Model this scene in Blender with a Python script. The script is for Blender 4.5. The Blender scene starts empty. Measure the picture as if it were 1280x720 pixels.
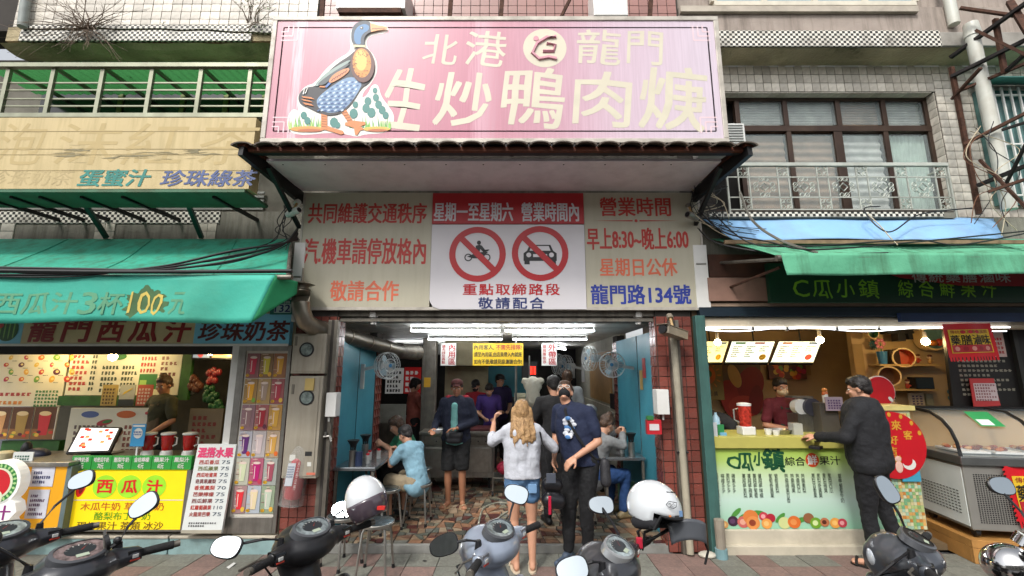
import bpy, bmesh, math, random
from mathutils import Vector, Matrix, noise
random.seed(7)
SC = bpy.context.scene
COL = SC.collection
# ------------------------------------------------------------------ camera, world, sun, exposure
CAM_H, PITCH, FPX = 1.85, math.radians(10.4), 560.0
cd = bpy.data.cameras.new("camera"); cam = bpy.data.objects.new("camera", cd); COL.objects.link(cam)
cam.location = (0, 0, CAM_H); cam.rotation_euler = (math.radians(90) + PITCH, 0, math.radians(0.0))
cd.sensor_width = 36; cd.lens = FPX / 1280 * 36; cd.clip_start = 0.05; cd.clip_end = 2000
SC.camera = cam
W = bpy.data.worlds.new("World"); SC.world = W; W.use_nodes = True
wn = W.node_tree; wn.nodes.clear()
sky = wn.nodes.new('ShaderNodeTexSky'); sky.sky_type = 'NISHITA'; sky.sun_disc = False
SUN_EL, SUN_ROT = math.radians(48), math.radians(205)
sky.sun_elevation = SUN_EL; sky.sun_rotation = SUN_ROT; sky.dust_density = 4; sky.air_density = 1.0
hs = wn.nodes.new('ShaderNodeHueSaturation'); hs.inputs['Saturation'].default_value = 0.22
bg = wn.nodes.new('ShaderNodeBackground'); bg.inputs['Strength'].default_value = 0.15
wo = wn.nodes.new('ShaderNodeOutputWorld')
wn.links.new(sky.outputs[0], hs.inputs['Color']); wn.links.new(hs.outputs[0], bg.inputs[0]); wn.links.new(bg.outputs[0], wo.inputs[0])
sl = bpy.data.lights.new("sun", 'SUN'); sl.energy = 1.3; sl.angle = math.radians(8); sl.color = (1.0, 0.96, 0.9)
sun = bpy.data.objects.new("sun", sl); COL.objects.link(sun)
# Nishita: rotation 0 = +Y, clockwise
sd = Vector((math.sin(SUN_ROT) * math.cos(SUN_EL), math.cos(SUN_ROT) * math.cos(SUN_EL), math.sin(SUN_EL)))
sun.rotation_euler = sd.to_track_quat('Z', 'Y').to_euler()
SC.view_settings.view_transform = 'Standard'; SC.view_settings.look = 'None'
SC.view_settings.gamma = 1; SC.view_settings.exposure = 0.62
SC.cycles.max_bounces = 6; SC.cycles.diffuse_bounces = 4

# ------------------------------------------------------------------ measuring: photo pixel -> world point
SP, CP = math.sin(PITCH), math.cos(PITCH)
def ray(px, py):
    u, v = (px - 640) / FPX, (360 - py) / FPX
    return u, CP - v * SP, SP + v * CP
def P(px, py, Y):
    a, b, c = ray(px, py); t = Y / b
    return Vector((a * t, Y, CAM_H + c * t))
def G(px, py, z=0.0):
    a, b, c = ray(px, py); t = (z - CAM_H) / c
    return Vector((a * t, b * t, z))
def R(x0, y0, x1, y1, Y):      # pixel rect on plane Y -> x0,x1,z0,z1 (z0 low)
    ym = (y0 + y1) / 2
    return P(x0, ym, Y).x, P(x1, ym, Y).x, P((x0+x1)/2, y1, Y).z, P((x0+x1)/2, y0, Y).z
def L(h):
    h = h.lstrip('#'); o = []
    for i in (0, 2, 4):
        c = int(h[i:i+2], 16) / 255
        o.append(c / 12.92 if c <= .04045 else ((c + .055) / 1.055) ** 2.4)
    return o

# ------------------------------------------------------------------ materials
MC = {}
def M(name, hexc, rough=.6, metal=0., var=.12, scale=6., bump=.0, bscale=40., dirt=0., dirtc='#3a332a', dscale=2.2, streak=False, rnd=0., emit=0., trans=0., clear=0., coord='Object', spec=.5):
    if name in MC: return MC[name]
    m = bpy.data.materials.new(name); m.use_nodes = True; nt = m.node_tree; N = nt.nodes; K = nt.links
    b = N['Principled BSDF']; c = L(hexc)
    tc = N.new('ShaderNodeTexCoord'); src = tc.outputs[coord]
    b.inputs['Roughness'].default_value = rough; b.inputs['Metallic'].default_value = metal
    b.inputs['Specular IOR Level'].default_value = spec
    n1 = N.new('ShaderNodeTexNoise'); n1.inputs['Scale'].default_value = scale; n1.inputs['Detail'].default_value = 5
    K.new(src, n1.inputs['Vector'])
    mr = N.new('ShaderNodeMapRange'); mr.inputs[1].default_value = .3; mr.inputs[2].default_value = .7
    mr.inputs[3].default_value = 1 - var; mr.inputs[4].default_value = 1 + var
    K.new(n1.outputs[0], mr.inputs[0])
    vm = N.new('ShaderNodeVectorMath'); vm.operation = 'SCALE'; vm.inputs[0].default_value = c
    K.new(mr.outputs[0], vm.inputs['Scale']); out = vm.outputs[0]
    if rnd:
        oi = N.new('ShaderNodeObjectInfo'); m2 = N.new('ShaderNodeMapRange')
        m2.inputs[3].default_value = 1 - rnd; m2.inputs[4].default_value = 1 + rnd
        K.new(oi.outputs['Random'], m2.inputs[0])
        v2 = N.new('ShaderNodeVectorMath'); v2.operation = 'SCALE'; K.new(out, v2.inputs[0]); K.new(m2.outputs[0], v2.inputs['Scale']); out = v2.outputs[0]
    if dirt:
        mp = N.new('ShaderNodeMapping'); K.new(src, mp.inputs[0])
        if streak: mp.inputs['Scale'].default_value = (5, 5, .5)
        n2 = N.new('ShaderNodeTexNoise'); n2.inputs['Scale'].default_value = dscale; n2.inputs['Detail'].default_value = 8; n2.inputs['Roughness'].default_value = .65
        K.new(mp.outputs[0], n2.inputs['Vector'])
        m3 = N.new('ShaderNodeMapRange'); m3.inputs[1].default_value = .46; m3.inputs[2].default_value = .72; m3.inputs[4].default_value = dirt
        K.new(n2.outputs[0], m3.inputs[0])
        mx = N.new('ShaderNodeMix'); mx.data_type = 'RGBA'; mx.inputs[7].default_value = (*L(dirtc), 1)
        K.new(m3.outputs[0], mx.inputs[0]); K.new(out, mx.inputs[6]); out = mx.outputs[2]
        mrr = N.new('ShaderNodeMapRange'); mrr.inputs[3].default_value = rough; mrr.inputs[4].default_value = min(1, rough + .3)
        K.new(m3.outputs[0], mrr.inputs[0]); K.new(mrr.outputs[0], b.inputs['Roughness'])
    K.new(out, b.inputs['Base Color'])
    if bump:
        n3 = N.new('ShaderNodeTexNoise'); n3.inputs['Scale'].default_value = bscale; n3.inputs['Detail'].default_value = 6
        K.new(src, n3.inputs['Vector'])
        bp = N.new('ShaderNodeBump'); bp.inputs['Strength'].default_value = bump; bp.inputs['Distance'].default_value = .02
        K.new(n3.outputs[0], bp.inputs['Height']); K.new(bp.outputs[0], b.inputs['Normal'])
    if emit:
        b.inputs['Emission Color'].default_value = (*c, 1); b.inputs['Emission Strength'].default_value = emit
    if trans: b.inputs['Transmission Weight'].default_value = trans; b.inputs['IOR'].default_value = 1.3
    if clear: b.inputs['Coat Weight'].default_value = clear; b.inputs['Coat Roughness'].default_value = .08
    MC[name] = m; return m
def glass(name, hexc='#cfe0dc', alpha=.25, rough=.05):
    if name in MC: return MC[name]
    m = bpy.data.materials.new(name); m.use_nodes = True; N = m.node_tree.nodes; K = m.node_tree.links
    b = N['Principled BSDF']; b.inputs['Base Color'].default_value = (*L(hexc), 1); b.inputs['Roughness'].default_value = rough
    b.inputs['Alpha'].default_value = alpha
    MC[name] = m; return m
def checker(name, c1, c2, s, rough=.5, vec=None):
    if name in MC: return MC[name]
    m = bpy.data.materials.new(name); m.use_nodes = True; N = m.node_tree.nodes; K = m.node_tree.links
    b = N['Principled BSDF']; b.inputs['Roughness'].default_value = rough
    tc = N.new('ShaderNodeTexCoord'); ck = N.new('ShaderNodeTexChecker'); ck.inputs['Scale'].default_value = s
    mp = N.new('ShaderNodeMapping'); mp.inputs['Location'].default_value = (.013, .007, .011)
    K.new(tc.outputs['Object'], mp.inputs[0]); K.new(mp.outputs[0], ck.inputs['Vector'])
    ck.inputs['Color1'].default_value = (*L(c1), 1); ck.inputs['Color2'].default_value = (*L(c2), 1)
    n = N.new('ShaderNodeTexNoise'); n.inputs['Scale'].default_value = 3; n.inputs['Detail'].default_value = 8; K.new(tc.outputs['Object'], n.inputs['Vector'])
    mr = N.new('ShaderNodeMapRange'); mr.inputs[1].default_value = .5; mr.inputs[2].default_value = .75; mr.inputs[4].default_value = .8; K.new(n.outputs[0], mr.inputs[0])
    mx = N.new('ShaderNodeMix'); mx.data_type = 'RGBA'; mx.inputs[7].default_value = (*L('#4a453a'), 1)
    K.new(mr.outputs[0], mx.inputs[0]); K.new(ck.outputs[0], mx.inputs[6]); K.new(mx.outputs[2], b.inputs['Base Color'])
    MC[name] = m; return m

# ------------------------------------------------------------------ mesh builder
def frame_to(d):
    d = Vector(d).normalized(); up = Vector((0, 0, 1)) if abs(d.z) < .95 else Vector((0, 1, 0))
    a = d.cross(up).normalized(); b = a.cross(d).normalized()
    return a, b, d
class MB:
    def __init__(s): s.v = []; s.f = []; s.m = []; s.mats = []
    def add(s, vs, fs, mat):
        if mat not in s.mats: s.mats.append(mat)
        i = s.mats.index(mat); o = len(s.v)
        s.v += [tuple(v) for v in vs]; s.f += [tuple(k + o for k in f) for f in fs]; s.m += [i] * len(fs)
        return s
    def box(s, x0, x1, y0, y1, z0, z1, mat, T=None):
        x0, x1 = sorted((x0, x1)); y0, y1 = sorted((y0, y1)); z0, z1 = sorted((z0, z1))
        vs = [Vector((x, y, z)) for z in (z0, z1) for y in (y0, y1) for x in (x0, x1)]
        if T: vs = [T @ v for v in vs]
        return s.add(vs, [(0,2,3,1),(4,5,7,6),(0,1,5,4),(2,6,7,3),(0,4,6,2),(1,3,7,5)], mat)
    def bar(s, p0, p1, w, h, mat):           # rectangular bar between two points
        p0, p1 = Vector(p0), Vector(p1); a, b, d = frame_to(p1 - p0); vs = []
        for p in (p0, p1):
            for i, j in ((-1,-1),(1,-1),(1,1),(-1,1)): vs.append(p + a * i * w / 2 + b * j * h / 2)
        return s.add(vs, [(0,1,2,3),(7,6,5,4),(0,4,5,1),(1,5,6,2),(2,6,7,3),(3,7,4,0)], mat)
    def cyl(s, p0, p1, r0, r1=None, mat=None, n=12):
        p0, p1 = Vector(p0), Vector(p1); r1 = r0 if r1 is None else r1
        a, b, d = frame_to(p1 - p0); vs = []
        for p, r in ((p0, r0), (p1, r1)):
            for i in range(n):
                t = 2 * math.pi * i / n; vs.append(p + a * math.cos(t) * r + b * math.sin(t) * r)
        fs = [(i, i + n, (i+1) % n + n, (i+1) % n) for i in range(n)] + [tuple(range(n)), tuple(range(2*n-1, n-1, -1))]
        return s.add(vs, fs, mat)
    def tube(s, pts, r, mat, n=6, closed=False):
        pts = [Vector(p) for p in pts]; m = len(pts); vs = []; prev = None
        for i, p in enumerate(pts):
            if closed: d = pts[(i+1) % m] - pts[i-1]
            else: d = pts[min(i+1, m-1)] - pts[max(i-1, 0)]
            d.normalize()
            if prev is None: a, b, _ = frame_to(d)
            else:
                a = (prev - d * prev.dot(d))
                a = a.normalized() if a.length > 1e-6 else frame_to(d)[0]
                b = d.cross(a)
            prev = a; rr = r[i] if isinstance(r, (list, tuple)) else r
            for k in range(n):
                t = 2 * math.pi * k / n; vs.append(p + a * math.cos(t) * rr + b * math.sin(t) * rr)
        fs = []
        for i in range(m if closed else m - 1):
            j = (i + 1) % m
            for k in range(n): fs.append((i*n+k, i*n+(k+1) % n, j*n+(k+1) % n, j*n+k))
        if not closed: fs += [tuple(range(n-1, -1, -1)), tuple(range((m-1)*n, m*n))]
        return s.add(vs, fs, mat)
    def lathe(s, prof, c, mat, n=20, T=None):
        c = Vector(c); vs = []
        for r, z in prof:
            for i in range(n):
                t = 2 * math.pi * i / n; v = Vector((r * math.cos(t), r * math.sin(t), z))
                vs.append((T @ v if T else v) + c)
        m = len(prof)
        fs = [(j*n+i, j*n+(i+1) % n, (j+1)*n+(i+1) % n, (j+1)*n+i) for j in range(m-1) for i in range(n)]
        if prof[0][0] > 1e-4: fs.append(tuple(range(n-1, -1, -1)))
        if prof[-1][0] > 1e-4: fs.append(tuple(range((m-1)*n, m*n)))
        return s.add(vs, fs, mat)
    def ell(s, c, rad, mat, n=14, k=9, T=None):
        if not isinstance(rad, (tuple, list)): rad = (rad,) * 3
        c = Vector(c); vs = [ ]; fs = []
        for j in range(1, k):
            ph = math.pi * j / k
            for i in range(n):
                t = 2 * math.pi * i / n
                vs.append(Vector((rad[0]*math.sin(ph)*math.cos(t), rad[1]*math.sin(ph)*math.sin(t), -rad[2]*math.cos(ph))))
        vs += [Vector((0,0,-rad[2])), Vector((0,0,rad[2]))]
        for j in range(k-2):
            for i in range(n): fs.append((j*n+i, j*n+(i+1) % n, (j+1)*n+(i+1) % n, (j+1)*n+i))
        b, t = len(vs)-2, len(vs)-1
        for i in range(n): fs.append((b, (i+1) % n, i)); fs.append((t, (k-2)*n+i, (k-2)*n+(i+1) % n))
        vs = [(T @ v if T else v) + c for v in vs]
        return s.add(vs, fs, mat)
    def prism(s, poly, y0, y1, mat, f=None):    # polygon in (x,z), extruded along y ; f maps (x,y,z)
        n = len(poly); f = f or (lambda x, y, z: (x, y, z))
        ar = sum(poly[i][0]*poly[(i+1) % n][1] - poly[(i+1) % n][0]*poly[i][1] for i in range(n))
        if ar < 0: poly = poly[::-1]
        vs = [f(x, y0, z) for x, z in poly] + [f(x, y1, z) for x, z in poly]
        return s.add(vs, [tuple(range(n)), tuple(range(2*n-1, n-1, -1))] + [(i, i+n, (i+1) % n+n, (i+1) % n) for i in range(n)], mat)
    def flat(s, poly, y, mat): 
        n = len(poly)
        ar = sum(poly[i][0]*poly[(i+1) % n][1] - poly[(i+1) % n][0]*poly[i][1] for i in range(n))
        if ar < 0: poly = poly[::-1]
        return s.add([(x, y, z) for x, z in poly], [tuple(range(n))], mat)
    def rect(s, x0, x1, z0, z1, y, mat): return s.flat([(x0,z0),(x1,z0),(x1,z1),(x0,z1)], y, mat)
    def disc(s, x, z, rx, rz, y, mat, n=20, rot=0):
        return s.flat([(x + rx*math.cos(t)*math.cos(rot) - rz*math.sin(t)*math.sin(rot), z + rx*math.cos(t)*math.sin(rot) + rz*math.sin(t)*math.cos(rot)) for t in [2*math.pi*i/n for i in range(n)]], y, mat)
    def ring(s, x, z, r0, r1, y, mat, n=40):
        vs = []
        for i in range(n):
            t = 2*math.pi*i/n; vs += [(x+r0*math.cos(t), y, z+r0*math.sin(t)), (x+r1*math.cos(t), y, z+r1*math.sin(t))]
        return s.add(vs, [(2*i, 2*i+1, (2*i+3) % (2*n), (2*i+2) % (2*n)) for i in range(n)], mat)
    def sheet(s, fn, nu, nv, mat):
        vs = [fn(i/nu, j/nv) for j in range(nv+1) for i in range(nu+1)]; w = nu + 1
        return s.add(vs, [(j*w+i, j*w+i+1, (j+1)*w+i+1, (j+1)*w+i) for j in range(nv) for i in range(nu)], mat)
    def build(s, name, parent=None, smooth=False, bev=0, label=None, local=False, kind=None, ang=35, solid=0, org=None):
        me = bpy.data.meshes.new(name)
        o = bpy.data.objects.new(name, me); COL.objects.link(o)
        w = Vector((0,0,0))
        if parent is not None and not local:
            q = parent
            while q is not None: w += q.location; q = q.parent
        if parent is None and org is not None: w = Vector(org); o.location = w
        me.from_pydata([(v[0]-w.x, v[1]-w.y, v[2]-w.z) for v in s.v], [], s.f)
        for m in s.mats: me.materials.append(m)
        me.polygons.foreach_set('material_index', s.m)
        me.update(); me.validate()
        if smooth:
            me.shade_smooth(); me.set_sharp_from_angle(angle=math.radians(ang))
        if parent is not None: o.parent = parent
        if bev:
            b = o.modifiers.new('bevel', 'BEVEL'); b.width = bev; b.segments = 2; b.limit_method = 'ANGLE'
        if solid:
            b = o.modifiers.new('solid', 'SOLIDIFY'); b.thickness = solid
        if label: o['label'] = label
        if kind: o['kind'] = kind
        return o
def T3(loc=(0,0,0), rz=0, rx=0, ry=0):
    return Matrix.Translation(Vector(loc)) @ Matrix.Rotation(rz, 4, 'Z') @ Matrix.Rotation(ry, 4, 'Y') @ Matrix.Rotation(rx, 4, 'X')
def tag(o, label=None, cat=None, group=None, kind=None):
    if label: o['label'] = label
    if cat: o['category'] = cat
    if group: o['group'] = group
    if kind: o['kind'] = kind
    return o
def thing(name, label, cat, loc=(0,0,0), group=None, rz=0):
    o = bpy.data.objects.new(name, None); COL.objects.link(o); o.empty_display_size = .1
    o.location = loc; o.rotation_euler = (0, 0, rz); return tag(o, label, cat, group)
def copy_tree(o, parent=None):
    c = o.copy(); COL.objects.link(c)
    if parent: c.parent = parent
    for ch in list(o.children): copy_tree(ch, c)
    return c
def place(o, me_loc, rz=0): o.location = me_loc; o.rotation_euler = (0,0,rz); return o

# ------------------------------------------------------------------ lettering
TXT = {}
def text_data(s, bold=.0, align='CENTER', res=2, lh=1.0, sp=1.0):
    k = (s, bold, res, lh, sp)
    if k in TXT: return TXT[k]
    cu = bpy.data.curves.new('t', 'FONT'); cu.body = s; cu.size = 1; cu.resolution_u = res; cu.offset = bold
    cu.align_x = align; cu.space_line = lh; cu.space_character = sp; cu.fill_mode = 'FRONT' if False else 'BOTH'
    ob = bpy.data.objects.new('t', cu); COL.objects.link(ob)
    dg = bpy.context.evaluated_depsgraph_get(); me = bpy.data.meshes.new_from_object(ob.evaluated_get(dg))
    vs = [v.co.copy() for v in me.vertices]; fs = [tuple(p.vertices) for p in me.polygons]
    bpy.data.objects.remove(ob); bpy.data.curves.remove(cu); bpy.data.meshes.remove(me)
    fs2 = []
    for f in fs:
        n = (vs[f[1]] - vs[f[0]]).cross(vs[f[2]] - vs[f[0]])
        fs2.append(f if n.z >= 0 else f[::-1])
    xs = [v.x for v in vs]; ys = [v.y for v in vs]
    bb = (min(xs), max(xs), min(ys), max(ys)) if xs else (0, 1, 0, 1)
    TXT[k] = (vs, fs2, bb); return TXT[k]
def letter(mb, s, x0, x1, z0, z1, y, mat, bold=0., slant=0., wob=0., lh=1.0, sp=1.0, vertical=False, keep=False, f=None, res=2):
    """text fitted into the rect x0..x1, z0..z1 on the plane y, facing -Y; f maps (x,y,z) onto another plane"""
    if bold:
        for k, (i, j) in enumerate(((-.5,-.35),(.5,.35),(-.5,.35),(.5,-.35))):
            w_, h_ = (x1-x0), (z1-z0); n_ = max(1, len(s)); e = bold*1.3*(h_ if not vertical else w_)
            letter(mb, s, x0+i*e, x1+i*e, z0+j*e, z1+j*e, y-.00012*k, mat, 0., slant, wob, lh, sp, vertical, keep, f, res)
        return
    if vertical: s = '\n'.join(s)
    vs, fs, (a, b, c, d) = text_data(s, 0., res=res, lh=lh, sp=sp)
    sx = (x1 - x0) / (b - a); sz = (z1 - z0) / (d - c)
    if keep: sx = sz = min(sx, sz)
    cx, cz = (x0 + x1) / 2, (z0 + z1) / 2; out = []
    for v in vs:
        u = (v.x - (a+b)/2); w = (v.y - (c+d)/2)
        if wob:
            k = noise.noise(Vector((v.x*1.7, v.y*1.7, 3))); k2 = noise.noise(Vector((v.x*1.5, v.y*1.9, 9)))
            u += wob * k; w += wob * k2
        p = (cx + u*sx + slant * w * sz, y, cz + w*sz)
        out.append(f(*p) if f else p)
    mb.add(out, fs, mat)
def chars(mb, s, boxes, y, mat, **k):
    for ch, b in zip(s, boxes): letter(mb, ch, *b, y, mat, **k)
def spread(s, x0, x1, z0, z1, gap=.12):
    n = len(s); w = (x1 - x0) / (n + gap*(n-1)); return [(x0 + i*w*(1+gap), x0 + i*w*(1+gap) + w, z0, z1) for i in range(n)]
def fake_text(mb, x0, x1, z0, z1, y, mat, rows, cols, rs=None, fill=.62, f=None, seed=1):
    """small illegible printed characters: a few strokes each"""
    rr = random.Random(seed); cw = (x1-x0)/cols; chh = (z1-z0)/rows
    for r in range(rows):
        n = cols if rs is None else max(1, int(cols * rs[r % len(rs)]))
        for c in range(n):
            a = x0 + c*cw; b = z1 - (r+1)*chh; w = cw*.8; h = chh*fill
            for k in range(3):
                zz = b + h*(k+.5)/3; t = h*.16; l = rr.uniform(.5, 1)*w
                q = [(a, y, zz-t), (a+l, y, zz-t), (a+l, y, zz+t), (a, y, zz+t)]
                mb.add([f(*p) if f else p for p in q], [(0,1,2,3)], mat)
            xx = a + w*rr.uniform(.2, .7); t = w*.09
            q = [(xx-t, y-.0006, b), (xx+t, y-.0006, b), (xx+t, y-.0006, b+h), (xx-t, y-.0006, b+h)]
            mb.add([f(*p) if f else p for p in q], [(0,1,2,3)], mat)
def cable(pts, r, mat, label, group=None, name='cable', sag=0, n=5, parent=None):
    out = []
    pts = [Vector(p) for p in pts]
    for i in range(len(pts)-1):      # catmull-rom
        p0 = pts[max(i-1,0)]; p1 = pts[i]; p2 = pts[i+1]; p3 = pts[min(i+2, len(pts)-1)]
        k = 8
        for j in range(k):
            t = j/k
            q = .5*((2*p1)+(-p0+p2)*t+(2*p0-5*p1+4*p2-p3)*t*t+(-p0+3*p1-3*p2+p3)*t**3)
            if sag: q.z -= sag*4*t*(1-t)
            out.append(q)
    out.append(pts[-1])
    mb = MB(); mb.tube(out, r, mat, n=n)
    if parent: return mb.build(name, parent, smooth=True)
    o = mb.build(name, smooth=True, org=pts[0]); return tag(o, label, 'cable', group)
# ------------------------------------------------------------------ blobs (voxel-joined volumes)
def blob(prims, voxel, smooth=2):
    mb = MB()
    for p in prims:
        if p[0] == 'c':
            _, a, ra, b, rb = p; a = Vector(a); b = Vector(b)
            d = b - a; n = 12
            if d.length < 1e-5: mb.ell(a, ra, None, 12, 8); continue
            mb.cyl(a, b, ra, rb, None, n=n); mb.ell(a, ra*.999, None, 12, 8); mb.ell(b, rb*.999, None, 12, 8)
        else:
            _, c, rad, T = p; mb.ell(c, rad, None, 18, 12, T)
    me = bpy.data.meshes.new('b'); me.from_pydata(mb.v, [], mb.f); me.update()
    ob = bpy.data.objects.new('b', me); COL.objects.link(ob)
    r = ob.modifiers.new('r', 'REMESH'); r.mode = 'VOXEL'; r.voxel_size = voxel
    if smooth: sm = ob.modifiers.new('s', 'SMOOTH'); sm.factor = .5; sm.iterations = smooth
    dg = bpy.context.evaluated_depsgraph_get(); m2 = bpy.data.meshes.new_from_object(ob.evaluated_get(dg))
    bpy.data.objects.remove(ob); bpy.data.meshes.remove(me)
    return m2
def blob_obj(name, prims, voxel, mats, parent=None, smooth=2, disp=None, matfn=None, label=None, hem=None):
    me = blob(prims, voxel, smooth); me.name = name
    if disp:
        me.calc_loop_triangles(); nv = [v.normal.copy() for v in me.vertices]
        for v, n in zip(me.vertices, nv): v.co += n * disp(v.co)
    if hem is not None:
        for v in me.vertices:
            if v.co.z < hem: v.co.z = hem + .006*noise.noise(v.co*14)
    me.materials.clear()
    for m in (mats if isinstance(mats, (list, tuple)) else [mats]): me.materials.append(m)
    if matfn:
        for p in me.polygons: p.material_index = matfn(p.center, p.normal)
    me.update(); me.shade_smooth()
    o = bpy.data.objects.new(name, me); COL.objects.link(o)
    if parent is not None: o.parent = parent
    if label: o['label'] = label
    return o
# ================================================================== SETTING
YF = 5.05
ORG0 = (0, 0, 0)
def struct(o, label): return tag(o, label, None, None, 'structure')
asph = M('asphalt', '#46474a', .9, var=.2, scale=30, bump=.3, bscale=200)
conc = M('concrete', '#7d7a70', .9, var=.18, scale=5, bump=.25, bscale=60, dirt=.7, dirtc='#3b372d', streak=True)
mossy = M('mossy_concrete', '#b5a685', .95, var=.35, scale=4, bump=.6, bscale=30, dirt=.85, dirtc='#3a3a1c', dscale=2)
grout = M('grout', '#3a3632', .95, var=.1)
wtile = M('white_tile', '#d6cfc2', .28, var=.07, scale=3, rnd=.2, dirt=.6, dirtc='#6c604e', dscale=5)
ptile = M('pink_tile', '#9a7068', .3, var=.08, scale=3, rnd=.1, dirt=.4, dirtc='#5a4038')
rtile = M('red_tile', '#7b4239', .25, var=.14, scale=6, rnd=.25, dirt=.55, dirtc='#4f3a33', dscale=5)
steel = M('brushed_steel', '#9c9a94', .32, .85, var=.12, scale=14, dirt=.35, dirtc='#4a4640', streak=True)
dsteel = M('dull_steel', '#7a756c', .5, .7, var=.2, scale=10, dirt=.5, dirtc='#3c352c', streak=True)
black = M('black_metal', '#1c1c1d', .5, .3, var=.2)
blackp = M('black_plastic', '#17171a', .45, var=.15, scale=20)
rust = M('rusty_iron', '#4a2f22', .8, .3, var=.4, scale=20, bump=.3)
whitep = M('white_plastic', '#d8d8d4', .35, var=.04, dirt=.25, dirtc='#8a8578')
white = M('white_paint', '#d5d4ce', .5, var=.05, dirt=.25, dirtc='#857d6d')
mosaic = checker('mosaic_band', '#e2ded2', '#1f1f1c', 29)

g = MB(); g.box(-400, 400, -400, 400, -.4, -.03, asph); struct(g.build('ground'), 'grey asphalt ground reaching away under the pavement')
# pavement with its 30 cm tiles
pv = MB(); pv.box(-8, 8, .4, 5.045, -.028, -.012, M('pavement_grout', '#4a4640', .95, var=.2, scale=20)); pav = struct(pv.build('pavement'), 'pavement of worn pink and grey square tiles in front of the shops')
pvm = [M('paver_pink', '#7b645c', .75, var=.18, scale=14, bump=.25, bscale=90, rnd=.14, dirt=.55, dirtc='#57504a', dscale=4, coord='Generated'),
       M('paver_grey', '#717168', .75, var=.18, scale=14, bump=.25, bscale=90, rnd=.12, dirt=.5, dirtc='#545248', dscale=4, coord='Generated')]
tm = []
for m in pvm:
    b = MB(); b.box(-.146, .146, -.146, .146, -.012, 0, m); o = b.build('paver'); tm.append(o.data); bpy.data.objects.remove(o)
rp = random.Random(5); far = MB()
pat = [1,0,1,1,0,0,1,0,0,1,1,1,0,1,0,0,1,1]
for j in range(16):
    y = 4.855 - .3 * j
    if y < .4: break
    for i in range(-19, 20):
        x = -.726 + .15 + .3 * i; k = pat[(i*5 + j*7 + rp.randint(0, 2)) % 18]
        if j < 3 or (j < 6 and abs(x) < 4):
            o = bpy.data.objects.new('paver', tm[k]); COL.objects.link(o); o.parent = pav
            o.location = (x, y, rp.uniform(-.0015, .002)); o.rotation_euler = (rp.uniform(-.006,.006), rp.uniform(-.006,.006), 0)
        else: far.box(x-.146, x+.146, y-.146, y+.146, -.012, 0, pvm[k])
far.build('paver_rows', pav, kind='stuff')

# crazy paving of the shop floor
fl = MB(); fl.box(-3.6, 2.6, 5.1, 14, .0, .05, M('floor_mortar', '#2c2a26', .6, var=.2)); sf = struct(fl.build('shop_floor'), 'crazy paving floor of reddish tan and grey stones inside the duck shop')
sth = MB(); sth.box(-1.98, 1.66, 5.05, 5.11, -.02, .062, M('threshold_stone', '#8d8d88', .5, .2, var=.15, scale=8, dirt=.4)); struct(sth.build('door_threshold', sf), None)
stone_m = [M('stone%d' % i, h, .38, var=.2, scale=9, bump=.15, rnd=.15) for i, h in enumerate(('#7a6550', '#87644c', '#63635c', '#4d2a26', '#706b5a', '#4a4d45', '#8f7d68', '#5e4638'))]
def cut(poly, rr):
    xs = [p[0] for p in poly]; ys = [p[1] for p in poly]
    w, h = max(xs)-min(xs), max(ys)-min(ys); cx, cy = sum(xs)/len(xs), sum(ys)/len(ys)
    a = (0 if w > h else math.pi/2) + rr.gauss(0, .22); nx, ny = math.cos(a), math.sin(a)
    t = rr.uniform(-.2, .2) * (w if w > h else h); px, py = cx + nx*t, cy + ny*t
    A, B = [], []
    for i, p in enumerate(poly):
        q = poly[(i+1) % len(poly)]
        dp = (p[0]-px)*nx + (p[1]-py)*ny; dq = (q[0]-px)*nx + (q[1]-py)*ny
        (A if dp <= 0 else B).append(p)
        if dp * dq < 0:
            s = dp/(dp-dq); r = (p[0]+s*(q[0]-p[0]), p[1]+s*(q[1]-p[1])); A.append(r); B.append(r)
    return A, B
def area(p): return abs(sum(p[i][0]*p[(i+1) % len(p)][1]-p[(i+1) % len(p)][0]*p[i][1] for i in range(len(p)))) / 2
def crazy(x0, x1, y0, y1, amin, rr):
    st = [[(x0,y0),(x1,y0),(x1,y1),(x0,y1)]]; out = []
    while st:
        p = st.pop()
        if len(p) < 3: continue
        if area(p) < amin * rr.uniform(.6, 2.2): out.append(p); continue
        st += list(cut(p, rr))
    return out
rr = random.Random(3)
cells = crazy(-2.0, 1.66, 5.12, 7.2, .013, rr); cells.sort(key=lambda p: min(q[1] for q in p))
def stone(mb, p, m):
    cx = sum(q[0] for q in p)/len(p); cy = sum(q[1] for q in p)/len(p)
    q = []
    for x, y in p:
        d = math.hypot(x-cx, y-cy); k = max(.4, 1 - .011/d) if d > 0 else 1; q.append((cx+(x-cx)*k, cy+(y-cy)*k))
    if sum(q[i][0]*q[(i+1)%len(q)][1]-q[(i+1)%len(q)][0]*q[i][1] for i in range(len(q))) < 0: q = q[::-1]
    n = len(q); mb.add([(x,y,.05) for x,y in q]+[(x,y,.062) for x,y in q], [tuple(range(n, 2*n))]+[(i,(i+1)%n,(i+1)%n+n,i+n) for i in range(n)], m)
for p in cells[:290]:
    b = MB(); stone(b, p, rr.choice(stone_m)); b.build('stone', sf)
b = MB()
for p in cells[290:] + crazy(-3.5, 1.66, 7.2, 11, .04, rr) + crazy(-3.5, -2.0, 5.6, 7.2, .04, rr): stone(b, p, rr.choice(stone_m))
b.build('far_stones', sf, kind='stuff')

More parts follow.
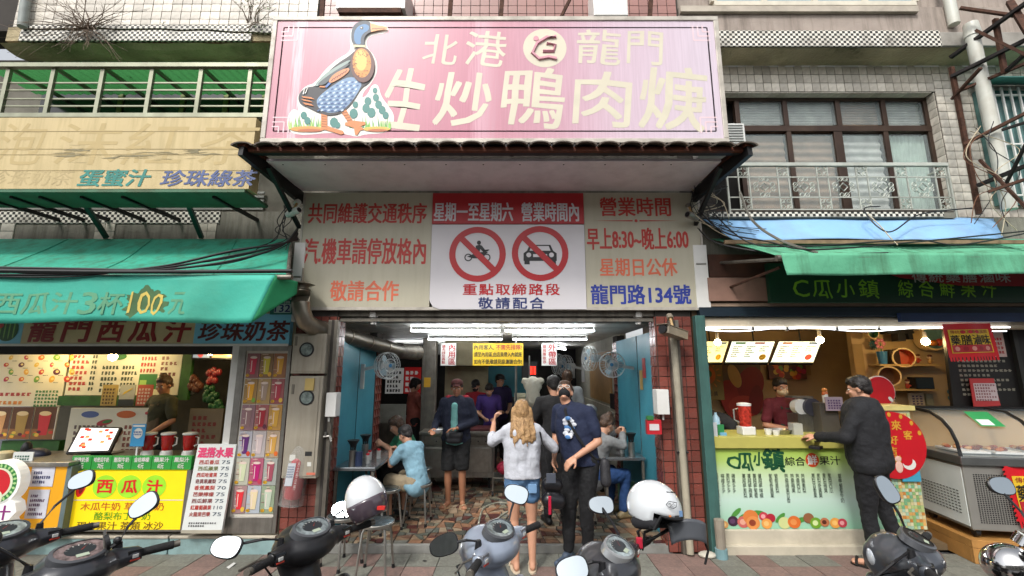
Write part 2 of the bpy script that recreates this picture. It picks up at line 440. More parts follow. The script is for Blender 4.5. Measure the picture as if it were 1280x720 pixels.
# tile helper: each tile an object sharing one mesh
def tile_grid(parent, mat, a0, a1, z0, z1, fixed, tw, th, axis='Y', gap=.008, thick=.01, skip=None, face=-1, name='tile', jit=.002, seed=1, kind=None):
    w0 = Vector((0,0,0)); q = parent
    while q is not None: w0 += q.location; q = q.parent
    na = max(1, round((a1-a0)/tw)); nz = max(1, round((z1-z0)/th)); dw, dh = (a1-a0)/na, (z1-z0)/nz
    b = MB(); w, h = dw/2-gap/2, dh/2-gap/2
    if axis == 'Y': b.box(-w, w, face*thick, 0, -h, h, mat)
    else: b.box(face*thick, 0, -w, w, -h, h, mat)
    o = b.build(name); me = o.data; bpy.data.objects.remove(o); rr = random.Random(seed)
    for j in range(nz):
        for i in range(na):
            a, z = a0+dw*(i+.5), z0+dh*(j+.5)
            if skip and skip(a, z): continue
            o = bpy.data.objects.new(name, me); COL.objects.link(o); o.parent = parent
            f = fixed + rr.uniform(-jit, jit)
            o.location = ((a, f, z) if axis == 'Y' else (f, a, z)) - w0 if False else Vector((a, f, z) if axis == 'Y' else (f, a, z)) - w0

# ================================================================== MIDDLE BUILDING (duck shop)
mid = thing('shop_building', 'red tiled middle shop building whose open front holds the duck restaurant', 'building', (0, 5.3, 0))
XL0, XL1, XR0, XR1 = -2.43, -1.97, 1.62, 2.02
for (a, c), nm in (((XL0, XL1), 'pillar'), ((XR0, XR1), 'pillar')):
    b = MB(); b.box(a, c, YF, YF+.22, 0, 2.9, grout); p = b.build(nm, mid)
    tile_grid(p, rtile, a+.002, c-.002, .0, 2.45, YF-.001, .1, .11, seed=int(a*9))
    tile_grid(p, rtile, YF, YF+.22, .0, 2.45, (c+.001 if a < 0 else a-.001), .11, .11, axis='X', face=(1 if a < 0 else -1))
lav = M('blue_board', '#3f8da0', .4, var=.05, scale=2, dirt=.2, dirtc='#2a5560', dscale=3)
# left inner wall: blue board, tiled pier, then open
b = MB(); b.box(-2.05, -1.985, YF+.23, 6.62, .05, 2.3, lav); b.build('side_panel', mid)
b = MB(); b.box(1.66, 1.74, YF+.23, 7.2, .05, 2.3, lav); b.build('side_panel', mid)
b = MB()
for y in (5.9,): b.box(-1.985, -1.98, y, y+.006, .05, 2.3, grout)
for y in (6.0,): b.box(1.654, 1.66, y, y+.006, .05, 2.3, grout)
b.build('panel_joint', mid)
b = MB(); b.box(-2.1, -1.99, 6.64, 6.95, .05, 2.4, grout); p = b.build('pier', mid)
tile_grid(p, rtile, 6.64, 6.95, .05, 2.3, -1.989, .1, .11, axis='X', face=1)
b = MB(); b.box(1.68, 1.8, 7.22, 7.5, .05, 2.4, grout); p = b.build('pier', mid)
tile_grid(p, rtile, 7.22, 7.5, .05, 2.3, 1.679, .1, .11, axis='X', face=-1)
# rest of the interior shell
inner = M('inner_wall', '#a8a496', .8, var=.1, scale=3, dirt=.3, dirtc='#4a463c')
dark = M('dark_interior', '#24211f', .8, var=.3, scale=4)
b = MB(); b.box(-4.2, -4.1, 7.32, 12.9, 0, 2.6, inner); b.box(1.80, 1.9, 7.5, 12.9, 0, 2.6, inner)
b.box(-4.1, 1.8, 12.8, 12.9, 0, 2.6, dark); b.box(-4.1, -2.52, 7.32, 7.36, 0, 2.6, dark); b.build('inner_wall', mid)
# ceiling : frame + panels
cg = MB(); cg.box(-2.45, 1.9, 5.12, 7.3, 2.46, 2.5, M('ceiling_grid', '#4a4a48', .6)); cg.box(-4.1, 1.9, 7.301, 12.9, 2.46, 2.5, M('ceiling_grid', '#4a4a48', .6)); c_ = cg.build('ceiling', mid)
cpm = M('ceiling_panel', '#d2d2cc', .5, var=.06, rnd=.06, dirt=.35, dirtc='#6f6a60')
cb = MB(); cb.box(-.595, .595, -.295, .295, 0, .012, cpm); co = cb.build('x'); cme = co.data; bpy.data.objects.remove(co)
for i in range(5):
    for j in range(13):
        if i == 0 and j < 4: continue
        o = bpy.data.objects.new('ceiling_panel', cme); COL.objects.link(o); o.parent = c_
        o.location = (-3.55 + 1.2*i + .03, 5.42 + .6*j - 5.3, 2.446)
# lintel beams and roller shutter box above the opening
b = MB(); b.box(-1.97, 1.66, 5.12, 5.35, 2.40, 2.62, dsteel); b.box(-1.97, 1.66, 5.08, 5.1, 2.455, 2.52, dsteel); b.box(-1.97, 1.66, 5.075, 5.11, 2.395, 2.43, dsteel)
b.build('shutter_housing', mid)
b = MB(); b.box(-2.43, 2.03, 5.13, 5.4, 2.63, 6.0, conc); b.build('upper_wall', mid)
b = MB(); b.box(-2.45, 2.12, 5.0, 5.4, 5.9, 9.5, grout); uw = b.build('third_floor_wall', mid)
x0, x1, z0, z1 = R(380, 0, 880, 22, 5.0)
tile_grid(uw, ptile, -2.44, 2.1, z0-.3, z1+.25, 4.998, .12, .11)
for px in (398, 1,):
    pass
# steel shutter guides (rails) on both sides
for x, nm in ((XL1-.02, 'l'), (1.80, 'r')):
    b = MB(); b.box(x-.055, x+.055, YF-.075, YF-.012, 0, 2.4, dsteel); b.box(x-.015, x+.015, YF-.08, YF-.074, 0, 2.4, grout)
    t = b.build('shutter_rail', mid, bev=.004)

# ================================================================== RIGHT BUILDING
rb = thing('apartment_building', 'weathered white tiled building with brown windows above the fruit juice shop', 'building', (5, 5.3, 0))
stucco = M('pink_stucco', '#a1958b', .9, var=.1, scale=5, bump=.3, bscale=120, dirt=.6, dirtc='#5c544c', streak=True)
def wz(y, Y): return P(640, y, Y).z
# recessed window wall: built from pieces around the opening
X0, X1, ZB, ZT = R(909, 122, 1171, 268, 5.42); X0 -= .25
WZ0, WZ1 = wz(58, 4.93), wz(38, 4.93)
b = MB(); b.box(2.04, 9, 5.3, 5.6, ZT, WZ0, grout); b.box(X1, 9, 5.3, 5.6, 3.4, ZT-.001, grout); b.box(2.04, X1-.001, 5.3, 5.6, 3.4, ZB, grout); b.box(2.04, X0, 5.31, 5.6, ZB, ZT, grout)
w_ = b.build('wall', rb)
tile_grid(w_, wtile, X0, X1+.0, ZT, WZ0, 5.299, .105, .11, seed=2)
tile_grid(w_, wtile, X1+.0, X1+1.7, 3.6, WZ0, 5.299, .105, .11, seed=3, skip=lambda a, z: False)
tile_grid(w_, wtile, 5.3, 5.42, ZB, ZT, X1-.001, .12, .11, axis='X', face=-1, seed=4)
# soffit tiles of the recess
b = MB(); b.box(-.05, .05, -.06, .06, -.01, 0, wtile); o = b.build('x'); sm_ = o.data; bpy.data.objects.remove(o)
n = int((X1-X0)/.105)
for i in range(n):
    o = bpy.data.objects.new('tile', sm_); COL.objects.link(o); o.parent = w_; o.location = (X0+.105*(i+.5)-5, 5.36-5.3, ZT-.001)
# ledge with mosaic band and mossy underside
b = MB(); b.box(2.1, P(1176, 48, 4.93).x, 4.945, 5.3, WZ0+.01, WZ1, conc); b.box(2.1, 9, 4.96, 5.3, WZ0, WZ0+.03, mossy); b.box(P(1176, 48, 4.93).x+.001, 9, 4.93, 5.3, WZ0+.01, WZ1-.02, M('grey_fascia', '#9a968e', .7, var=.1, dirt=.5)); led = b.build('ledge', rb, bev=.01)
b = MB(); b.box(2.1, P(1176, 48, 4.93).x, 4.93, 4.944, WZ0+.005, WZ1, mosaic); b.build('mosaic_band', led)
# third floor: stucco and white window frames
b = MB(); b.box(2.13, 9, 4.98, 5.3, WZ1, wz(9, 4.98), stucco); b.box(2.13, 9, 5.12, 5.3, wz(9,4.98)+.001, 9.5, stucco)
b.box(2.13, P(1148, 8, 4.93).x, 4.93, 4.979, wz(14, 4.93), wz(7, 4.93), M('sill_stone', '#b3aa9c', .8, dirt=.5)); b.build('third_floor_wall', rb)
wframe = M('window_cream_frame', '#cfc9b8', .5, dirt=.3)
x0 = P(893, 4, 5.0).x; x1 = P(1146, 4, 5.0).x; z0 = wz(7, 5.0)+.01
b = MB(); b.box(x0, x1, 5.0, 5.06, z0, z0+.06, wframe)
for k in range(5):
    x = x0 + (x1-x0)*k/4; b.box(x-.035, x+.035, 5.0, 5.06, z0+.061, z0+1.4, wframe)
wf = b.build('window', rb)
b = MB(); b.box(x0, x1, 5.03, 5.04, z0+.06, z0+1.4, glass('pane_glass', '#9fb3b4', .9, .08)); b.build('pane', wf)
# second floor windows
brown = M('brown_aluminium', '#3d2d24', .4, .4, var=.15, dirt=.3, dirtc='#6b5a4c')
b = MB(); Y = 5.43
tr0, tr1 = wz(165, Y), wz(158, Y)
b.box(X0, X1, Y-.02, Y+.05, ZT-.05, ZT, brown); b.box(X0, X1, Y-.02, Y+.05, ZB, ZB+.06, brown); b.box(X0, X1, Y-.025, Y+.05, tr0, tr1, brown)
ups = [P(x, 140, Y).x for x in (921, 981, 1047, 1104)] + [X1-.03]; lows = [P(x, 215, Y).x for x in (929, 991, 1053, 1114)] + [X1-.03]
for x in ups: b.box(x-.03, x+.03, Y-.02, Y+.05, tr1+.001, ZT-.051, brown)
for i, x in enumerate(lows): w = .055 if i == 2 else .03; b.box(x-w, x+w, Y-.02, Y+.05, ZB+.061, tr0-.001, brown)
wf = b.build('window', rb, bev=.003)
blind = M('curtain_grey', '#c4c8c2', .8, var=.2, scale=8); blind2 = M('curtain_brown', '#a08a74', .8, var=.2, scale=8); blind3 = M('curtain_green', '#b8ccc0', .8, var=.15)
pg = glass('window_glass', '#a8b4b4', .22, .05)
def curtain(mb, x0, x1, z0, z1, y, m, vert):
    n = 26
    def f(u, v):
        d = .012*math.sin((u if vert else v)*n*2.4)
        return (x0+(x1-x0)*u, y+d, z0+(z1-z0)*v)
    mb.sheet(f, 60 if vert else 2, 2 if vert else 60, m)
for k, (xs, za, zb) in enumerate(((ups, tr1, ZT), (lows, ZB, tr0))):
    for i in range(4):
        b = MB(); b.box(xs[i]+.031, xs[i+1]-.031, Y+.01, Y+.016, za+.03, zb-.03, pg); b.build('pane', wf)
        b = MB(); curtain(b, xs[i]+.03, xs[i+1]-.03, za+.02, zb-.02, Y+.07, (blind, blind2, blind2, blind3)[(i*3+k*2) % 4] if k else (blind, blind, blind2, blind)[i], k == 1 and i == 3)
        b.build('curtain', wf)
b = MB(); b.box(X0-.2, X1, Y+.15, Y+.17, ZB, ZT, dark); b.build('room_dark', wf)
# iron balcony rail
rm = M('pale_railing', '#b9bdb4', .5, .3, dirt=.4, dirtc='#5a4a3a')
rail = thing('balcony_railing', 'pale wrought iron balcony railing with scroll ornaments below the brown windows', 'railing', P(1050, 265, 5.05))
Y = 5.05; rx0, rx1 = P(925, 230, Y).x-.15, P(1188, 230, Y).x; rz0, rz1 = wz(262, Y), wz(206, Y)
b = MB(); b.bar((rx0, Y, rz1), (rx1, Y, rz1), .045, .04, rm)
b.build('top_rail', rail)
for f_ in (.0, .27, .72):
    b = MB(); b.bar((rx0, Y, rz0+(rz1-rz0)*f_), (rx1, Y, rz0+(rz1-rz0)*f_), .012, .012, rm); b.build('bar', rail)
def ring_pts(cx, cz, r, n=14, a0=0, a1=6.283): return [(cx+r*math.cos(a0+(a1-a0)*i/n), Y, cz+r*math.sin(a0+(a1-a0)*i/n)) for i in range(n+1)]
N_ = 6; H = rz1-rz0
for i in range(N_):
    cx = rx0 + .2 + (rx1-rx0-.3)*i/(N_-1); b = MB()
    for s in (-1, 1):
        b.bar((cx+s*.065, Y, rz0), (cx+s*.065, Y, rz1), .012, .012, rm)
    for zc in (rz0+.07, rz1-.08):
        b.tube([(cx-.06, Y, zc), (cx, Y, zc+.06), (cx+.06, Y, zc), (cx, Y, zc-.06)], .006, rm, 4, closed=True)
        for s in (-1, 1):
            for q in (-1, 1): b.tube(ring_pts(cx+s*.035, zc+q*.035, .022, 8), .005, rm, 4)
    b.build('ornament', rail)
    if i < N_-1:
        cx += (rx1-rx0-.3)/(N_-1)/2; b = MB(); zc = rz0+H*.5
        b.tube([(cx-.13, Y, zc), (cx, Y, zc+.13), (cx+.13, Y, zc), (cx, Y, zc-.13)], .005, rm, 4, closed=True)
        b.tube([(cx-.05, Y, zc), (cx, Y, zc+.05), (cx+.05, Y, zc), (cx, Y, zc-.05)], .008, rm, 4, closed=True)
        for a in range(4):
            t = a*math.pi/2
            for s in (-1, 1): b.tube(ring_pts(cx+.10*math.cos(t)+s*.03*math.sin(t), zc+.10*math.sin(t)+s*.03*math.cos(t), .026, 8), .006, rm, 4)
        b.build('ornament', rail)
b = MB()
for x in (rx0, rx1): b.bar((x, Y, rz0-.15), (x, Y, rz1), .02, .02, rm); b.bar((x, Y, rz1-.02), (x, 5.3, rz1-.02), .02, .02, rm)
b.build('post', rail)
# balcony slab edge mosaic under rail
b = MB(); z0, z1 = wz(272, 4.98), wz(265, 4.98); b.box(2.1, P(1195, 268, 4.98).x, 4.992, 5.3, z0, z1, conc); bs = b.build('balcony_slab', rb)
b = MB(); b.box(2.3, P(1180, 268, 4.98).x, 4.98, 4.991, z0+.01, z1, mosaic); b.build('mosaic_band', bs)
b = MB(); b.box(2.04, 9, 5.12, 5.29, 2.62, 3.65, conc); b.box(2.04, 9, 5.05, 5.12, 2.7, 2.95, conc); b.build('lintel', rb)
# air conditioner by the big sign
x0, x1, z0, z1 = R(911, 154, 932, 186, 4.95)
ac = thing('air_conditioner', 'small white air conditioner box sticking out right of the big duck sign', 'air conditioner', (x0+.1, 5.1, z0))
b = MB(); b.box(x0-.3, x1, 4.95, 5.3, z0, z1, whitep); b.build('casing', ac, bev=.01)
b = MB()
for i in range(9): z = z0+.03+(z1-z0-.06)*i/8; b.box(x0, x1-.03, 4.938, 4.949, z-.004, z+.004, M('grille_grey', '#8f938f', .5))
b.build('grille', ac)

# ================================================================== LEFT BUILDING
lb = thing('apartment_building', 'old white tiled building with mouldy ledge above the watermelon juice stall', 'building', (-5, 5.3, 0))
LZ0, LZ1 = wz(50, 4.93), wz(31, 4.93)
b = MB(); b.box(-9, -2.46, 4.975, 5.3, LZ1-.05, 9.5, grout); w_ = b.build('third_floor_wall', lb)
tile_grid(w_, wtile, -6.3, -2.47, LZ1, LZ1+.66, 4.973, .125, .11, seed=6)
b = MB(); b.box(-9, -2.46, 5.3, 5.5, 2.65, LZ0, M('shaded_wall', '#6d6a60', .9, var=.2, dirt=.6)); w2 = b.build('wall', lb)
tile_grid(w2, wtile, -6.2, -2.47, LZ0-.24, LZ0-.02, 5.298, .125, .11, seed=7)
xe = P(24, 40, 4.93).x
b = MB()
def ledge_under(u, v):
    x = xe - .25 + u * (-2.46 - xe + .25); y = 4.96 + v*.34
    return (x, y, LZ0 - .02 - .03*math.sin(v*3.1) + .02*noise.noise(Vector((x*4, y*9, 1))))
b.sheet(ledge_under, 60, 8, mossy)
b.box(xe-.2, -2.46, 4.97, 5.3, LZ0+.02, LZ1-.002, mossy); led = b.build('ledge', lb)
# mosaic band broken by a crack
b = MB()
def crack(x): return LZ0 + .16 + .02*noise.noise(Vector((x*3, 0, 0))) - max(0, (x+4.2))*.05
xs = [xe + (-2.46-xe)*i/60 for i in range(61)]
for i in range(60):
    a, c = xs[i], xs[i+1]; k0, k1 = crack(a), crack(c)
    b.add([(a,4.93,k0+.006),(c,4.93,k1+.006),(c,4.93,LZ1),(a,4.93,LZ1),(a,4.968,k0+.006),(c,4.968,k1+.006)], [(0,1,2,3),(0,4,5,1)], mosaic)
    if not (i > 46 and i < 57): b.add([(a,4.937,LZ0),(c,4.937,LZ0),(c,4.942,k1-.012),(a,4.942,k0-.012),(a,4.968,LZ0),(c,4.968,LZ0)], [(0,1,2,3),(4,5,1,0)], mosaic)
b.box(xe, -2.46, 4.93, 5.2, LZ1-.002, LZ1+.004, conc); b.build('mosaic_band', led)
# downpipe at left
b = MB(); b.cyl(P(36, -30, 4.9), P(28, 34, 4.9), .05, None, M('grey_pipe', '#8b928e', .6, dirt=.4)); o = b.build('downpipe', org=P(36, 33, 4.9), smooth=True); tag(o, 'grey downpipe at the top left corner of the white tiled wall', 'pipe')
# caged balcony with green roof
YC = 4.62
cage = thing('window_cage', 'metal balcony cage with green plastic roof above the cream drinks sign', 'window cage', P(160, 145, YC))
cagem = M('cage_aluminium', '#8d8f7c', .4, .7, var=.15, dirt=.3)
z0, z1 = wz(145, YC), wz(84, YC); xa, xb = P(2, 110, YC).x, P(345, 110, YC).x
b = MB(); b.bar((xa-.3, YC-.02, z1), (xb, YC-.02, z1), .06, .05, cagem); b.bar((xa-.3, YC, z0), (xb, YC, z0), .05, .05, cagem); b.build('frame', cage)
for f_, px in enumerate((6, 63, 125, 187, 249, 311)):
    x = P(px, 115, YC).x; b = MB(); b.bar((x, YC, z0), (x, YC, z1), .045, .035, cagem); b.build('post', cage)
for yy in (103, 112, 123, 132):
    b = MB(); z = wz(yy, YC); b.bar((xa-.3, YC+.012, z), (xb, YC+.012, z), .016, .016, cagem); b.build('rail', cage)
gr_ = bpy.data.materials.new('green_corrugated'); gr_.use_nodes = True; bs_ = gr_.node_tree.nodes['Principled BSDF']
bs_.inputs['Base Color'].default_value = (*L('#3f8a4e'), 1); bs_.inputs['Roughness'].default_value = .5; bs_.inputs['Transmission Weight'].default_value = .0
nt = gr_.node_tree; tr_ = nt.nodes.new('ShaderNodeBsdfTranslucent'); tr_.inputs[0].default_value = (*L('#4f9a5a'), 1); mxs = nt.nodes.new('ShaderNodeMixShader'); mxs.inputs[0].default_value = .38
nt.links.new(bs_.outputs[0], mxs.inputs[1]); nt.links.new(tr_.outputs[0], mxs.inputs[2]); nt.links.new(mxs.outputs[0], nt.nodes['Material Output'].inputs[0])
zr = z1 + .02
b = MB(); b.sheet(lambda u, v: (xa-.3+(xb-xa+.3)*u, YC-.05+.66*v, zr+.04*v+.008*math.sin(u*220)), 240, 3, gr_); b.build('roof_sheet', cage)
for px in (6, 63, 125, 187, 249, 311):
    x = P(px, 115, YC).x; b = MB(); b.bar((x, YC, z1-.01), (x, 5.3, z1+.01), .03, .04, cagem); b.build('rafter', cage)
b = MB(); b.box(P(52, 125, 5.28).x, -2.46, 5.27, 5.299, wz(142, 5.28)-.1, wz(112, 5.28), M('dark_pane', '#10181a', .15, var=.3)); b.box(P(52, 125, 5.28).x, -2.46, 5.25, 5.27, wz(113, 5.28), wz(110, 5.28), cagem)
for px in (150, 228, 282, 330): x = P(px, 130, 5.26).x; b.box(x-.03, x+.03, 5.25, 5.27, wz(143,5.28)-.1, wz(113,5.28)-.001, M('olive_frame', '#58602f', .5, .3))
b.build('window', lb)
# concrete band under the cream sign: mosaic strip, lintel, tile bits
Yc = 5.2
z0, z1 = wz(279, Yc), wz(264, Yc)
b = MB(); b.box(-9, -2.46, Yc+.012, 5.3, z0-.4, z1, conc); lt = b.build('lintel', lb)
b = MB(); b.box(-9, P(275, 270, Yc).x, Yc, Yc+.011, z0, z1, mosaic); b.build('mosaic_band', lt)
for (a, c) in ((0, 17), (118, 143), (247, 270), (372, 384)):
    x0, x1, _, _ = R(a, 278, c, 300, Yc); tile_grid(lt, wtile, x0, x1, wz(299, Yc), wz(279, Yc), Yc+.01, .12, .12, seed=a)
# slatted wall behind brackets
b = MB()
for i in range(5): z = wz(241+i*5, 5.26); b.box(-9, P(330, 250, 5.26).x, 5.25, 5.27, z-.014, z+.014, M('slat_grey', '#8a8b86', .5, .3))
b.build('shutter_slats', lb)
# ================================================================== CANOPY AND SIGNS OF THE DUCK SHOP
def q(px, py, Y): p = P(px, py, Y); return (p.x, p.z)
can = thing('shop_canopy', 'canopy with white soffit and dark roof tiles under the big pink duck sign', 'canopy', (-.15, 5.0, 3.95))
soff = M('soffit_white', '#e2d8dc', .35, var=.05, scale=2, dirt=.3, dirtc='#8a7a7c', dscale=3)
ZS = 3.94
b = MB(); b.box(-2.5, 2.13, 4.25, 5.02, ZS, ZS+.03, soff); so = b.build('soffit', can, bev=.003)
b = MB()
for px in (352, 405, 452, 505, 557, 604, 650, 705, 757, 805, 840): x = P(px, 210, 4.3).x; b.cyl((x, 4.32, ZS-.004), (x, 4.32, ZS), .008, None, black, 8)
b.build('soffit_screws', so, kind='stuff')
roofm = M('roof_tile_brown', '#4f443a', .7, var=.25, scale=12, dirt=.5, dirtc='#221d18', rnd=.2)
wood = M('rusty_wood', '#5a2c18', .8, var=.35, scale=10, dirt=.5, dirtc='#1d1410')
b = MB(); b.box(-2.58, 2.26, 4.06, 4.1, 3.955, 4.0, wood); b.box(-2.58, 2.26, 4.1, 4.16, 3.955, 4.05, black); b.build('fascia_board', can)
b = MB()
arc = [(.105*math.cos(math.pi*i/8), .04*math.sin(math.pi*i/8)) for i in range(9)]
for i in range(8):
    a, c = arc[i], arc[i+1]
    b.add([(a[0],0,a[1]),(c[0],0,c[1]),(c[0],.4,c[1]+.1),(a[0],.4,a[1]+.1),(a[0]*.8,0,a[1]*.7),(c[0]*.8,0,c[1]*.7)], [(0,1,2,3)[::-1],(0,4,5,1)[::-1]], roofm)
o = b.build('x', solid=.012); tmesh = o.data; bpy.data.objects.remove(o)
for i in range(23):
    x = -2.60 + .221*i
    o = bpy.data.objects.new('roof_tile', tmesh); COL.objects.link(o); o.parent = can; md = o.modifiers.new('s', 'SOLIDIFY'); md.thickness = .014
    o.location = Vector((x, 3.98, 3.985 - abs(x+.15)*.004)) - Vector((-.15, 5.0, 3.95))
for s, xf, xb_ in ((-1, -2.62, -2.5), (1, 2.30, 2.14)):
    b = MB(); b.bar((xf, 4.02, 3.96), (xb_, 5.05, 3.86), .05, .14, black); b.bar((xf, 4.02, 4.0), (xb_-.03*s, 5.05, 4.02), .09, .03, wood); b.bar((xb_, 4.3, 3.9), (xb_, 5.05, 3.5), .04, .04, black)
    b.build('side_bracket', can)

# ---- big sign
YS = 4.12
sg = thing('shop_sign', 'large faded pink rooftop sign with walking duck and cream brush characters', 'sign', (-.17, 4.25, 4.08), None)
sx0, sx1, sz0, sz1 = -2.505, 2.16, P(620, 179, YS).z, P(620, 21, YS).z
pk = bpy.data.materials.new('faded_pink_glare'); pk.use_nodes = True; nt = pk.node_tree; bs_ = nt.nodes['Principled BSDF']; bs_.inputs['Roughness'].default_value = .3
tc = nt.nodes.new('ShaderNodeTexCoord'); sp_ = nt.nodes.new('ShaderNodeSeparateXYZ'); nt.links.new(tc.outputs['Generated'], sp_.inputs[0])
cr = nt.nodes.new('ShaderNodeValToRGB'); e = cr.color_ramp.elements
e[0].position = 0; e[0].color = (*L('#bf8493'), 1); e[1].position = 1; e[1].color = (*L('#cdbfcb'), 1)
for ps, h in ((.07, '#c58996'), (.085, '#dcbcc4'), (.1, '#c08190'), (.3, '#be7d8d'), (.47, '#b97688'), (.5, '#cb9ba9'), (.54, '#bd8291'), (.66, '#c294a3'), (.8, '#cab2bf')):  # faded acrylic, with sky glare painted in as the paler right part
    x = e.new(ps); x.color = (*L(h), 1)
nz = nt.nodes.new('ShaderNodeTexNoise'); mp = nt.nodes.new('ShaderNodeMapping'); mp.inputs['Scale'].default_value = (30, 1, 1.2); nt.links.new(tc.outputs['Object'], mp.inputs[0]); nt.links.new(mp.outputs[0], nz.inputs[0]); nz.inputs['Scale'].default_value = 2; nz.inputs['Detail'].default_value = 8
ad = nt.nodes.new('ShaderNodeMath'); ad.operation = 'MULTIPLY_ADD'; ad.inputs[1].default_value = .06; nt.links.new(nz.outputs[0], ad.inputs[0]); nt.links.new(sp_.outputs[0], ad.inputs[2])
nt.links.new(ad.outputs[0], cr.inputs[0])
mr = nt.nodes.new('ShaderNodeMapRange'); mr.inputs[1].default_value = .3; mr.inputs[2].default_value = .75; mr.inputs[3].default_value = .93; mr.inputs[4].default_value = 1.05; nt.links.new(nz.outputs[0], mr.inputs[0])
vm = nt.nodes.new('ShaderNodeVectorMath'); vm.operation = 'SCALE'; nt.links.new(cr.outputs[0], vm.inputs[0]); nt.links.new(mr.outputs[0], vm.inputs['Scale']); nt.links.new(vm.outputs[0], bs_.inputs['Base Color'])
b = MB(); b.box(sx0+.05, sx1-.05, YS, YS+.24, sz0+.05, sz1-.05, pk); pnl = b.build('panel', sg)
frm = M('sign_frame', '#b9b3a8', .5, .2, var=.1, dirt=.5, dirtc='#5f564a', dscale=4)
b = MB(); fo = YS-.012
for a in ((sx0, sx1, sz0, sz0+.05), (sx0, sx1, sz1-.05, sz1), (sx0, sx0+.05, sz0+.05, sz1-.05), (sx1-.05, sx1, sz0+.05, sz1-.05)):
    b.box(a[0], a[1], fo, YS+.25, a[2], a[3], frm)
b.build('frame', sg, bev=.006)
cream = M('faded_cream', '#d0cab4', .4, var=.06, dirt=.4, dirtc='#b8a79c', dscale=3)
yl = YS-.001
b = MB()
def sq(x0, y0, x1, y1, Y=YS):
    a = P(x0, (y0+y1)/2, Y); c = P(x1, (y0+y1)/2, Y); return (a.x, c.x, P((x0+x1)/2, y1, Y).z, P((x0+x1)/2, y0, Y).z)
for ch, bx in (('北', (530,44,572,80)), ('港', (583,40,633,82)), ('龍', (722,38,776,80)), ('門', (785,40,828,80))):
    letter(b, ch, *sq(*bx), yl, cream, bold=.012, slant=.12, wob=.06, res=3)
for ch, bx in (('生', (482,88,530,160)), ('炒', (546,92,614,158)), ('鴨', (630,86,706,157)), ('肉', (720,92,788,156)), ('焿', (802,86,882,162))):
    letter(b, ch, *sq(*bx), yl, cream, bold=.022, slant=.15, wob=.07, res=3)
b.build('lettering', sg)
b = MB(); c = q(681, 60, YS); r = .225
b.disc(c[0], c[1], r, r, yl, cream, 36)
pk2 = M('logo_pink', '#c98d9b', .4)
b.tube([(c[0]+.12, yl-.003, c[1]+.13), (c[0]+.02, yl-.003, c[1]+.12), (c[0]-.08, yl-.003, c[1]+.05), (c[0]-.13, yl-.003, c[1]-.06), (c[0]-.06, yl-.003, c[1]-.13), (c[0]+.04, yl-.003, c[1]-.11), (c[0]+.12, yl-.003, c[1]-.13)], .02, pk2, 5)
b.tube([(c[0]+.02, yl-.003, c[1]+.05), (c[0]+.11, yl-.003, c[1]+.03), (c[0]+.09, yl-.003, c[1]-.04), (c[0]-.02, yl-.003, c[1]-.04)], .018, pk2, 5)
b.cyl((c[0]-.09, yl-.006, c[1]+.11), (c[0]-.09, yl, c[1]+.11), .028, None, pk2, 10)
b.build('emblem', sg)
# border line and corner keys
b = MB(); t = .007
bx0, bx1, bz0, bz1 = sx0+.12, sx1-.12, sz0+.13, sz1-.13
lin = M('border_line', '#e2c6cb', .4)
for a in ((bx0, bx1, bz0-t, bz0+t), (bx0, bx1, bz1-t, bz1+t), (bx0-t, bx0+t, bz0, bz1), (bx1-t, bx1+t, bz0, bz1)): b.rect(a[0], a[1], a[2], a[3], yl+.001, lin)
for cx, s in ((bx0, 1), (bx1, -1)):
    for cz, v in ((bz0, 1), (bz1, -1)):
        for k in range(3):
            o = .05 + .05*k; b.rect(min(cx-.02*s, cx+s*o), max(cx-.02*s, cx+s*o), cz+v*o-t, cz+v*o+t, yl, lin); b.rect(cx+s*o-t, cx+s*o+t, min(cz-.02*v, cz+v*o), max(cz-.02*v, cz+v*o), yl-.0005, lin)
b.build('border', sg)
# duck picture (flat print)
D = MB(); lay = [0]
def dp(pts, m):
    lay[0] += 1
    D.flat([q(340+x/4.5, 20+y/4.5, YS) for x, y in pts], yl - .00008*lay[0], m)
def de(cx, cy, rx, ry, m, n=18, rot=0):
    dp([(cx+rx*math.cos(2*math.pi*i/n)*math.cos(rot)-ry*math.sin(2*math.pi*i/n)*math.sin(rot), cy+rx*math.cos(2*math.pi*i/n)*math.sin(rot)+ry*math.sin(2*math.pi*i/n)*math.cos(rot)) for i in range(n)], m)
def MP(h): return M('print_'+h.strip('#'), h, .45, var=.05)
def smoothp(pts, k=3):
    for _ in range(k):
        o = []
        for i, p in enumerate(pts):
            n_ = pts[(i+1) % len(pts)]; o += [(.75*p[0]+.25*n_[0], .75*p[1]+.25*n_[1]), (.25*p[0]+.75*n_[0], .25*p[1]+.75*n_[1])]
        pts = o
    return pts
dp(smoothp([(100,650),(80,600),(100,540),(125,520),(150,540),(140,480),(148,440),(190,392),(240,380),(300,300),(370,240),(445,200),(438,130),(445,70),(490,28),(560,28),(655,58),(655,95),(565,108),(530,135),(535,180),(580,225),(598,300),(565,375),(515,425),(505,465),(540,440),(562,385),(598,385),(612,450),(655,505),(690,560),(680,620),(640,660),(520,665),(480,682),(430,668),(330,655),(200,670),(130,665)], 2), MP('#e9e6de'))
gr = random.Random(4)
for i in range(34):
    x = gr.uniform(95, 290) if i % 2 else gr.uniform(430, 665); h = gr.uniform(35, 80); dp([(x-5, 630), (x+5, 630), (x+gr.uniform(-10, 10), 630-h)], MP(('#6fae54', '#8cc268', '#4f8f58')[i % 3]))
for x, y, r_ in ((580,420,14),(585,460,18),(600,500,20),(540,480,20),(530,520,22),(560,545,24),(620,530,20),(640,560,18),(470,500,16),(460,550,24),(350,600,24),(180,560,18),(200,590,18),(370,615,16)): de(x, y, r_, r_*1.2, MP('#3c7f78'), 9)
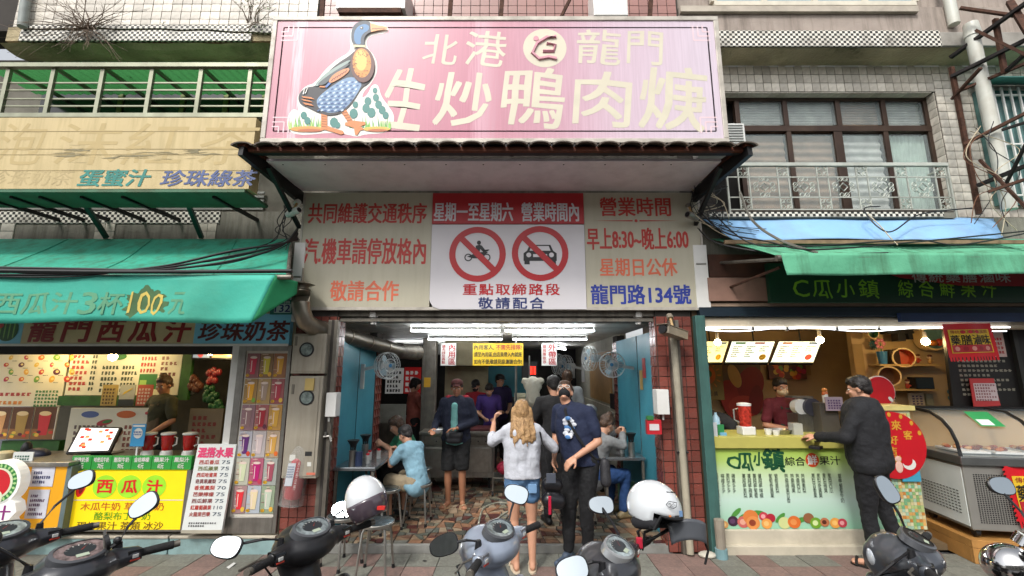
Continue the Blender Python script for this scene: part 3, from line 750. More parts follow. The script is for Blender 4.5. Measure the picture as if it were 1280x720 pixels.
for i in range(26):
    x = gr.uniform(100, 290) if i % 2 else gr.uniform(520, 665); h = gr.uniform(25, 55); dp([(x-5, 640), (x+5, 640), (x+gr.uniform(-8, 8), 640-h)], MP(('#8fca5e', '#b9d77a')[i % 2]))
de(200, 638, 95, 16, MP('#d9984a')); de(215, 645, 70, 9, MP('#b5643a')); de(590, 638, 75, 14, MP('#e3b04c')); de(595, 645, 55, 8, MP('#b5643a'))
org = MP('#cf7f45'); org2 = MP('#8a4a24')
dp([(278,550),(312,555),(312,618),(345,632),(400,648),(408,662),(390,670),(345,655),(300,642),(278,642)], org)
dp([(385,535),(418,528),(455,590),(525,598),(528,612),(500,622),(520,640),(498,645),(480,672),(468,668),(462,632),(410,615),(415,600),(430,600)], org)
for i in range(5): dp([(282, 565+i*14), (310, 568+i*14), (310, 571+i*14), (282, 569+i*14)], org2)
for i in range(4): dp([(395+i*9, 548+i*14), (424+i*9, 542+i*14), (426+i*9, 545+i*14), (396+i*9, 552+i*14)], org2)
dp(smoothp([(148,470),(158,430),(200,402),(250,398),(320,312),(380,262),(440,225),(468,196),(535,196),(578,250),(582,325),(545,382),(503,405),(455,490),(395,550),(320,565),(260,545),(200,515),(163,500)], 2), MP('#2b2a30'))
dp(smoothp([(250,490),(262,458),(330,402),(440,335),(512,375),(490,425),(445,490),(395,538),(320,550),(270,530)], 2), MP('#7796b8'))
for r_ in range(9):
    for c_i in range(14):
        x = 265 + c_i*19 + (r_ % 2)*9; y = 375 + r_*20 + 0
        if (y > 545 - (x-250)*.05 and False) or y < 470-(x-262)*.72+0 or y > 548 or x > 505-(y-380)*.62: continue
        de(x, y, 9, 5, MP('#c3d3e6' if (r_+c_i) % 2 else '#3f5f92'), 6, -.5)
dp(smoothp([(240,395),(300,330),(380,280),(440,250),(445,262),(380,300),(320,350),(262,402)], 1), MP('#8fa09b'))
dp(smoothp([(250,395),(310,345),(380,300),(435,268),(440,280),(380,318),(330,362),(300,392)], 1), MP('#4c5458'))
dp(smoothp([(318,372),(350,330),(430,292),(442,312),(400,348),(335,385)], 1), MP('#cf8a5c'))
for i in range(6): dp([(335+i*15, 368-i*9), (348+i*15, 352-i*9), (352+i*15, 354-i*9), (340+i*15, 372-i*9)], MP('#8a4a34'))
dp([(300,405),(322,378),(336,384),(312,408)], MP('#4f78b8'))
for a in ([(165,470),(215,480),(235,492),(180,480)], [(170,455),(225,462),(245,475),(180,465)], [(175,490),(225,500),(240,512),(190,503)], [(272,398),(305,400),(300,408),(270,406)]): dp(a, org)
dp([(175,445),(185,415),(188,415),(184,445)], MP('#e9e6de')); dp([(188,440),(202,410),(205,411),(195,440)], MP('#e9e6de'))
de(512, 280, 68, 100, MP('#5a2c24'), 24, -.05); de(508, 270, 52, 82, MP('#d98f3a'), 24, -.05); de(503, 255, 34, 58, MP('#e8be62'), 20, -.05)
for i in range(40): a = gr.uniform(0, 6.28); k = gr.uniform(.55, .98); de(508+52*k*math.cos(a), 270+82*k*math.sin(a), 4, 3, MP('#8a3f22'), 5)
dp(smoothp([(455,172),(446,110),(462,55),(510,32),(562,40),(566,95),(535,110),(518,140),(528,176)], 2), MP('#1f2f42'))
dp(smoothp([(470,165),(462,110),(480,70),(520,50),(550,60),(548,88),(515,105),(500,140),(505,168)], 2), MP('#3f78a8'))
dp([(460,168),(528,172),(528,184),(458,180)], MP('#e0cfa0'))
dp([(556,48),(570,50),(600,60),(648,68),(652,80),(600,88),(560,98)], MP('#e0a268')); dp([(565,76),(640,75),(640,79),(565,82)], org2)
de(508, 75, 10, 9, MP('#1a1a1a'), 10); de(506, 73, 4, 4, MP('#d8d8d8'), 8)
D.build('duck_print', sg)
# lightbox supports behind sign
b = MB()
for x in (-2.2, -1.1, 0, 1.1, 1.9): b.bar((x, 4.37, sz0+.1), (x, 4.95, sz0+.3), .04, .04, rust); b.bar((x, 4.37, sz1-.15), (x, 4.98, sz1+.1), .04, .04, rust)
b.build('support_bars', sg)

# ---- traffic notice board under the canopy (three boards)
Y2 = 5.0
nb = thing('notice_board', 'long cream parking notice board with red prohibition signs and opening hours', 'sign', (-.12, 5.0, 2.53))
bz0, bz1 = P(620, 387, Y2).z, P(620, 241, Y2).z
crm = M('board_cream', '#b5b09c', .45, var=.04, scale=2, dirt=.2, dirtc='#8f8468', dscale=3, streak=True)
wht = M('board_white', '#cfccd0', .4, var=.03, dirt=.12, dirtc='#9a9086', dscale=3)
red = M('sign_red', '#b01a22', .4, var=.06); red2 = M('faded_red', '#b23028', .5, var=.1); orr = M('faded_orange', '#d4694a', .5, var=.15, scale=3); navy = M('sign_navy', '#1c2a63', .45); blu = M('sign_blue', '#22358c', .45); ink = M('ink_black', '#17171a', .45)
bX0, bX1 = -2.43, 2.18
xa_, xb_ = P(539, 315, Y2).x, P(731, 315, Y2).x
b = MB(); b.box(bX0, xa_-.004, Y2, Y2+.06, bz0+.03, bz1, crm); b.build('left_board', nb)
b = MB(); b.box(xb_+.004, bX1, Y2, Y2+.06, bz0+.03, bz1, crm); b.build('right_board', nb)
b = MB(); b.box(xa_, xb_, Y2-.012, Y2+.06, P(635, 280, Y2).z, bz1-.01, red); b.build('red_panel', nb)
b = MB(); zt = P(635, 281, Y2).z
b.prism([(xa_, zt), (xb_, zt), (xb_, bz0+.0), (xa_+.12, bz0+.0), (xa_+.04, bz0+.03), (xa_, bz0+.1)], Y2-.014, Y2+.06, wht); b.build('white_panel', nb, bev=.003)
b = MB(); b.box(bX0-.02, bX1+.02, Y2-.006, Y2+.05, bz0-.005, bz0+.028, frm); b.box(bX0-.025, bX0-.001, Y2-.006, Y2+.05, bz0+.03, bz1, frm); b.box(bX1+.001, bX1+.025, Y2-.006, Y2+.05, bz0+.03, bz1, frm); b.build('frame', nb)
yl = Y2-.002
def fit(px0, py0, px1, py1): return sq(px0, py0, px1, py1, Y2)
b = MB()
letter(b, '共同維護交通秩序', *fit(386,254,533,279), yl, red2, bold=.03)
letter(b, '汽.機車請停放格內', *fit(380,298,532,330), yl, red2, bold=.025)
letter(b, '敬請合作', *fit(413,351,498,376), yl, orr, bold=.03)
letter(b, '營業時間', *fit(750,247,838,270), yl, red2, bold=.03)
letter(b, '早上8:30~晚上6:00', *fit(734,285,860,312), yl, red2, bold=.03)
letter(b, '星期日公休', *fit(750,323,846,345), yl, orr, bold=.03)
letter(b, '龍門路134號', *fit(739,356,863,380), yl, blu, bold=.04)
c = q(795, 276, Y2); b.disc(c[0], c[1], .018, .018, yl, red2, 14); 
for s in (-1, 1): b.flat([(c[0]+s*.04, c[1]-.008), (c[0]+s*.5, c[1]), (c[0]+s*.04, c[1]+.008)], yl, red2)
b.build('lettering', nb)
b = MB()
letter(b, '星期一至星期六', *fit(543,254,641,277), Y2-.015, wht, bold=.03); letter(b, '營業時間內', *fit(652,254,723,277), Y2-.015, wht, bold=.03)
letter(b, '重點取締路段', *fit(579,355,699,369), Y2-.017, red, bold=.035, sp=1.2); letter(b, '敬請配合', *fit(598,372,680,386), Y2-.017, navy, bold=.035, sp=1.25)
b.build('lettering', nb)
y3 = Y2-.016
for k, (cx, cy) in enumerate(((597, 318), (675, 317))):
    c = q(cx, cy, Y2); b = MB(); r1 = .325
    b.ring(c[0], c[1], r1*.78, r1, y3-.002, red)
    a = math.radians(-45); d = (math.cos(a), math.sin(a)); n_ = (-d[1], d[0]); w = .035
    b.flat([(c[0]+d[0]*s*r1*.8+n_[0]*t, c[1]+d[1]*s*r1*.8+n_[1]*t) for s, t in ((-1,-w),(1,-w),(1,w),(-1,w))], y3-.0035, red)
    if k == 0:
        for s in (-1, 1): b.ring(c[0]+s*.105, c[1]-.04, .032, .045, y3-.001, ink, 20)
        b.flat([(c[0]+x, c[1]+z) for x, z in ((-.12,-.03),(-.05,.0),(.02,.02),(.1,.03),(.12,.02),(.06,-.02),(.03,-.05),(-.05,-.05))], y3-.0012, ink)
        b.flat([(c[0]+x, c[1]+z) for x, z in ((-.03,.01),(-.02,.1),(.02,.11),(.05,.1),(.1,.03),(.07,.02),(.03,.06),(.02,.0))], y3-.0014, ink)
        b.disc(c[0]+.015, c[1]+.135, .024, .026, y3-.0016, ink, 12)
        b.flat([(c[0]+x, c[1]+z) for x, z in ((.05,.045),(.11,.03),(.14,.05),(.12,.055))], y3-.0014, ink)
    else:
        b.flat([(c[0]+x, c[1]+z) for x, z in ((-.19,-.09),(-.19,.0),(-.15,.03),(-.12,.1),(.12,.1),(.15,.03),(.19,.0),(.19,-.09))], y3-.001, ink)
        b.flat([(c[0]+x, c[1]+z) for x, z in ((-.12,.03),(-.1,.085),(.1,.085),(.12,.03))], y3-.0014, wht)
        for s in (-1, 1): b.disc(c[0]+s*.13, c[1]-.02, .028, .028, y3-.0014, wht, 14); b.rect(c[0]+s*.15-.03, c[0]+s*.15+.03, c[1]-.13, c[1]-.09, y3-.001, ink)
        b.rect(c[0]-.08, c[0]+.08, c[1]-.045, c[1]-.01, y3-.0014, wht)
    b.build('prohibition_symbol', nb)
# grey housings at either end of the board
for nm, a, c_, d, e_, s in (('sign_end_box', 364, 378, 303, 402, 'left'), ('sign_end_box', 869, 886, 306, 385, 'right')):
    x0, x1, z0, z1 = R(a, d, c_, e_, 4.99)
    b = MB(); b.box(x0, x1, 4.99, 5.12, z0, z1, whitep); b.box(x0+.02, x1-.02, 4.98, 4.99, z0+.5, z0+.52, steel)
    o = b.build(nm, bev=.006, org=(x0, 5.0, z0)); tag(o, 'narrow white metal box fixed at the %s end of the parking notice board' % s, 'metal box', 'end boxes of the notice board')

# ---- cream drinks sign on the left building
YL = 4.3
ls = thing('shop_sign', 'weathered cream drinks sign with faded tan characters left of the duck sign', 'sign', (-4.5, 4.35, 3.66))
lz0, lz1 = P(160, 236, YL).z, P(160, 147, YL).z
ylw = M('weathered_cream', '#c4b183', .6, var=.06, scale=3, dirt=.4, dirtc='#8e8052', dscale=2.5, streak=True)
b = MB()
n = 4
b.box(-7, -2.68, YL, YL+.16, lz0, lz1, ylw); b.build('panel', ls)
b = MB()
for f_ in (.25, .47, .55, .8): z = lz0+(lz1-lz0)*f_; b.box(-7, -2.68, YL-.002, YL, z-.003, z+.003, M('seam_tan', '#8f7f55', .7))
b.build('seam', ls)
crk = random.Random(9); b = MB()
for i in range(40): 
    x = crk.uniform(-4.9, -3.2); z = lz0+(lz1-lz0)*.47+crk.gauss(0, .04); b.flat([(x, z), (x+crk.uniform(.05,.3), z+crk.uniform(-.01,.02)), (x+crk.uniform(.05,.3), z+crk.uniform(-.01,.01))], YL-.003-.0002*i/40, M('peeling_stain', '#8c8468', .9))
b.build('peeling_marks', ls, kind='stuff')
b = MB(); fad = M('faded_tan', '#b7a373', .7, var=.06); fad2 = M('faded_tan_two', '#b5a378', .7)
for ch, x0, x1 in (('泡', -2, 56), ('沫', 72, 150), ('紅', 158, 232), ('茶', 250, 322)): letter(b, ch, *sq(x0, 154, x1, 206, YL), YL-.0012, fad, slant=.15)
letter(b, '珍珠奶茶', *sq(-14, 212, 91, 232, YL), YL-.0012, fad2, slant=.25)
letter(b, '蛋蜜汁', *sq(100, 212, 188, 233, YL), YL-.004, M('teal_letter', '#2f7f74', .5, var=.15), bold=.045, slant=.25)
letter(b, '珍珠綠茶', *sq(203, 213, 320, 233, YL), YL-.004, M('slate_letter', '#4b5a86', .5, var=.12), bold=.035, slant=.25)
b.build('lettering', ls)
grs = M('green_soffit', '#3f6a50', .6, var=.15, dirt=.5, dirtc='#5a3a20')
b = MB(); b.box(-7, -2.72, YL+.0, 4.75, lz0-.035, lz0-.005, grs); b.build('underside', ls)
for px0, px1 in ((103, 133), (233, 252)):
    b = MB(); a = P(px0, 250, 4.7); c_ = P(px1, 297, 5.15); b.bar(a, c_, .045, .04, M('green_iron', '#2a4a42', .5, .4)); b.build('strut', ls)
for px in (20, 55, 90, 140, 190, 300):
    b = MB(); a = P(px-20, 241, 4.55); b.bar((a.x, 4.4, lz0-.04), (a.x, 5.25, lz0-.02), .03, .04, black); b.build('bracket', ls)

# ================================================================== AWNINGS
def cloth(name, h, var=.12): return M(name, h, .75, var=var, scale=2.5, dirt=.8, dirtc='#3a5a40', dscale=1.5, streak=True, bump=.8, bscale=6)
gA = cloth('awning_jade', '#2c957c'); gB = cloth('awning_green', '#5aa682'); gV = M('valance_jade', '#3aa893', .7, var=.08, scale=2, dirt=.35, dirtc='#5f9a7c', dscale=1.5, bump=.5, bscale=5)
la = thing('awning', 'turquoise green cloth awning with faded price lettering over the watermelon juice stall', 'awning', (-4.5, 4.6, 2.9))
zb, zf = P(200, 299, 5.15).z, P(200, 345, 4.12).z
ax0, ax1b, ax1f = -7.2, P(363, 305, 5.15).x, P(361, 346, 4.12).x
def V3(p, e): return Vector(p)+Vector((0, -e*.5, e))
def aw(u, v):
    Y = 5.15 + (4.12-5.15)*v; x = ax0 + u*((ax1b + (ax1f-ax1b)*v) - ax0)
    z = zb + (zf-zb)*v - .04*math.sin(v*math.pi) + .012*noise.noise(Vector((x*1.7, Y*2, 2)))*4*v*(1.3-v)
    if v > .5: z += 0
    return (x, Y, z)
b = MB(); b.sheet(aw, 90, 14, gA); b.build('canopy_cloth', la, smooth=True, solid=.004, ang=180)
vz = P(200, 403, 4.1).z
xr0, xr1 = P(345, 350, 4.1).x, P(318, 402, 4.1).x
def val(u, v):
    x = ax0 + u*((xr0 + (xr1-xr0)*v) - ax0)
    fold = .03*math.sin((x*1.0)*7+v*2)*v*(1 if x > -3 else .25)
    return (x, 4.1 - .02 + fold, zf + (vz-zf)*v + (.012*math.sin(x*3)*v))
for k in range(4):
    u = .2+.22*k; b = MB(); b.tube([V3(aw(u, j/10), .006) for j in range(11)], .006, gA, 4); b.build('seam', la)
b = MB(); b.sheet(val, 110, 8, gV); b.build('valance', la, smooth=True, solid=.003, ang=180)
def side(u, v):
    p0 = Vector(val(1, v)); p1 = Vector((ax1f, 4.3, zf - .02 - .12*v)); r_ = p0.lerp(p1, u); return r_
b = MB(); b.sheet(side, 6, 8, M('awning_green_side', '#2f9c66', .75, var=.12)); b.build('side_flap', la, smooth=True, solid=.003, ang=180)
b = MB(); b.cyl((ax0, 4.12, zf-.01), (ax1f+.03, 4.12, zf-.01), .025, None, dsteel, 10); b.build('front_pole', la)
b = MB(); b.cyl((ax1f-.02, 4.14, zf), (ax1b+.02, 5.12, zb-.05), .018, None, dsteel, 8); b.build('arm', la)
b = MB(); ol = M('faded_olive', '#5f9a78', .8, var=.1)
fV = lambda x, y, z: (x, val(min(1, max(0, (x-ax0)/(xr0-ax0))), (zf-z)/(zf-vz))[1] - .006, z)
YV = 4.1
for s, x0, x1 in (('西瓜汁', -3, 100), ('3', 104, 124), ('杯', 127, 156), ('元', 216, 238)): letter(b, s, *sq(x0, 366, x1, 393, YV), YV, ol, bold=.03, slant=.12, f=fV)
b.build('lettering', la)
b = MB(); c = q(184, 380, YV); ps = []
cr_ = random.Random(2)
for i in range(60): t = 2*math.pi*i/60; k = 1+.22*cr_.uniform(-1, 1); ps.append((c[0]+.185*k*math.cos(t), c[1]+.145*k*math.sin(t)))
b.add([fV(x, 0, z) for x, z in ps] + [fV(c[0], 0, c[1])], [(i, (i+1) % 60, 60) for i in range(60)], M('scrawl_patch', '#4a6a45', .9, var=.2))
f2 = lambda x, y, z: (x, fV(x, y, z)[1]-.003, z)
letter(b, '100', *sq(164, 366, 206, 393, YV), YV, M('scrawl_yellow', '#c9b45a', .7, var=.1), bold=.0, slant=.15, wob=.1, f=f2); b.build('price_patch', la)
# upper awning of the left stall lies under the cables; lower seam
# right awning
ra = thing('awning', 'plain green cloth awning with drooping front over the fruit juice shop', 'awning', (4.5, 4.6, 3.0))
YR = 4.15
rzb, rzf, rzv = P(1100, 298, 5.1).z, P(1100, 321, YR).z, P(1100, 345, YR).z
rx0b, rx0f, rx0v = P(888, 300, 5.1).x, P(975, 322, YR).x, P(981, 348, YR).x
def awr(u, v):
    Y = 5.1+(YR-5.1)*v; xl = rx0b+(rx0f-rx0b)*v; x = xl+u*(7.5-xl)
    return (x, Y, rzb+(rzf-rzb)*v - .05*math.sin(v*math.pi)*math.sin(min(1, u*3)*1.5) + .01*math.sin(x*5+v*3))
b = MB(); b.sheet(awr, 70, 12, gB); b.build('canopy_cloth', ra, smooth=True, solid=.004, ang=180)
for k in range(4):
    u = .1+.25*k; b = MB(); b.tube([V3(awr(u, j/10), .006) for j in range(11)], .006, gB, 4); b.build('seam', ra)
def valr(u, v):
    xl = rx0f+(rx0v-rx0f)*v; x = xl+u*(7.5-xl)
    return (x, YR-.02+.02*math.sin(x*6+v*1.5)*v, rzf+.03+(rzv-rzf-.03)*v + x*0 + .03*(x-2.5)/3*v*.6)
b = MB(); b.sheet(valr, 90, 8, gB); b.build('valance', ra, smooth=True, solid=.003, ang=180)
b = MB(); b.cyl((rx0f-.03, YR+.01, rzf-.01), (7.5, YR+.01, rzf+.0), .03, None, dsteel, 10); b.build('front_pole', ra)
b = MB(); b.cyl((rx0f, YR+.02, rzf-.02), (rx0b+.05, 5.1, rzb-.3), .018, None, dsteel, 8); b.cyl((rx0f+.05, YR+.1, rzf-.08), (rx0b+.1, 5.1, rzb-.62), .015, None, rust, 8); b.build('arm', ra)
# blue tarpaulin
blt = M('blue_tarp', '#86b4de', .5, var=.06, scale=4, bump=.1, dirt=.25, dirtc='#7a6a58', dscale=3)
z0, z1 = P(1080, 300, 4.75).z, P(1080, 272, 5.02).z
def tarp(u, v):
    xl = P(905-20*v, 290, 4.9).x; xr = P(1262-30*(1-v), 290, 4.9).x; x = xl+(xr-xl)*u
    rag = .03*noise.noise(Vector((x*7, 1, 1))) if v > .9 else 0
    if u < .04 or u > .96: rag += .02*noise.noise(Vector((v*30, x, 1)))
    return (x+rag, 5.04+(4.72-5.04)*(1-v), z0+(z1-z0)*v + .01*math.sin(x*4))
b = MB(); b.sheet(lambda u, v: tarp(u, v), 80, 8, blt); o = b.build('blue_tarpaulin', smooth=True, org=(4, 4.9, z0), ang=180, solid=.003); tag(o, 'bright blue tarpaulin strip laid under the wrought iron balcony', 'tarpaulin')
b = MB(); b.box(P(905,300,4.7).x, P(1278,300,4.7).x, 4.68, 4.71, z0-.06, z0-.02, M('old_wood', '#7f6a52', .85, var=.25, scale=12)); o = b.build('wooden_batten', org=(4, 4.7, z0)); tag(o, 'weathered wooden batten along the lower edge of the blue tarpaulin', 'batten')

# ================================================================== PIPES, CABLES, CAMERAS
pvc = M('white_pvc', '#c5c6bc', .4, var=.05, dirt=.45, dirtc='#8a7a62', dscale=3)
b = MB(); a = P(1216, 44, 4.8); c_ = P(1240, 252, 4.8); b.cyl(P(1215, 44, 4.8), (a.x, 4.8, P(1240, 262, 4.8).z), .068, None, pvc, 16)
tp = (a.x, 4.8, P(1216, 30, 4.8).z); b.cyl((a.x, 4.8, P(1215, 46, 4.8).z), tp, .085, .07, pvc, 16)
o = b.build('drain_pipe', smooth=True, org=(a.x, 4.8, P(1240, 262, 4.8).z)); tag(o, 'tall white plastic drain pipe in front of the rusty stair frame', 'pipe')
b = MB(); a = P(1186, 36, 5.0); b.cyl((a.x, 5.0-.07, a.z), (a.x, 4.93, a.z+.9), .06, None, pvc, 14); o = b.build('drain_pipe', smooth=True, org=a); tag(o, 'short white drain pipe entering the ledge at the top right', 'pipe')
fe = thing('fire_escape', 'rusty steel stair frame at the top right corner of the picture', 'stair frame', P(1240, 262, 4.7))
dk = M('dark_iron', '#221d1c', .7, .4, var=.3)
for (p0, p1, Ya, Yb, w, m) in (((1189, 84), (1224, 268), 4.95, 4.95, .05, rust), ((1189, 96), (1282, 50), 4.95, 4.4, .05, dk), ((1196, 115), (1285, 78), 4.95, 4.5, .04, rust),
    ((1206, 180), (1285, 140), 4.9, 4.5, .045, rust), ((1210, 176), (1285, 152), 5.0, 4.6, .035, dk), ((1244, 24), (1256, 92), 4.6, 4.6, .05, rust), ((1220, 38), (1285, 70), 4.6, 4.3, .04, rust), ((1188, 72), (1285, 2), 5.0, 4.3, .05, dk),
    ((1256, 90), (1290, 60), 4.6, 4.3, .04, dk), ((1222, 232), (1285, 206), 4.9, 4.5, .05, dk), ((1225, 200), (1285, 262), 4.7, 4.4, .035, rust), ((1262, 2), (1285, 40), 4.5, 4.3, .06, rust), ((1255, 235), (1285, 175), 4.6, 4.3, .03, dk), ((1226, 85), (1190, 124), 4.6, 5.0, .035, rust), ((1200, 10), (1285, 22), 4.7, 4.4, .04, rust), ((1235, 240), (1288, 222), 4.5, 4.3, .04, rust)):
    b = MB(); b.bar(P(*p0, Ya), P(*p1, Yb), w, w*.7, m); b.build('strut', fe)
# window with teal hood at right edge
rw = thing('barred_window', 'teal hooded window with white bars behind the rusty stair frame', 'window', P(1262, 250, 5.2))
x0, z0 = q(1252, 255, 5.2); z1 = wz(112, 5.2); teal = M('teal_sheet', '#4f8f8a', .5, var=.1)
b = MB(); b.box(x0, x0+.9, 5.22, 5.28, z0, z1, M('teal_pane', '#4a6f6c', .15, var=.3)); b.build('pane', rw)
for i in range(6): b = MB(); b.bar((x0+.03+.11*i, 5.16, z0), (x0+.03+.11*i, 5.16, z1), .02, .02, whitep); b.build('bar', rw)
for i in range(3): b = MB(); zz = z0+.1+(z1-z0-.2)*i/2; b.bar((x0, 5.17, zz), (x0+.9, 5.17, zz), .02, .02, whitep); b.build('bar', rw)
b = MB(); b.add([(x0-.05, 5.28, z1+.12), (x0+.9, 5.28, z1+.12), (x0+.9, 4.95, z1), (x0-.05, 4.95, z1)], [(0,1,2,3)], teal); b.build('hood', rw, solid=.01)

cb = M('black_cable', '#151517', .55); cg_ = M('grey_cable', '#6a675f', .6); cw = M('pale_cable', '#b8ab90', .6)
GC = 'black cables strung over the left awning'
for i in range(8):
    o_ = .014*i
    pts = [P(-30, 334+i*1.6, 4.05), P(90, 336+i*1.1+ (2 if i%2 else 0), 4.05), P(200, 337-i*.6, 4.1), P(290, 326-i*2.0 + (i%3)*3, 4.2), P(350, 308-i*.5, 4.5), P(372, 286+i*2, 4.8)]
    cable(pts, .007 if i % 3 else .012, cb, 'thin black cable in the sagging bundle strung across the turquoise awning', GC)
cable([P(-30, 338, 4.04), P(150, 340, 4.04), P(365, 339, 4.1)], .02, cb, 'thickest black cable running level along the turquoise awning seam', None)
for i, pts in enumerate(([P(872, 262, 4.9), P(905, 290, 4.7), P(960, 302, 4.3), P(1020, 312, 4.2), P(1170, 300, 4.4), P(1290, 288, 4.5)],
    [P(878, 250, 4.95), P(930, 300, 4.6), P(1000, 308, 4.3), P(1140, 300, 4.4), P(1200, 306, 4.35), P(1290, 290, 4.5)], [P(872, 285, 4.9), P(900, 305, 4.7), P(990, 318, 4.3), P(1110, 316, 4.25)],
    [P(1100, 258, 4.9), P(1080, 262, 4.8), P(1110, 290, 4.6), P(1150, 268, 4.8), P(1215, 260, 4.8)])):
    cable(pts, .008, cb, ('black cable looping lowest over the right green awning', 'black cable crossing the right green awning above the lowest loop', 'short black cable end drooping on the right green awning', 'black cable hanging in front of the blue tarpaulin')[i], 'cables over the right awning')
cable([P(925, 240, 4.9), P(940, 275, 4.7), P(975, 300, 4.3), P(1022, 316, 4.2)], .014, cg_, 'grey brown hose with a cut end lying on the right green awning', 'cables over the right awning')
cable([P(1085, 268, 4.8), P(1100, 282, 4.7), P(1112, 296, 4.5), P(1122, 306, 4.3)], .006, cw, 'thin pale wire hanging before the blue tarpaulin', 'cables over the right awning')
for i in range(9):
    rr_ = random.Random(i+40); pts = [P(866+rr_.uniform(-3, 10), 215+rr_.uniform(0, 30), 4.95)] + [P(872+rr_.uniform(-8, 45), 240+k*16+rr_.uniform(-10, 10), 4.9+rr_.uniform(-.15, .1)) for k in range(4)] + [P(890+rr_.uniform(0, 80), 300+rr_.uniform(-20, 20), 4.8)]
    cable(pts, .0042, cb if i % 3 else cw, 'loose wire tangled between the notice board and the right awning', 'tangled wires right of the notice board')
for i in range(6):
    rr_ = random.Random(i+70); pts = [P(1215+rr_.uniform(-5, 30), 140+rr_.uniform(0, 40), 4.65)] + [P(1225+rr_.uniform(-20, 50), 190+k*30+rr_.uniform(-10, 10), 4.6) for k in range(3)] + [P(1210+rr_.uniform(0, 70), 285+rr_.uniform(-10, 10), 4.6)]
    cable(pts, .0045, (cb, M('rust_cable', '#6a4630', .7), cw)[i % 3], 'loose wire wound round the rusty stair frame', 'wires on the rusty stair frame')
for i in range(6):
    rr_ = random.Random(i+90); pts = [P(357+rr_.uniform(-3, 8), 255+rr_.uniform(0, 12), 4.95)] + [P(352+rr_.uniform(-12, 12), 275+k*13, 4.85) for k in range(3)] + [P(340+rr_.uniform(-60, 20), 312, 4.7)]
    cable(pts, .005, cb, 'loose wire dangling below the left security camera', 'wires below the left camera')

def cctv(px, py, Y, yaw, tilt, ln, r_, label, m=steel, sq_=False):
    p = P(px, py, Y); t = thing('security_camera', label, 'camera', p)
    T = T3((0,0,0), yaw, tilt)
    b = MB()
    f = lambda v: tuple(T @ Vector(v))
    if sq_: b.box(-r_, r_, -ln/2, ln/2, -r_*.7, r_*.7, m, T); b.box(-r_*1.1, r_*1.1, -ln/2-.04, ln/2, r_*.72, r_*.85, m, T)
    else: b.cyl(f((0,-ln/2,0)), f((0,ln/2,0)), r_, None, m, 18); b.cyl(f((0,-ln/2-.02,.004)), f((0,ln/3,.004)), r_*1.12, None, m, 18)
    b.build('housing', t, smooth=not sq_, local=True, bev=.003 if sq_ else 0)
    b = MB(); b.cyl(f((0,-ln/2-.026,0)), f((0,-ln/2+.0,0)), r_*.8, None, ink, 14); b.build('lens', t, local=True)
    b = MB(); b.cyl((0,0,r_*.6), (0,.08,r_+.12), .014, None, M('camera_bracket', '#a98a5a', .5), 8); b.cyl((0,.07,r_+.1), (0,.1,r_+.14), .035, None, m, 10); b.build('bracket', t, local=True)
    return t
cctv(366, 266, 4.85, math.radians(65), math.radians(-12), .16, .036, 'small white security camera at the left end of the canopy', whitep)
cctv(866, 271, 4.85, math.radians(-60), math.radians(-8), .14, .036, 'small silver security camera at the right end of the notice board', steel)
cctv(842, 416, 4.78, math.radians(-55), math.radians(-10), .34, .06, 'large metal box security camera on the right pillar under the notice board', M('camera_champagne', '#9a9080', .4, .5), True)
for px, s in ((463, 'left'), (801, 'right')):
    p = P(px, 392, 5.0); b = MB(); b.lathe([(.0,-.11),(.03,-.108),(.036,-.06),(.03,-.04),(.052,-.03),(.055,.01),(.05,.03)], (0,0,0), whitep, 16)
    o = b.build('lamp_socket', smooth=True, org=(0,0,0)); o.location = (p.x, 5.12, p.z); tag(o, 'small white ceiling lamp under the %s part of the notice board' % s, 'lamp', 'ceiling lamps under the notice board')
# big exhaust duct
duct = M('duct_steel', '#8c8577', .33, .8, var=.12, scale=8, dirt=.3, dirtc='#4a3f30', streak=True)
dt = thing('exhaust_duct', 'silver exhaust duct bending from the notice board down under the shop ceiling', 'duct', (-2.4, 4.9, 2.3))
b = MB(); dpts = [P(377, 362, 4.78), P(376, 378, 4.78), P(377, 390, 4.78), P(382, 402, 4.82), P(392, 409, 4.9), P(406, 413, 5.05)]
b.tube([(p.x, p.y, p.z) for p in dpts], .095, duct, 18); b.build('elbow', dt, smooth=True)
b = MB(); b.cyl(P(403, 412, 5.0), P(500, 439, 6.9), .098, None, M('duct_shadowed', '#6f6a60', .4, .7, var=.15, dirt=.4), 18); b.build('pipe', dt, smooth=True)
for f_ in (.06, .25, .5, .75):
    a, c_ = P(403, 412, 5.0), P(500, 439, 6.9); p = a.lerp(c_, f_); d = (c_-a).normalized(); b = MB(); b.cyl(p-d*.012, p+d*.012, .103, None, duct, 18); b.build('joint_ring', dt)
p = P(377, 362, 4.78)
b = MB(); b.lathe([(.095,-.02),(.075,.02),(.07,.05),(.13,.055),(.012,.10),(.01,.24)], p, duct, 20); b.build('rain_cap', dt, smooth=True)
b = MB(); b.cyl(P(498, 438, 6.9), P(522, 441, 7.4), .12, None, dsteel, 14); b.build('fan_housing', dt, smooth=True)
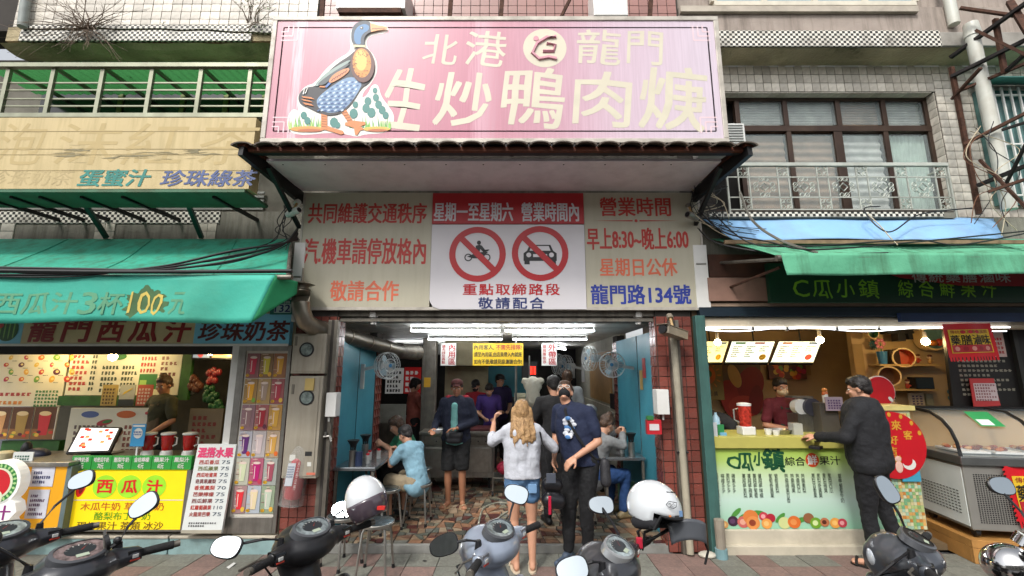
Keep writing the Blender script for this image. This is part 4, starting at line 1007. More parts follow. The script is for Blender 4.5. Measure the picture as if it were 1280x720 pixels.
# downpipe and posts on the right pillar
b = MB(); x = P(848, 545, 4.98).x; xt = P(838, 430, 4.98).x; b.cyl((P(861, 663, 4.95).x, 4.95, .02), (P(842, 425, 4.95).x, 4.95, 2.2), .036, None, M('beige_pipe', '#a69f8c', .5, var=.1, dirt=.4), 14)
b.cyl((P(853,560,4.95).x-.06, 4.95, 1.0), (P(853,560,4.95).x+.06, 4.95, 1.0), .012, None, black, 6); o = b.build('drain_pipe', smooth=True, org=(x, 4.95, 0)); tag(o, 'beige drain pipe running down the right red tiled pillar', 'pipe')
b = MB(); gpost = M('green_post', '#3f6660', .55, .2, var=.15, dirt=.6, dirtc='#2a3a34', streak=True); b.bar((2.09, 5.0, 0), (2.09, 5.0, 2.45), .11, .09, gpost); o = b.build('steel_post', org=(2.09, 5.0, 0), bev=.006); tag(o, 'chipped dark green steel post between the duck shop and the fruit juice shop', 'post')
b = MB(); b.cyl((2.1, 4.9, .08), (2.1, 4.9, .36), .045, .05, M('cut_pipe', '#8f8678', .6, dirt=.4), 12); b.cyl((2.1, 4.9, 0), (2.1, 4.9, .09), .06, None, M('pale_blue_base', '#6f8f94', .7, var=.2), 12); o = b.build('cut_pipe', org=(2.1, 4.9, 0)); tag(o, 'short cut pipe stub standing at the foot of the green post', 'pipe')
b = MB(); b.ell((1.97, 4.93, .02), (.09, .07, .03), M('pale_stone', '#b5b0a2', .8, var=.1)); o = b.build('stone', org=(1.97, 4.93, 0), smooth=True); tag(o, 'flat pale stone lying at the foot of the right pillar', 'stone')
# ================================================================== LEFT JUICE STALL
def pbox(mb, px0, py0, px1, py1, Y, th, mat):
    x0, x1, z0, z1 = R(px0, py0, px1, py1, Y); mb.box(x0, x1, Y, Y+th, z0, z1, mat); return x0, x1, z0, z1
def one(name, label, cat, org, fn, group=None, **k):
    b = MB(); fn(b); o = b.build(name, org=org, **k); return tag(o, label, cat, group)
tl = 'left stall'
stall = thing('juice_stall', 'open watermelon juice stall interior with cream walls left of the red pillar', 'stall', (-4.4, 5.3, 0))
swall = M('stall_wall', '#a39a80', .7, var=.1, dirt=.3); sgreen = M('stall_green', '#2c5a24', .6, var=.25, scale=10)
b = MB(); b.box(-7.5, -2.5, 7.2, 7.3, 0, 2.6, M('stall_back', '#5a5648', .8, var=.3, scale=3)); b.build('back_wall', stall)
b = MB(); b.box(-2.5, -2.435, YF+.0, 7.2, 0, 2.6, swall); b.build('side_wall', stall)
b = MB(); b.box(-7.5, -2.45, 5.1, 7.2, 2.5, 2.55, swall); b.build('ceiling', stall)
b = MB(); b.box(-7.5, -2.5, 5.1, 7.2, .0, .14, conc); b.build('floor_base', stall)
blk = M('pale_blue_kerb', '#7f9a9a', .7, var=.12, scale=6, dirt=.5, dirtc='#54584f', dscale=4, bump=.2)
for a, c in ((-7.5, -3.53), (-3.515, -2.9), (-2.895, -2.43)):
    b = MB(); b.box(a, c, YF-.06, YF+.1, -.02, .15, blk); b.box(a, c, YF-.07, YF+.4, .15, .175, M('sill_cream', '#b8b09f', .7, var=.1, dirt=.4)); b.build('kerb_stone', stall, bev=.006)
# sign fascia behind the valance
Yf = 4.98
fs = thing('shop_sign', 'long stall fascia sign with red characters on khaki and brown on sky blue', 'sign', P(180, 430, Yf))
kh = M('khaki_panel', '#cbbb90', .5, var=.05, dirt=.2); sb = M('sky_blue_panel', '#7cc4e0', .45, var=.06)
z0, z1 = P(180, 431, Yf).z, P(180, 392, Yf).z
xa_, xb_, xc_ = P(243, 415, Yf).x, P(362, 415, Yf).x, P(28, 415, Yf).x
b = MB(); b.box(xc_, xa_-.002, Yf, Yf+.12, z0, z1, kh); b.build('panel', fs)
b = MB(); b.box(xa_, xb_, Yf, Yf+.12, z0, z1, sb); b.build('panel', fs)
b = MB(); b.box(-7, xc_-.002, Yf, Yf+.12, z0, z1, sb); b.build('panel', fs)
b = MB(); b.box(-7, xb_, Yf-.008, Yf, z0-.015, z0+.012, white); b.box(-7, -2.5, Yf+.12, Yf+.2, z0-.1, z0+.3, dark); b.build('edge_trim', fs)
b = MB(); dr = M('deep_red_letter', '#8a1a18', .45, var=.1); br = M('brown_letter', '#5a2424', .45)
for ch, x0, x1 in (('龍', 38, 70), ('門', 80, 112), ('西', 124, 154), ('瓜', 164, 198), ('汁', 207, 238)): letter(b, ch, *sq(x0, 400, x1, 427, Yf), Yf-.003, dr, bold=.06, slant=.15)
letter(b, '珍珠奶茶', *sq(250, 401, 361, 426, Yf), Yf-.003, br, bold=.04, slant=.15); b.build('lettering', fs)
b = MB(); c = q(10, 412, Yf); b.disc(c[0], c[1], .12, .13, Yf-.003, MP('#2f5a32'), 20)
for i in range(4): b.disc(c[0]-.08+.05*i, c[1], .008, .11, Yf-.004, MP('#7fae5a'), 8)
b.disc(c[0]-.1, c[1]+.05, .05, .04, Yf-.0045, MP('#c23a34'), 12); b.build('watermelon_print', fs)
# menu boards inside
cw_ = M('menu_cream', '#e0dac2', .5, var=.05); drk = MP('#3a4a3a'); rdp = MP('#b0443c'); gnp = MP('#3f7f44')
YM = 6.2
mb1 = thing('menu_board', 'cream wall menu with pictures of cut fruit at the far left', 'menu board', P(40, 505, YM))
b = MB(); x0, x1, z0, z1 = pbox(b, -20, 430, 82, 508, YM, .04, cw_); b.build('panel', mb1)
fr = random.Random(11); b = MB(); fc = ('#d96a2a', '#6fa03c', '#e0a93a', '#c2402e', '#5a2a3a', '#d9b54a', '#b83a52')
k = 0
for j in range(5):
    for i in range(5):
        px, py = 8+i*19+(j%2)*6, 438+j*9.0; c = q(px, py, YM); r_ = fr.uniform(.032, .05)
        b.disc(c[0], c[1], r_, r_*.8, YM-.003, MP(fc[k % 7]), 12, fr.uniform(0, 3)); b.disc(c[0]+.01, c[1]+.005, r_*.45, r_*.35, YM-.0045, MP('#e6cf8a'), 10)
        fake_text(b, c[0]+.03, c[0]+.1, c[1]-.05, c[1]-.035, YM-.003, drk, 1, 4, seed=k); k += 1
b.build('fruit_print', mb1)
b = MB(); c0 = q(0, 494, YM); fake_text(b, x0+.2, x1-.4, c0[1]-.01, c0[1]+.06, YM-.003, rdp, 1, 7, seed=3); fake_text(b, x0+.2, x1-.5, c0[1]-.12, c0[1]-.05, YM-.003, MP('#d98a3a'), 1, 6, seed=4); fake_text(b, x1-.36, x1-.04, c0[1]-.15, c0[1]+.08, YM-.003, gnp, 5, 7, seed=5); b.build('handwriting', mb1)
# three drink photo panels below
drinkc = ('#b98a5a', '#a88a4a', '#c2343a')
for i, (a, c_) in enumerate(((-14, 12), (13, 40), (41, 69))):
    lab = ('drink photo panel cut by the left edge, tan drink', 'drink photo panel showing a tan layered drink in a tall glass', 'drink photo panel showing a red watermelon drink')[i]
    t = thing('photo_panel', lab, 'poster', P((a+c_)/2, 549, YM-.1), 'drink photo panels under the fruit menu')
    b = MB(); Y = YM-.1; x0, x1, z0, z1 = pbox(b, a, 509, c_, 549, Y, .02, MP('#5a3a24')); b.build('panel', t)
    b = MB(); b.rect(x0, x1, z0, z0+.13, Y-.002, MP('#8a5f3a')); w = (x1-x0)
    b.flat([(x0+w*.3, z0+.05), (x0+w*.7, z0+.05), (x0+w*.78, z1-.08), (x0+w*.22, z1-.08)], Y-.003, MP(drinkc[i])); b.disc(x0+w*.5, z1-.08, w*.27, .03, Y-.004, MP('#d9c49a'), 14)
    for k in range(6): b.disc(x0+fr.uniform(.1, .9)*w, z0+fr.uniform(.03, .1), .03, .02, Y-.0035-.0002*k, MP(fc[k]), 8)
    b.build('drink_print', t); b = MB()
    for s in ((x0-.012, x0, z0, z1), (x1, x1+.012, z0, z1)): b.box(s[0], s[1], Y-.004, Y+.01, s[2], s[3], white)
    b.build('border', t)
mb2 = thing('menu_board', 'wide white price menu hanging behind the bulb of the juice stall', 'menu board', P(150, 490, YM))
b = MB(); x0, x1, z0, z1 = pbox(b, 86, 431, 226, 494, YM, .04, M('menu_white', '#e2e0d2', .5, var=.04)); b.build('panel', mb2)
b = MB(); w = x1-x0
fake_text(b, x0+.04, x0+w*.18, z0+.06, z1-.04, YM-.003, rdp, 8, 4, rs=[1, .8], seed=1); fake_text(b, x0+w*.2, x0+w*.25, z0+.06, z1-.04, YM-.003, drk, 8, 2, seed=12)
fake_text(b, x0+w*.30, x0+w*.45, z0+.04, z0+.42, YM-.003, drk, 5, 5, rs=[1, .8], seed=2); fake_text(b, x0+w*.48, x0+w*.62, z0+.04, z0+.42, YM-.003, drk, 5, 5, rs=[.8, 1], seed=6)
fake_text(b, x0+w*.33, x0+w*.48, z1-.16, z1-.06, YM-.003, rdp, 1, 4, seed=7); fake_text(b, x0+w*.64, x0+w*.78, z0+.3, z1-.05, YM-.003, rdp, 4, 5, seed=8); fake_text(b, x0+w*.82, x0+w*.97, z0+.04, z1-.06, YM-.003, MP('#7a3f3a'), 8, 4, rs=[1, .7], seed=9)
c = q(138, 440, YM)
b.disc(c[0]+.12, c[1]-.06, .12, .05, YM-.004, gnp, 20); b.rect(x0+w*.64, x0+w*.8, z0+.08, z0+.28, YM-.003, gnp); b.rect(x0+w*.65, x0+w*.71, z0+.1, z0+.2, YM-.004, MP('#9ac46a')); b.build('print', mb2)
b = MB(); pbox(b, 72, 495, 205, 507, 6.15, .1, sgreen); pbox(b, 226, 432, 238, 500, 6.18, .05, sgreen); pbox(b, 0, 551, 72, 580, 6.15, .1, sgreen); b.build('green_strip', stall)
for i, (a, h, lab) in enumerate(((127, '#b39a54', 'mustard yellow recipe poster, leftmost of three above the lower menu'), (149, '#b5b5a8', 'pale poster with a yellow banana, middle of three above the lower menu'), (171, '#c25a40', 'orange red poster with pale lines, rightmost of three by the vendor'))):
    t = thing('poster', lab, 'poster', P(a, 507, 6.0), 'small posters above the lower menu'); b = MB(); Y = 6.0; x0, x1, z0, z1 = pbox(b, a, 481, a+19, 507, Y, .01, MP(h)); b.build('sheet', t)
    b = MB()
    if i == 1: b.rect(x0, x1, z0, z0+.08, Y-.002, MP('#2f3430')); b.flat([(x0+.04, z0+.13), (x0+.15, z0+.2), (x0+.17, z0+.23), (x0+.06, z0+.17)], Y-.003, MP('#d9b83a'))
    else: fake_text(b, x0+.02, x1-.02, z0+.02, z1-.03, Y-.002, MP('#5a4420' if i == 0 else '#dcc4b0'), 5, 4, seed=i+20)
    b.build('print', t)
YC_ = 5.75
mb3 = thing('menu_board', 'lower cream menu leaning behind the counter with blue and orange ovals', 'menu board', P(170, 590, YC_))
b = MB(); x0, x1, z0, z1 = pbox(b, 82, 510, 188, 592, YC_, .03, cw_); b.build('panel', mb3)
b = MB(); c = q(113, 518, YC_); b.disc(c[0], c[1], .11, .04, YC_-.003, MP('#5a6a9a'), 20); c = q(158, 518, YC_); b.disc(c[0], c[1], .12, .045, YC_-.003, MP('#c9642a'), 20)
c = q(131, 528, YC_); b.disc(c[0], c[1], .1, .035, YC_-.004, MP('#a8323a'), 16, .2); b.disc(c[0]+.03, c[1]+.01, .06, .02, YC_-.005, MP('#3f7a3a'), 10, .2)
fake_text(b, x0+.08, x0+.5, z0+.1, z1-.18, YC_-.003, MP('#6a5a54'), 7, 8, rs=[1, .7, .9], seed=31); fake_text(b, x0+.7, x1-.02, z0+.1, z1-.18, YC_-.003, MP('#8a4a3a'), 7, 6, seed=32); b.build('print', mb3)
t = thing('menu_board', 'brown menu board with red writing to the right of the vendor', 'menu board', P(255, 570, 5.9))
b = MB(); x0, x1, z0, z1 = pbox(b, 234, 511, 276, 575, 5.9, .03, M('menu_brown', '#7a6a50', .6, var=.1)); b.build('panel', t)
b = MB(); fake_text(b, x0+.05, x1-.05, z0+.1, z1-.06, 5.897, MP('#7a2a22'), 6, 5, rs=[.6, 1], seed=41); b.build('print', t)
# counter with stainless top and yellow light boxes
ct = thing('counter', 'stainless juice counter behind the yellow watermelon light box', 'counter', (-3.9, 5.3, .16))
b = MB(); x0 = P(84, 600, 5.05).x; x1 = P(243, 600, 5.05).x; b.box(x0, x1, 5.1, 5.65, .18, .86, steel); b.build('cabinet', ct, bev=.005)
b = MB(); b.box(x0-.02, x1+.02, 5.06, 5.7, .862, .90, steel); b.build('top', ct, bev=.006)
lyel = M('lightbox_yellow', '#eccb12', .4, var=.03, emit=.2)
lx = thing('light_box', 'bright yellow light box sign for watermelon juice on the stall front', 'sign', (-3.9, 4.95, .2))
Yx = 4.97; x0, x1, z0, z1 = R(88, 588, 231, 664, Yx)
b = MB(); b.box(x0+.015, x1-.015, Yx, Yx+.12, z0+.015, z1-.01, lyel); b.build('panel', lx)
b = MB(); b.box(x0-.01, x1+.02, Yx+.004, Yx+.13, z0-.005, z0+.014, steel); b.box(x1-.014, x1+.03, Yx+.002, Yx+.13, z0+.015, z1, steel); b.box(x0-.02, x0+.014, Yx+.002, Yx+.13, z0+.015, z1, M('grey_frame', '#6f7f80', .5)); b.build('frame', lx)
b = MB(); lime = M('lime_disc', '#8ecb2a', .4, emit=.2); lred = M('lightbox_red', '#c41f1a', .4, emit=.15); lbr = M('lightbox_brown', '#6a5410', .5); lor = M('lightbox_orange', '#b8641a', .5); lgn = M('lightbox_green', '#5a9a10', .5)
yy = Yx-.003
for ch, cx in (('西', 131), ('瓜', 162), ('汁', 193)):
    c = q(cx, 608, Yx); b.disc(c[0], c[1], .125, .112, yy, lime, 24); letter(b, ch, *sq(cx-9, 600, cx+10, 616, Yx), yy-.002, lred, bold=.06)
c = q(103, 605, Yx); b.disc(c[0], c[1], .05, .13, yy, lred, 18, -.2); b.disc(c[0]+.01, c[1], .03, .1, yy-.001, MP('#7a1512'), 14, -.2)
letter(b, '木瓜牛奶 草莓牛奶', *sq(101, 628, 205, 638, Yx), yy, lor, bold=.02); letter(b, '酪梨布丁牛奶', *sq(118, 640, 188, 650, Yx), yy, lgn, bold=.02); letter(b, '現打果汁 茶類 冰沙', *sq(96, 652, 204, 662, Yx), yy, lbr, bold=.02)
b.rect(x0+.02, x1-.02, P(160, 625, Yx).z-.004, P(160, 625, Yx).z+.004, yy, white); b.build('lettering', lx)
ps = thing('price_strip', 'green strip of six white drink prices above the yellow light box', 'price sign', (-3.9, 4.98, .85))
x0, x1, z0, z1 = R(90, 570, 240, 587, 5.0); grn = M('price_green', '#2a8f3c', .45, var=.05)
nmz = (('珍珠奶茶', '40元'), ('哈密瓜牛奶', '70元'), ('酪梨牛奶', '90元'), ('金桔檸檬', '45元'), ('蘋果汁', '65元'), ('鳳梨汁', '65元'))
for i in range(6):
    a = x0+(x1-x0)*i/6; c_ = x0+(x1-x0)*(i+1)/6
    b = MB(); b.box(a, c_-.004, 4.995, 5.04, z0, z1, grn); o = b.build('price_card', ps, bev=.002)
    b = MB(); letter(b, nmz[i][0], a+.025, c_-.03, z0+(z1-z0)*.56, z1-.012, 4.993, white, bold=.03); letter(b, nmz[i][1], a+.07, c_-.08, z0+.012, z0+(z1-z0)*.46, 4.993, white, bold=.03); b.build('lettering', o)
# left kiosk
kk = thing('counter', 'orange yellow fronted kiosk with paper notices at the left edge', 'counter', (-5.2, 5.0, .16))
Yk = 4.9; x0, x1, z0, z1 = R(-60, 583, 78, 665, Yk); kor = M('kiosk_orange', '#d99a14', .45, var=.05, emit=.12)
b = MB(); b.box(x0, x1, Yk, Yk+.6, .18, z1-.0, kor); b.build('front', kk, bev=.004)
b = MB(); b.box(x0, x1+.03, Yk-.03, Yk+.65, z1+.001, z1+.045, steel); b.build('top', kk, bev=.006); b = MB(); b.box(x1+.001, x1+.05, Yk-.005, Yk+.6, .18, z1, M('grey_edge', '#5f6f70', .5)); b.build('edge', kk)
for i, (r_, hs_) in enumerate((((39, 583, 68, 608), '#3a3f6a'), ((34, 612, 60, 648), '#5a3a5a'))):
    x0, x1, z0, z1 = R(*r_, Yk); b = MB(); b.box(x0, x1, Yk-.006, Yk-.001, z0, z1, M('paper', '#c9cbd6', .7)); 
    fake_text(b, x0+.03, x1-.03, z0+.03, z1-.03, Yk-.008, MP(hs_), 3+i*2, 8, rs=[.6, 1, .8], seed=50+i)
    o = b.build('paper_notice', org=(x0, Yk, z0)); tag(o, ('upper white paper notice taped on the orange kiosk front', 'lower white paper notice with coloured lines on the orange kiosk front')[i], 'notice', 'paper notices on the orange kiosk')
wm = thing('watermelon_sign', 'round watermelon shaped light sign with purple character at the far left', 'sign', P(5, 655, 4.75))
Yw = 4.72; c = q(-2, 604, Yw); b = MB(); wfm = M('sign_white_foam', '#e4e4e0', .4, emit=.2)
b.cyl((c[0], Yw, c[1]), (c[0], Yw+.1, c[1]), .215, None, wfm, 32); x0, x1, z0, z1 = R(-30, 622, 18, 668, Yw); b.prism([(x0, z0), (x1-.03, z0), (x1, z0+.05), (x1-.05, z0+.13), (x1+.01, z0+.2), (x1-.02, z1-.05), (x1-.1, z1), (x0, z1)], Yw, Yw+.1, wfm); b.build('backing', wm, bev=.006)
b = MB(); b.disc(c[0], c[1], .185, .185, Yw-.003, MP('#2f7a3a'), 30); 
for i in range(24): t = i*2*math.pi/24; b.disc(c[0]+.165*math.cos(t), c[1]+.165*math.sin(t), .012, .02, Yw-.0035, MP('#a8d08a'), 6, t-1.57)
b.disc(c[0], c[1], .145, .145, Yw-.004, MP('#d8dcc0'), 30); b.disc(c[0]-.01, c[1], .13, .13, Yw-.005, MP('#c41f2a'), 30); b.disc(c[0]+.02, c[1]-.14, .05, .07, Yw-.006, MP('#d8dcc0'), 20); b.build('melon_print', wm)
b = MB(); letter(b, '汁', *sq(-10, 632, 13, 650, Yw), Yw-.003, M('purple_letter', '#8a2a7a', .4), bold=.03); letter(b, '20', *sq(-2, 653, 10, 663, Yw), Yw-.003, M('slate_digit', '#4a5a6a', .4), bold=.02); b.build('lettering', wm)
# leaning white price board
YB = 4.96
pbd = thing('price_board', 'tall white leaning board of mixed fruit drink prices beside the yellow light box', 'menu board', P(262, 663, YB))
x0, x1, z0, z1 = R(238, 556, 287, 664, YB)
def lean(x, y, z): return (x, y - .10*(1-(z-z0)/(z1-z0))+.04, z)
b = MB(); wb = M('board_face', '#cfd3d0', .35, var=.03)
b.prism([(x0,z0),(x1,z0),(x1,z1),(x0,z1)], YB, YB+.03, wb, f=lean); b.build('panel', pbd)
b = MB(); b.prism([(x0,z0-.0),(x1,z0),(x1,z0+.03),(x0,z0+.03)], YB-.004, YB-.001, M('board_edge', '#a09a8a', .5), f=lean); b.build('foot_strip', pbd)
b = MB(); w = x1-x0; zz = lambda k: z1-(z1-z0)*k
pk3 = M('letter_pink', '#d13a6a', .5); dk3 = M('letter_maroon', '#5a2a3a', .5)
letter(b, '混搭水果', x0+w*.05, x1-w*.05, zz(.155), zz(.04), YB-.003, pk3, bold=.08, f=lean)
rows = (('西瓜香瓜', '75', '#b0342a'), ('西瓜蘋果', '75', '#6a6f3a'), ('西瓜哈蜜果', '75', '#b0342a'), ('奇異果鳳梨', '75', '#7a3a3a'), ('香蕉鳳梨', '70', '#b0342a'), ('芭樂檸檬', '75', '#9a3a34'), ('西瓜鮮果', '75', '#7a3a3a'), ('紅蘿蔔蘋果', '110', '#b0342a'), ('火龍果芭樂', '75', '#9a3a34'))
for i, (s, p_, h) in enumerate(rows):
    k = .185+i*.073; letter(b, s, x0+w*.12, x0+w*.64, zz(k+.05), zz(k), YB-.003, MP(h), bold=.03, f=lean); letter(b, p_, x0+w*.7, x1-w*.08, zz(k+.045), zz(k+.005), YB-.003, MP('#3a4a5a'), f=lean)
fake_text(b, x0+w*.15, x1-w*.15, zz(.93), zz(.87), YB-.003, MP('#5a5a5a'), 2, 12, rs=[1, .6], seed=61, f=lean); b.build('lettering', pbd)
# glass door with drink posters
Yd = 5.0
dd = thing('poster_door', 'stainless framed door covered with a grid of drink photographs', 'door', (-2.8, 5.02, .18))
x0, x1, z0, z1 = R(293, 432, 364, 648, Yd); x0 = P(291, 560, Yd).x; x1 = -2.44; z0 = .19
b = MB()
for a in ((x0-.05, x0+.03, z0, z1), (x1-.04, x1, z0, z1), (x0+.031, x1-.041, z1-.06, z1), (x0+.031, x1-.041, z0, z0+.16)): b.box(a[0], a[1], Yd, Yd+.05, a[2], a[3], steel)
b.box(x0-.14, x0-.06, Yd+.03, Yd+.1, z0, z1+.04, whitep); b.build('frame', dd, bev=.004)
b = MB(); b.box(x0+.03, x1-.04, Yd+.02, Yd+.03, z0+.16, z1-.06, MP('#c9c4b8')); b.build('back_sheet', dd)
pc = (('#8a5a5a','#c2304a'),('#8a6a4a','#c9b83a'),('#9a6a4a','#d9a03a'),('#9a7a4a','#e0a024'),('#a88a5a','#a08a7a'),('#9a5a5a','#b03a4a'),('#8a6a70','#8a6a6a'),('#9a5a5a','#a02430'),('#b58a4a','#d0a040'),
      ('#a8a8b0','#5a2a6a'),('#b0a8a8','#c9b8b8'),('#b09a80','#c99a4a'),('#b0b0a0','#c4cca8'),('#a85a70','#b01a6a'),('#9aa09a','#9a4a5a'),('#a08080','#d8303a'),('#a8b0b8','#d9c8a0'),('#8a9a80','#b8c4b0'))
gw = (x1-x0-.09)/3; zt, zb_ = z1-.08, z0+.19; gh = (zt-zb_)/6
badge = MP('#d9a820')
for j in range(6):
    for i in range(3):
        b = MB(); a = x0+.045+gw*i; t_ = zt-gh*(j+1); bgc, dc = pc[j*3+i]; rr_ = random.Random(j*3+i)
        b.box(a+.004, a+gw-.004, Yd+.01, Yd+.019, t_+.005, t_+gh-.005, MP(bgc)); y = Yd+.009
        for k in range(14): b.rect(a+.006+rr_.uniform(0, gw-.06), a+.045+rr_.uniform(0, gw-.1), t_+gh-.02-k*gh*.06, t_+gh-.012-k*gh*.06, y-.0001*k, MP(('#c9b0a0', '#7a5a50', '#b89a80', '#d8c8b8')[k % 4]))
        cx = a+gw*.52; w0, w1 = gw*.17, gw*.27
        b.flat([(cx-w0, t_+gh*.16), (cx+w0, t_+gh*.16), (cx+w1, t_+gh*.82), (cx-w1, t_+gh*.82)], y-.003, MP(dc)); b.disc(cx, t_+gh*.82, w1, gh*.05, y-.0035, MP('#d8c4b8'), 14); b.rect(cx-w0*.8, cx-w0*.5, t_+gh*.25, t_+gh*.7, y-.0036, MP('#e0d0c8'))
        b.disc(a+gw*.18 if i != 2 else a+gw*.22, t_+gh*.12, gw*.14, gw*.11, y-.004, badge, 12); letter(b, ('90', '85', '75')[(i+j) % 3], a+gw*.09, a+gw*.27, t_+gh*.075, t_+gh*.165, y-.0045, MP('#5a2a10'))
        if (i+j) % 2: b.disc(a+gw*.8, t_+gh*.16, gw*.14, gh*.09, y-.0032, MP(fc[(i*2+j) % 7]), 12)
        b.build('drink_poster', dd)
# house number plate 132
one('house_number', 'green house number plate 132 beside the silver duct', 'number plate', P(350, 392, 4.96), lambda b: (pbox(b, 338, 375, 366, 393, 4.95, .012, M('plate_green', '#1f5f5a', .4)), b.rect(*[R(343, 380, 364, 391, 4.95)[k] for k in (0, 1, 2, 3)], 4.947, MP('#a8bcb8')), letter(b, '132', *R(344, 381, 363, 390, 4.95), 4.944, navy, bold=.04), letter(b, '龍門路', *R(345, 376, 363, 379.5, 4.95), 4.947, MP('#c8d4d0'))))
# stall small things
bulbm = M('bulb_glow', '#ffdf9a', .4, emit=80)
def bulb(px, py, Y, label, glow=bulbm, s=1.):
    p = P(px, py, Y); t = thing('light_bulb', label, 'lamp', p, 'hanging light bulbs')
    b = MB(); b.ell(p, .035*s, glow, 12, 8); b.build('glass', t, smooth=True)
    b = MB(); b.cyl(p+Vector((0,0,.03*s)), p+Vector((0,0,.12)), .02*s, .018, whitep, 12); b.cyl(p+Vector((0,0,.12)), p+Vector((0,0,.4)), .004, None, black, 5); b.build('socket', t, smooth=True)
bulb(141, 446, 5.8, 'glowing round bulb hanging before the white price menu of the watermelon stall', s=1.4); bulb(263, 439, 5.8, 'glowing bulb hanging at the right of the watermelon stall interior', s=1.5); bulb(45, 437, 5.8, 'glowing bulb at the top of the fruit picture menu', s=1.8)
t = thing('tube_light', 'white tube light above the drink poster door', 'lamp', P(345, 397, 5.05)); b = MB(); b.cyl(P(325, 397, 5.06), P(364, 395, 5.06), .03, None, M('tube_glow', '#f4fbff', .4, emit=7), 10); b.build('tube', t)
# red juice cups with white jug bases on the counter
jr = M('juice_red', '#a81c1c', .15, var=.25, scale=30, clear=.6); jw = M('jug_white', '#d0cfc8', .35)
def jug(i, px, lab):
    p = P(px, 566, 5.22); p.z = .902; t = thing('juice_jug', lab, 'jug', p, 'red juice jugs on the counter')
    b = MB(); b.lathe([(.055,.0),(.062,.01),(.058,.06),(.045,.075)], (0,0,0), jw, 20); b.build('base', t, smooth=True, local=True)
    b = MB(); b.lathe([(.046,.076),(.056,.12),(.066,.235),(.066,.24),(0,.24)], (0,0,0), jr, 20); b.build('juice', t, smooth=True, local=True)
    b = MB(); b.lathe([(.07,.241),(.075,.25),(.07,.262),(.02,.27),(.0,.27)], (0,0,0), jw, 20); b.build('lid', t, smooth=True, local=True)
    b = MB(); b.tube([(.065,0,.22),(.10,0,.21),(.10,0,.14),(.06,0,.12)], .008, jw, 6); b.build('handle', t, smooth=True, local=True)
for i, (px, lab) in enumerate(((184, 'red juice jug nearest the blue card, leftmost of three'), (208, 'middle red juice jug on the watermelon counter'), (235, 'rightmost red juice jug on the watermelon counter'))): jug(i, px, lab)
t = thing('card_stand', 'small blue and white card in a clear stand on the juice counter', 'sign', P(172, 575, 5.1))
b = MB(); x0, x1, z0, z1 = pbox(b, 164, 530, 181, 558, 5.1, .006, MP('#3a8fc0')); b.disc((x0+x1)/2, (z0+z1)/2+.02, .05, .055, 5.097, white, 18); b.rect(x0+.01, x1-.01, z1-.03, z1-.01, 5.097, white); fake_text(b, x0+.03, x1-.03, (z0+z1)/2, (z0+z1)/2+.05, 5.095, MP('#2a5a9a'), 2, 5, seed=71); b.build('card', t)
b = MB(); b.box((x0+x1)/2-.03, (x0+x1)/2+.03, 5.08, 5.14, .902, .93, whitep); b.box((x0+x1)/2-.008, (x0+x1)/2+.008, 5.11, 5.12, .93, z0+.01, whitep); b.build('stand', t)
t = thing('menu_screen', 'tilted lit menu screen with red pictures standing on the juice counter', 'screen', P(115, 568, 5.15))
pts = [P(82, 567, 5.05), P(137, 565, 5.05), P(152, 534, 5.3), P(100, 533, 5.3)]
b = MB(); nrm = (pts[1]-pts[0]).cross(pts[3]-pts[0]).normalized(); b.add([p for p in pts]+[p-nrm*.03 for p in pts], [(0,1,2,3),(7,6,5,4),(0,4,5,1),(1,5,6,2),(2,6,7,3),(3,7,4,0)], blackp); b.build('casing', t)
def onq(u, v, e=.003): return pts[0].lerp(pts[1], u).lerp(pts[3].lerp(pts[2], u), v) + nrm*e
b = MB(); scr = M('screen_glow', '#e8e4e0', .3, emit=.9); b.add([onq(.05,.06), onq(.95,.06), onq(.95,.94), onq(.05,.94)], [(0,1,2,3)], scr)
sr = M('screen_red', '#d0392a', .3, emit=.5)
for k in range(16): u, v = fr.uniform(.08, .85), fr.uniform(.1, .85); b.add([onq(u, v, .004+.0002*k), onq(u+.09, v, .004+.0002*k), onq(u+.09, v+.09, .004+.0002*k), onq(u, v+.09, .004+.0002*k)], [(0,1,2,3)], sr if k % 3 else M('screen_orange', '#e09a5a', .3, emit=.5))
b.build('screen', t); b = MB(); b.bar((pts[0]+pts[1])*.5+Vector((0,.1,-.02)), Vector(((pts[0].x+pts[1].x)/2, 5.3, .9)), .1, .05, blackp); b.build('foot', t)
# odds on left counter
one('black_bags', 'black and navy bottles and bags lying on the left kiosk top', 'bag', P(45, 570, 5.2), lambda b: (b.ell(P(46, 568, 5.25), (.14, .09, .07), M('navy_bag', '#1b2036', .5, var=.3)), b.ell(P(33, 562, 5.25), (.05, .05, .09), blackp), b.ell(P(52, 576, 5.1), (.03,.03,.03), M('tan_plastic', '#a89870', .5))), smooth=True)
one('card_holder', 'small white price card on clear stand on the left kiosk', 'sign', P(27, 580, 4.95), lambda b: (pbox(b, 16, 565, 41, 578, 4.96, .01, wb), fake_text(b, P(19,570,4.96).x, P(38,570,4.96).x, P(27,575,4.96).z, P(27,568,4.96).z, 4.957, MP('#2a5a4a'), 2, 6, seed=4), b.box(P(28,570,4.96).x-.015, P(28,570,4.96).x+.015, 4.97, 5.0, P(28,584,4.96).z, P(28,566,4.96).z, whitep)))
one('plastic_tub', 'cream plastic tub at the left end of the orange kiosk', 'tub', P(4, 580, 5.0), lambda b: b.lathe([(.06,0),(.075,.1),(.078,.13),(.05,.15),(0,.152)], P(4, 582, 5.05), M('tub_cream', '#b8ad8a', .5), 18), smooth=True)
t = thing('stall_fan', 'green and white desk fan behind the vendor', 'fan', P(228, 492, 6.3)); c = P(225, 489, 6.3)
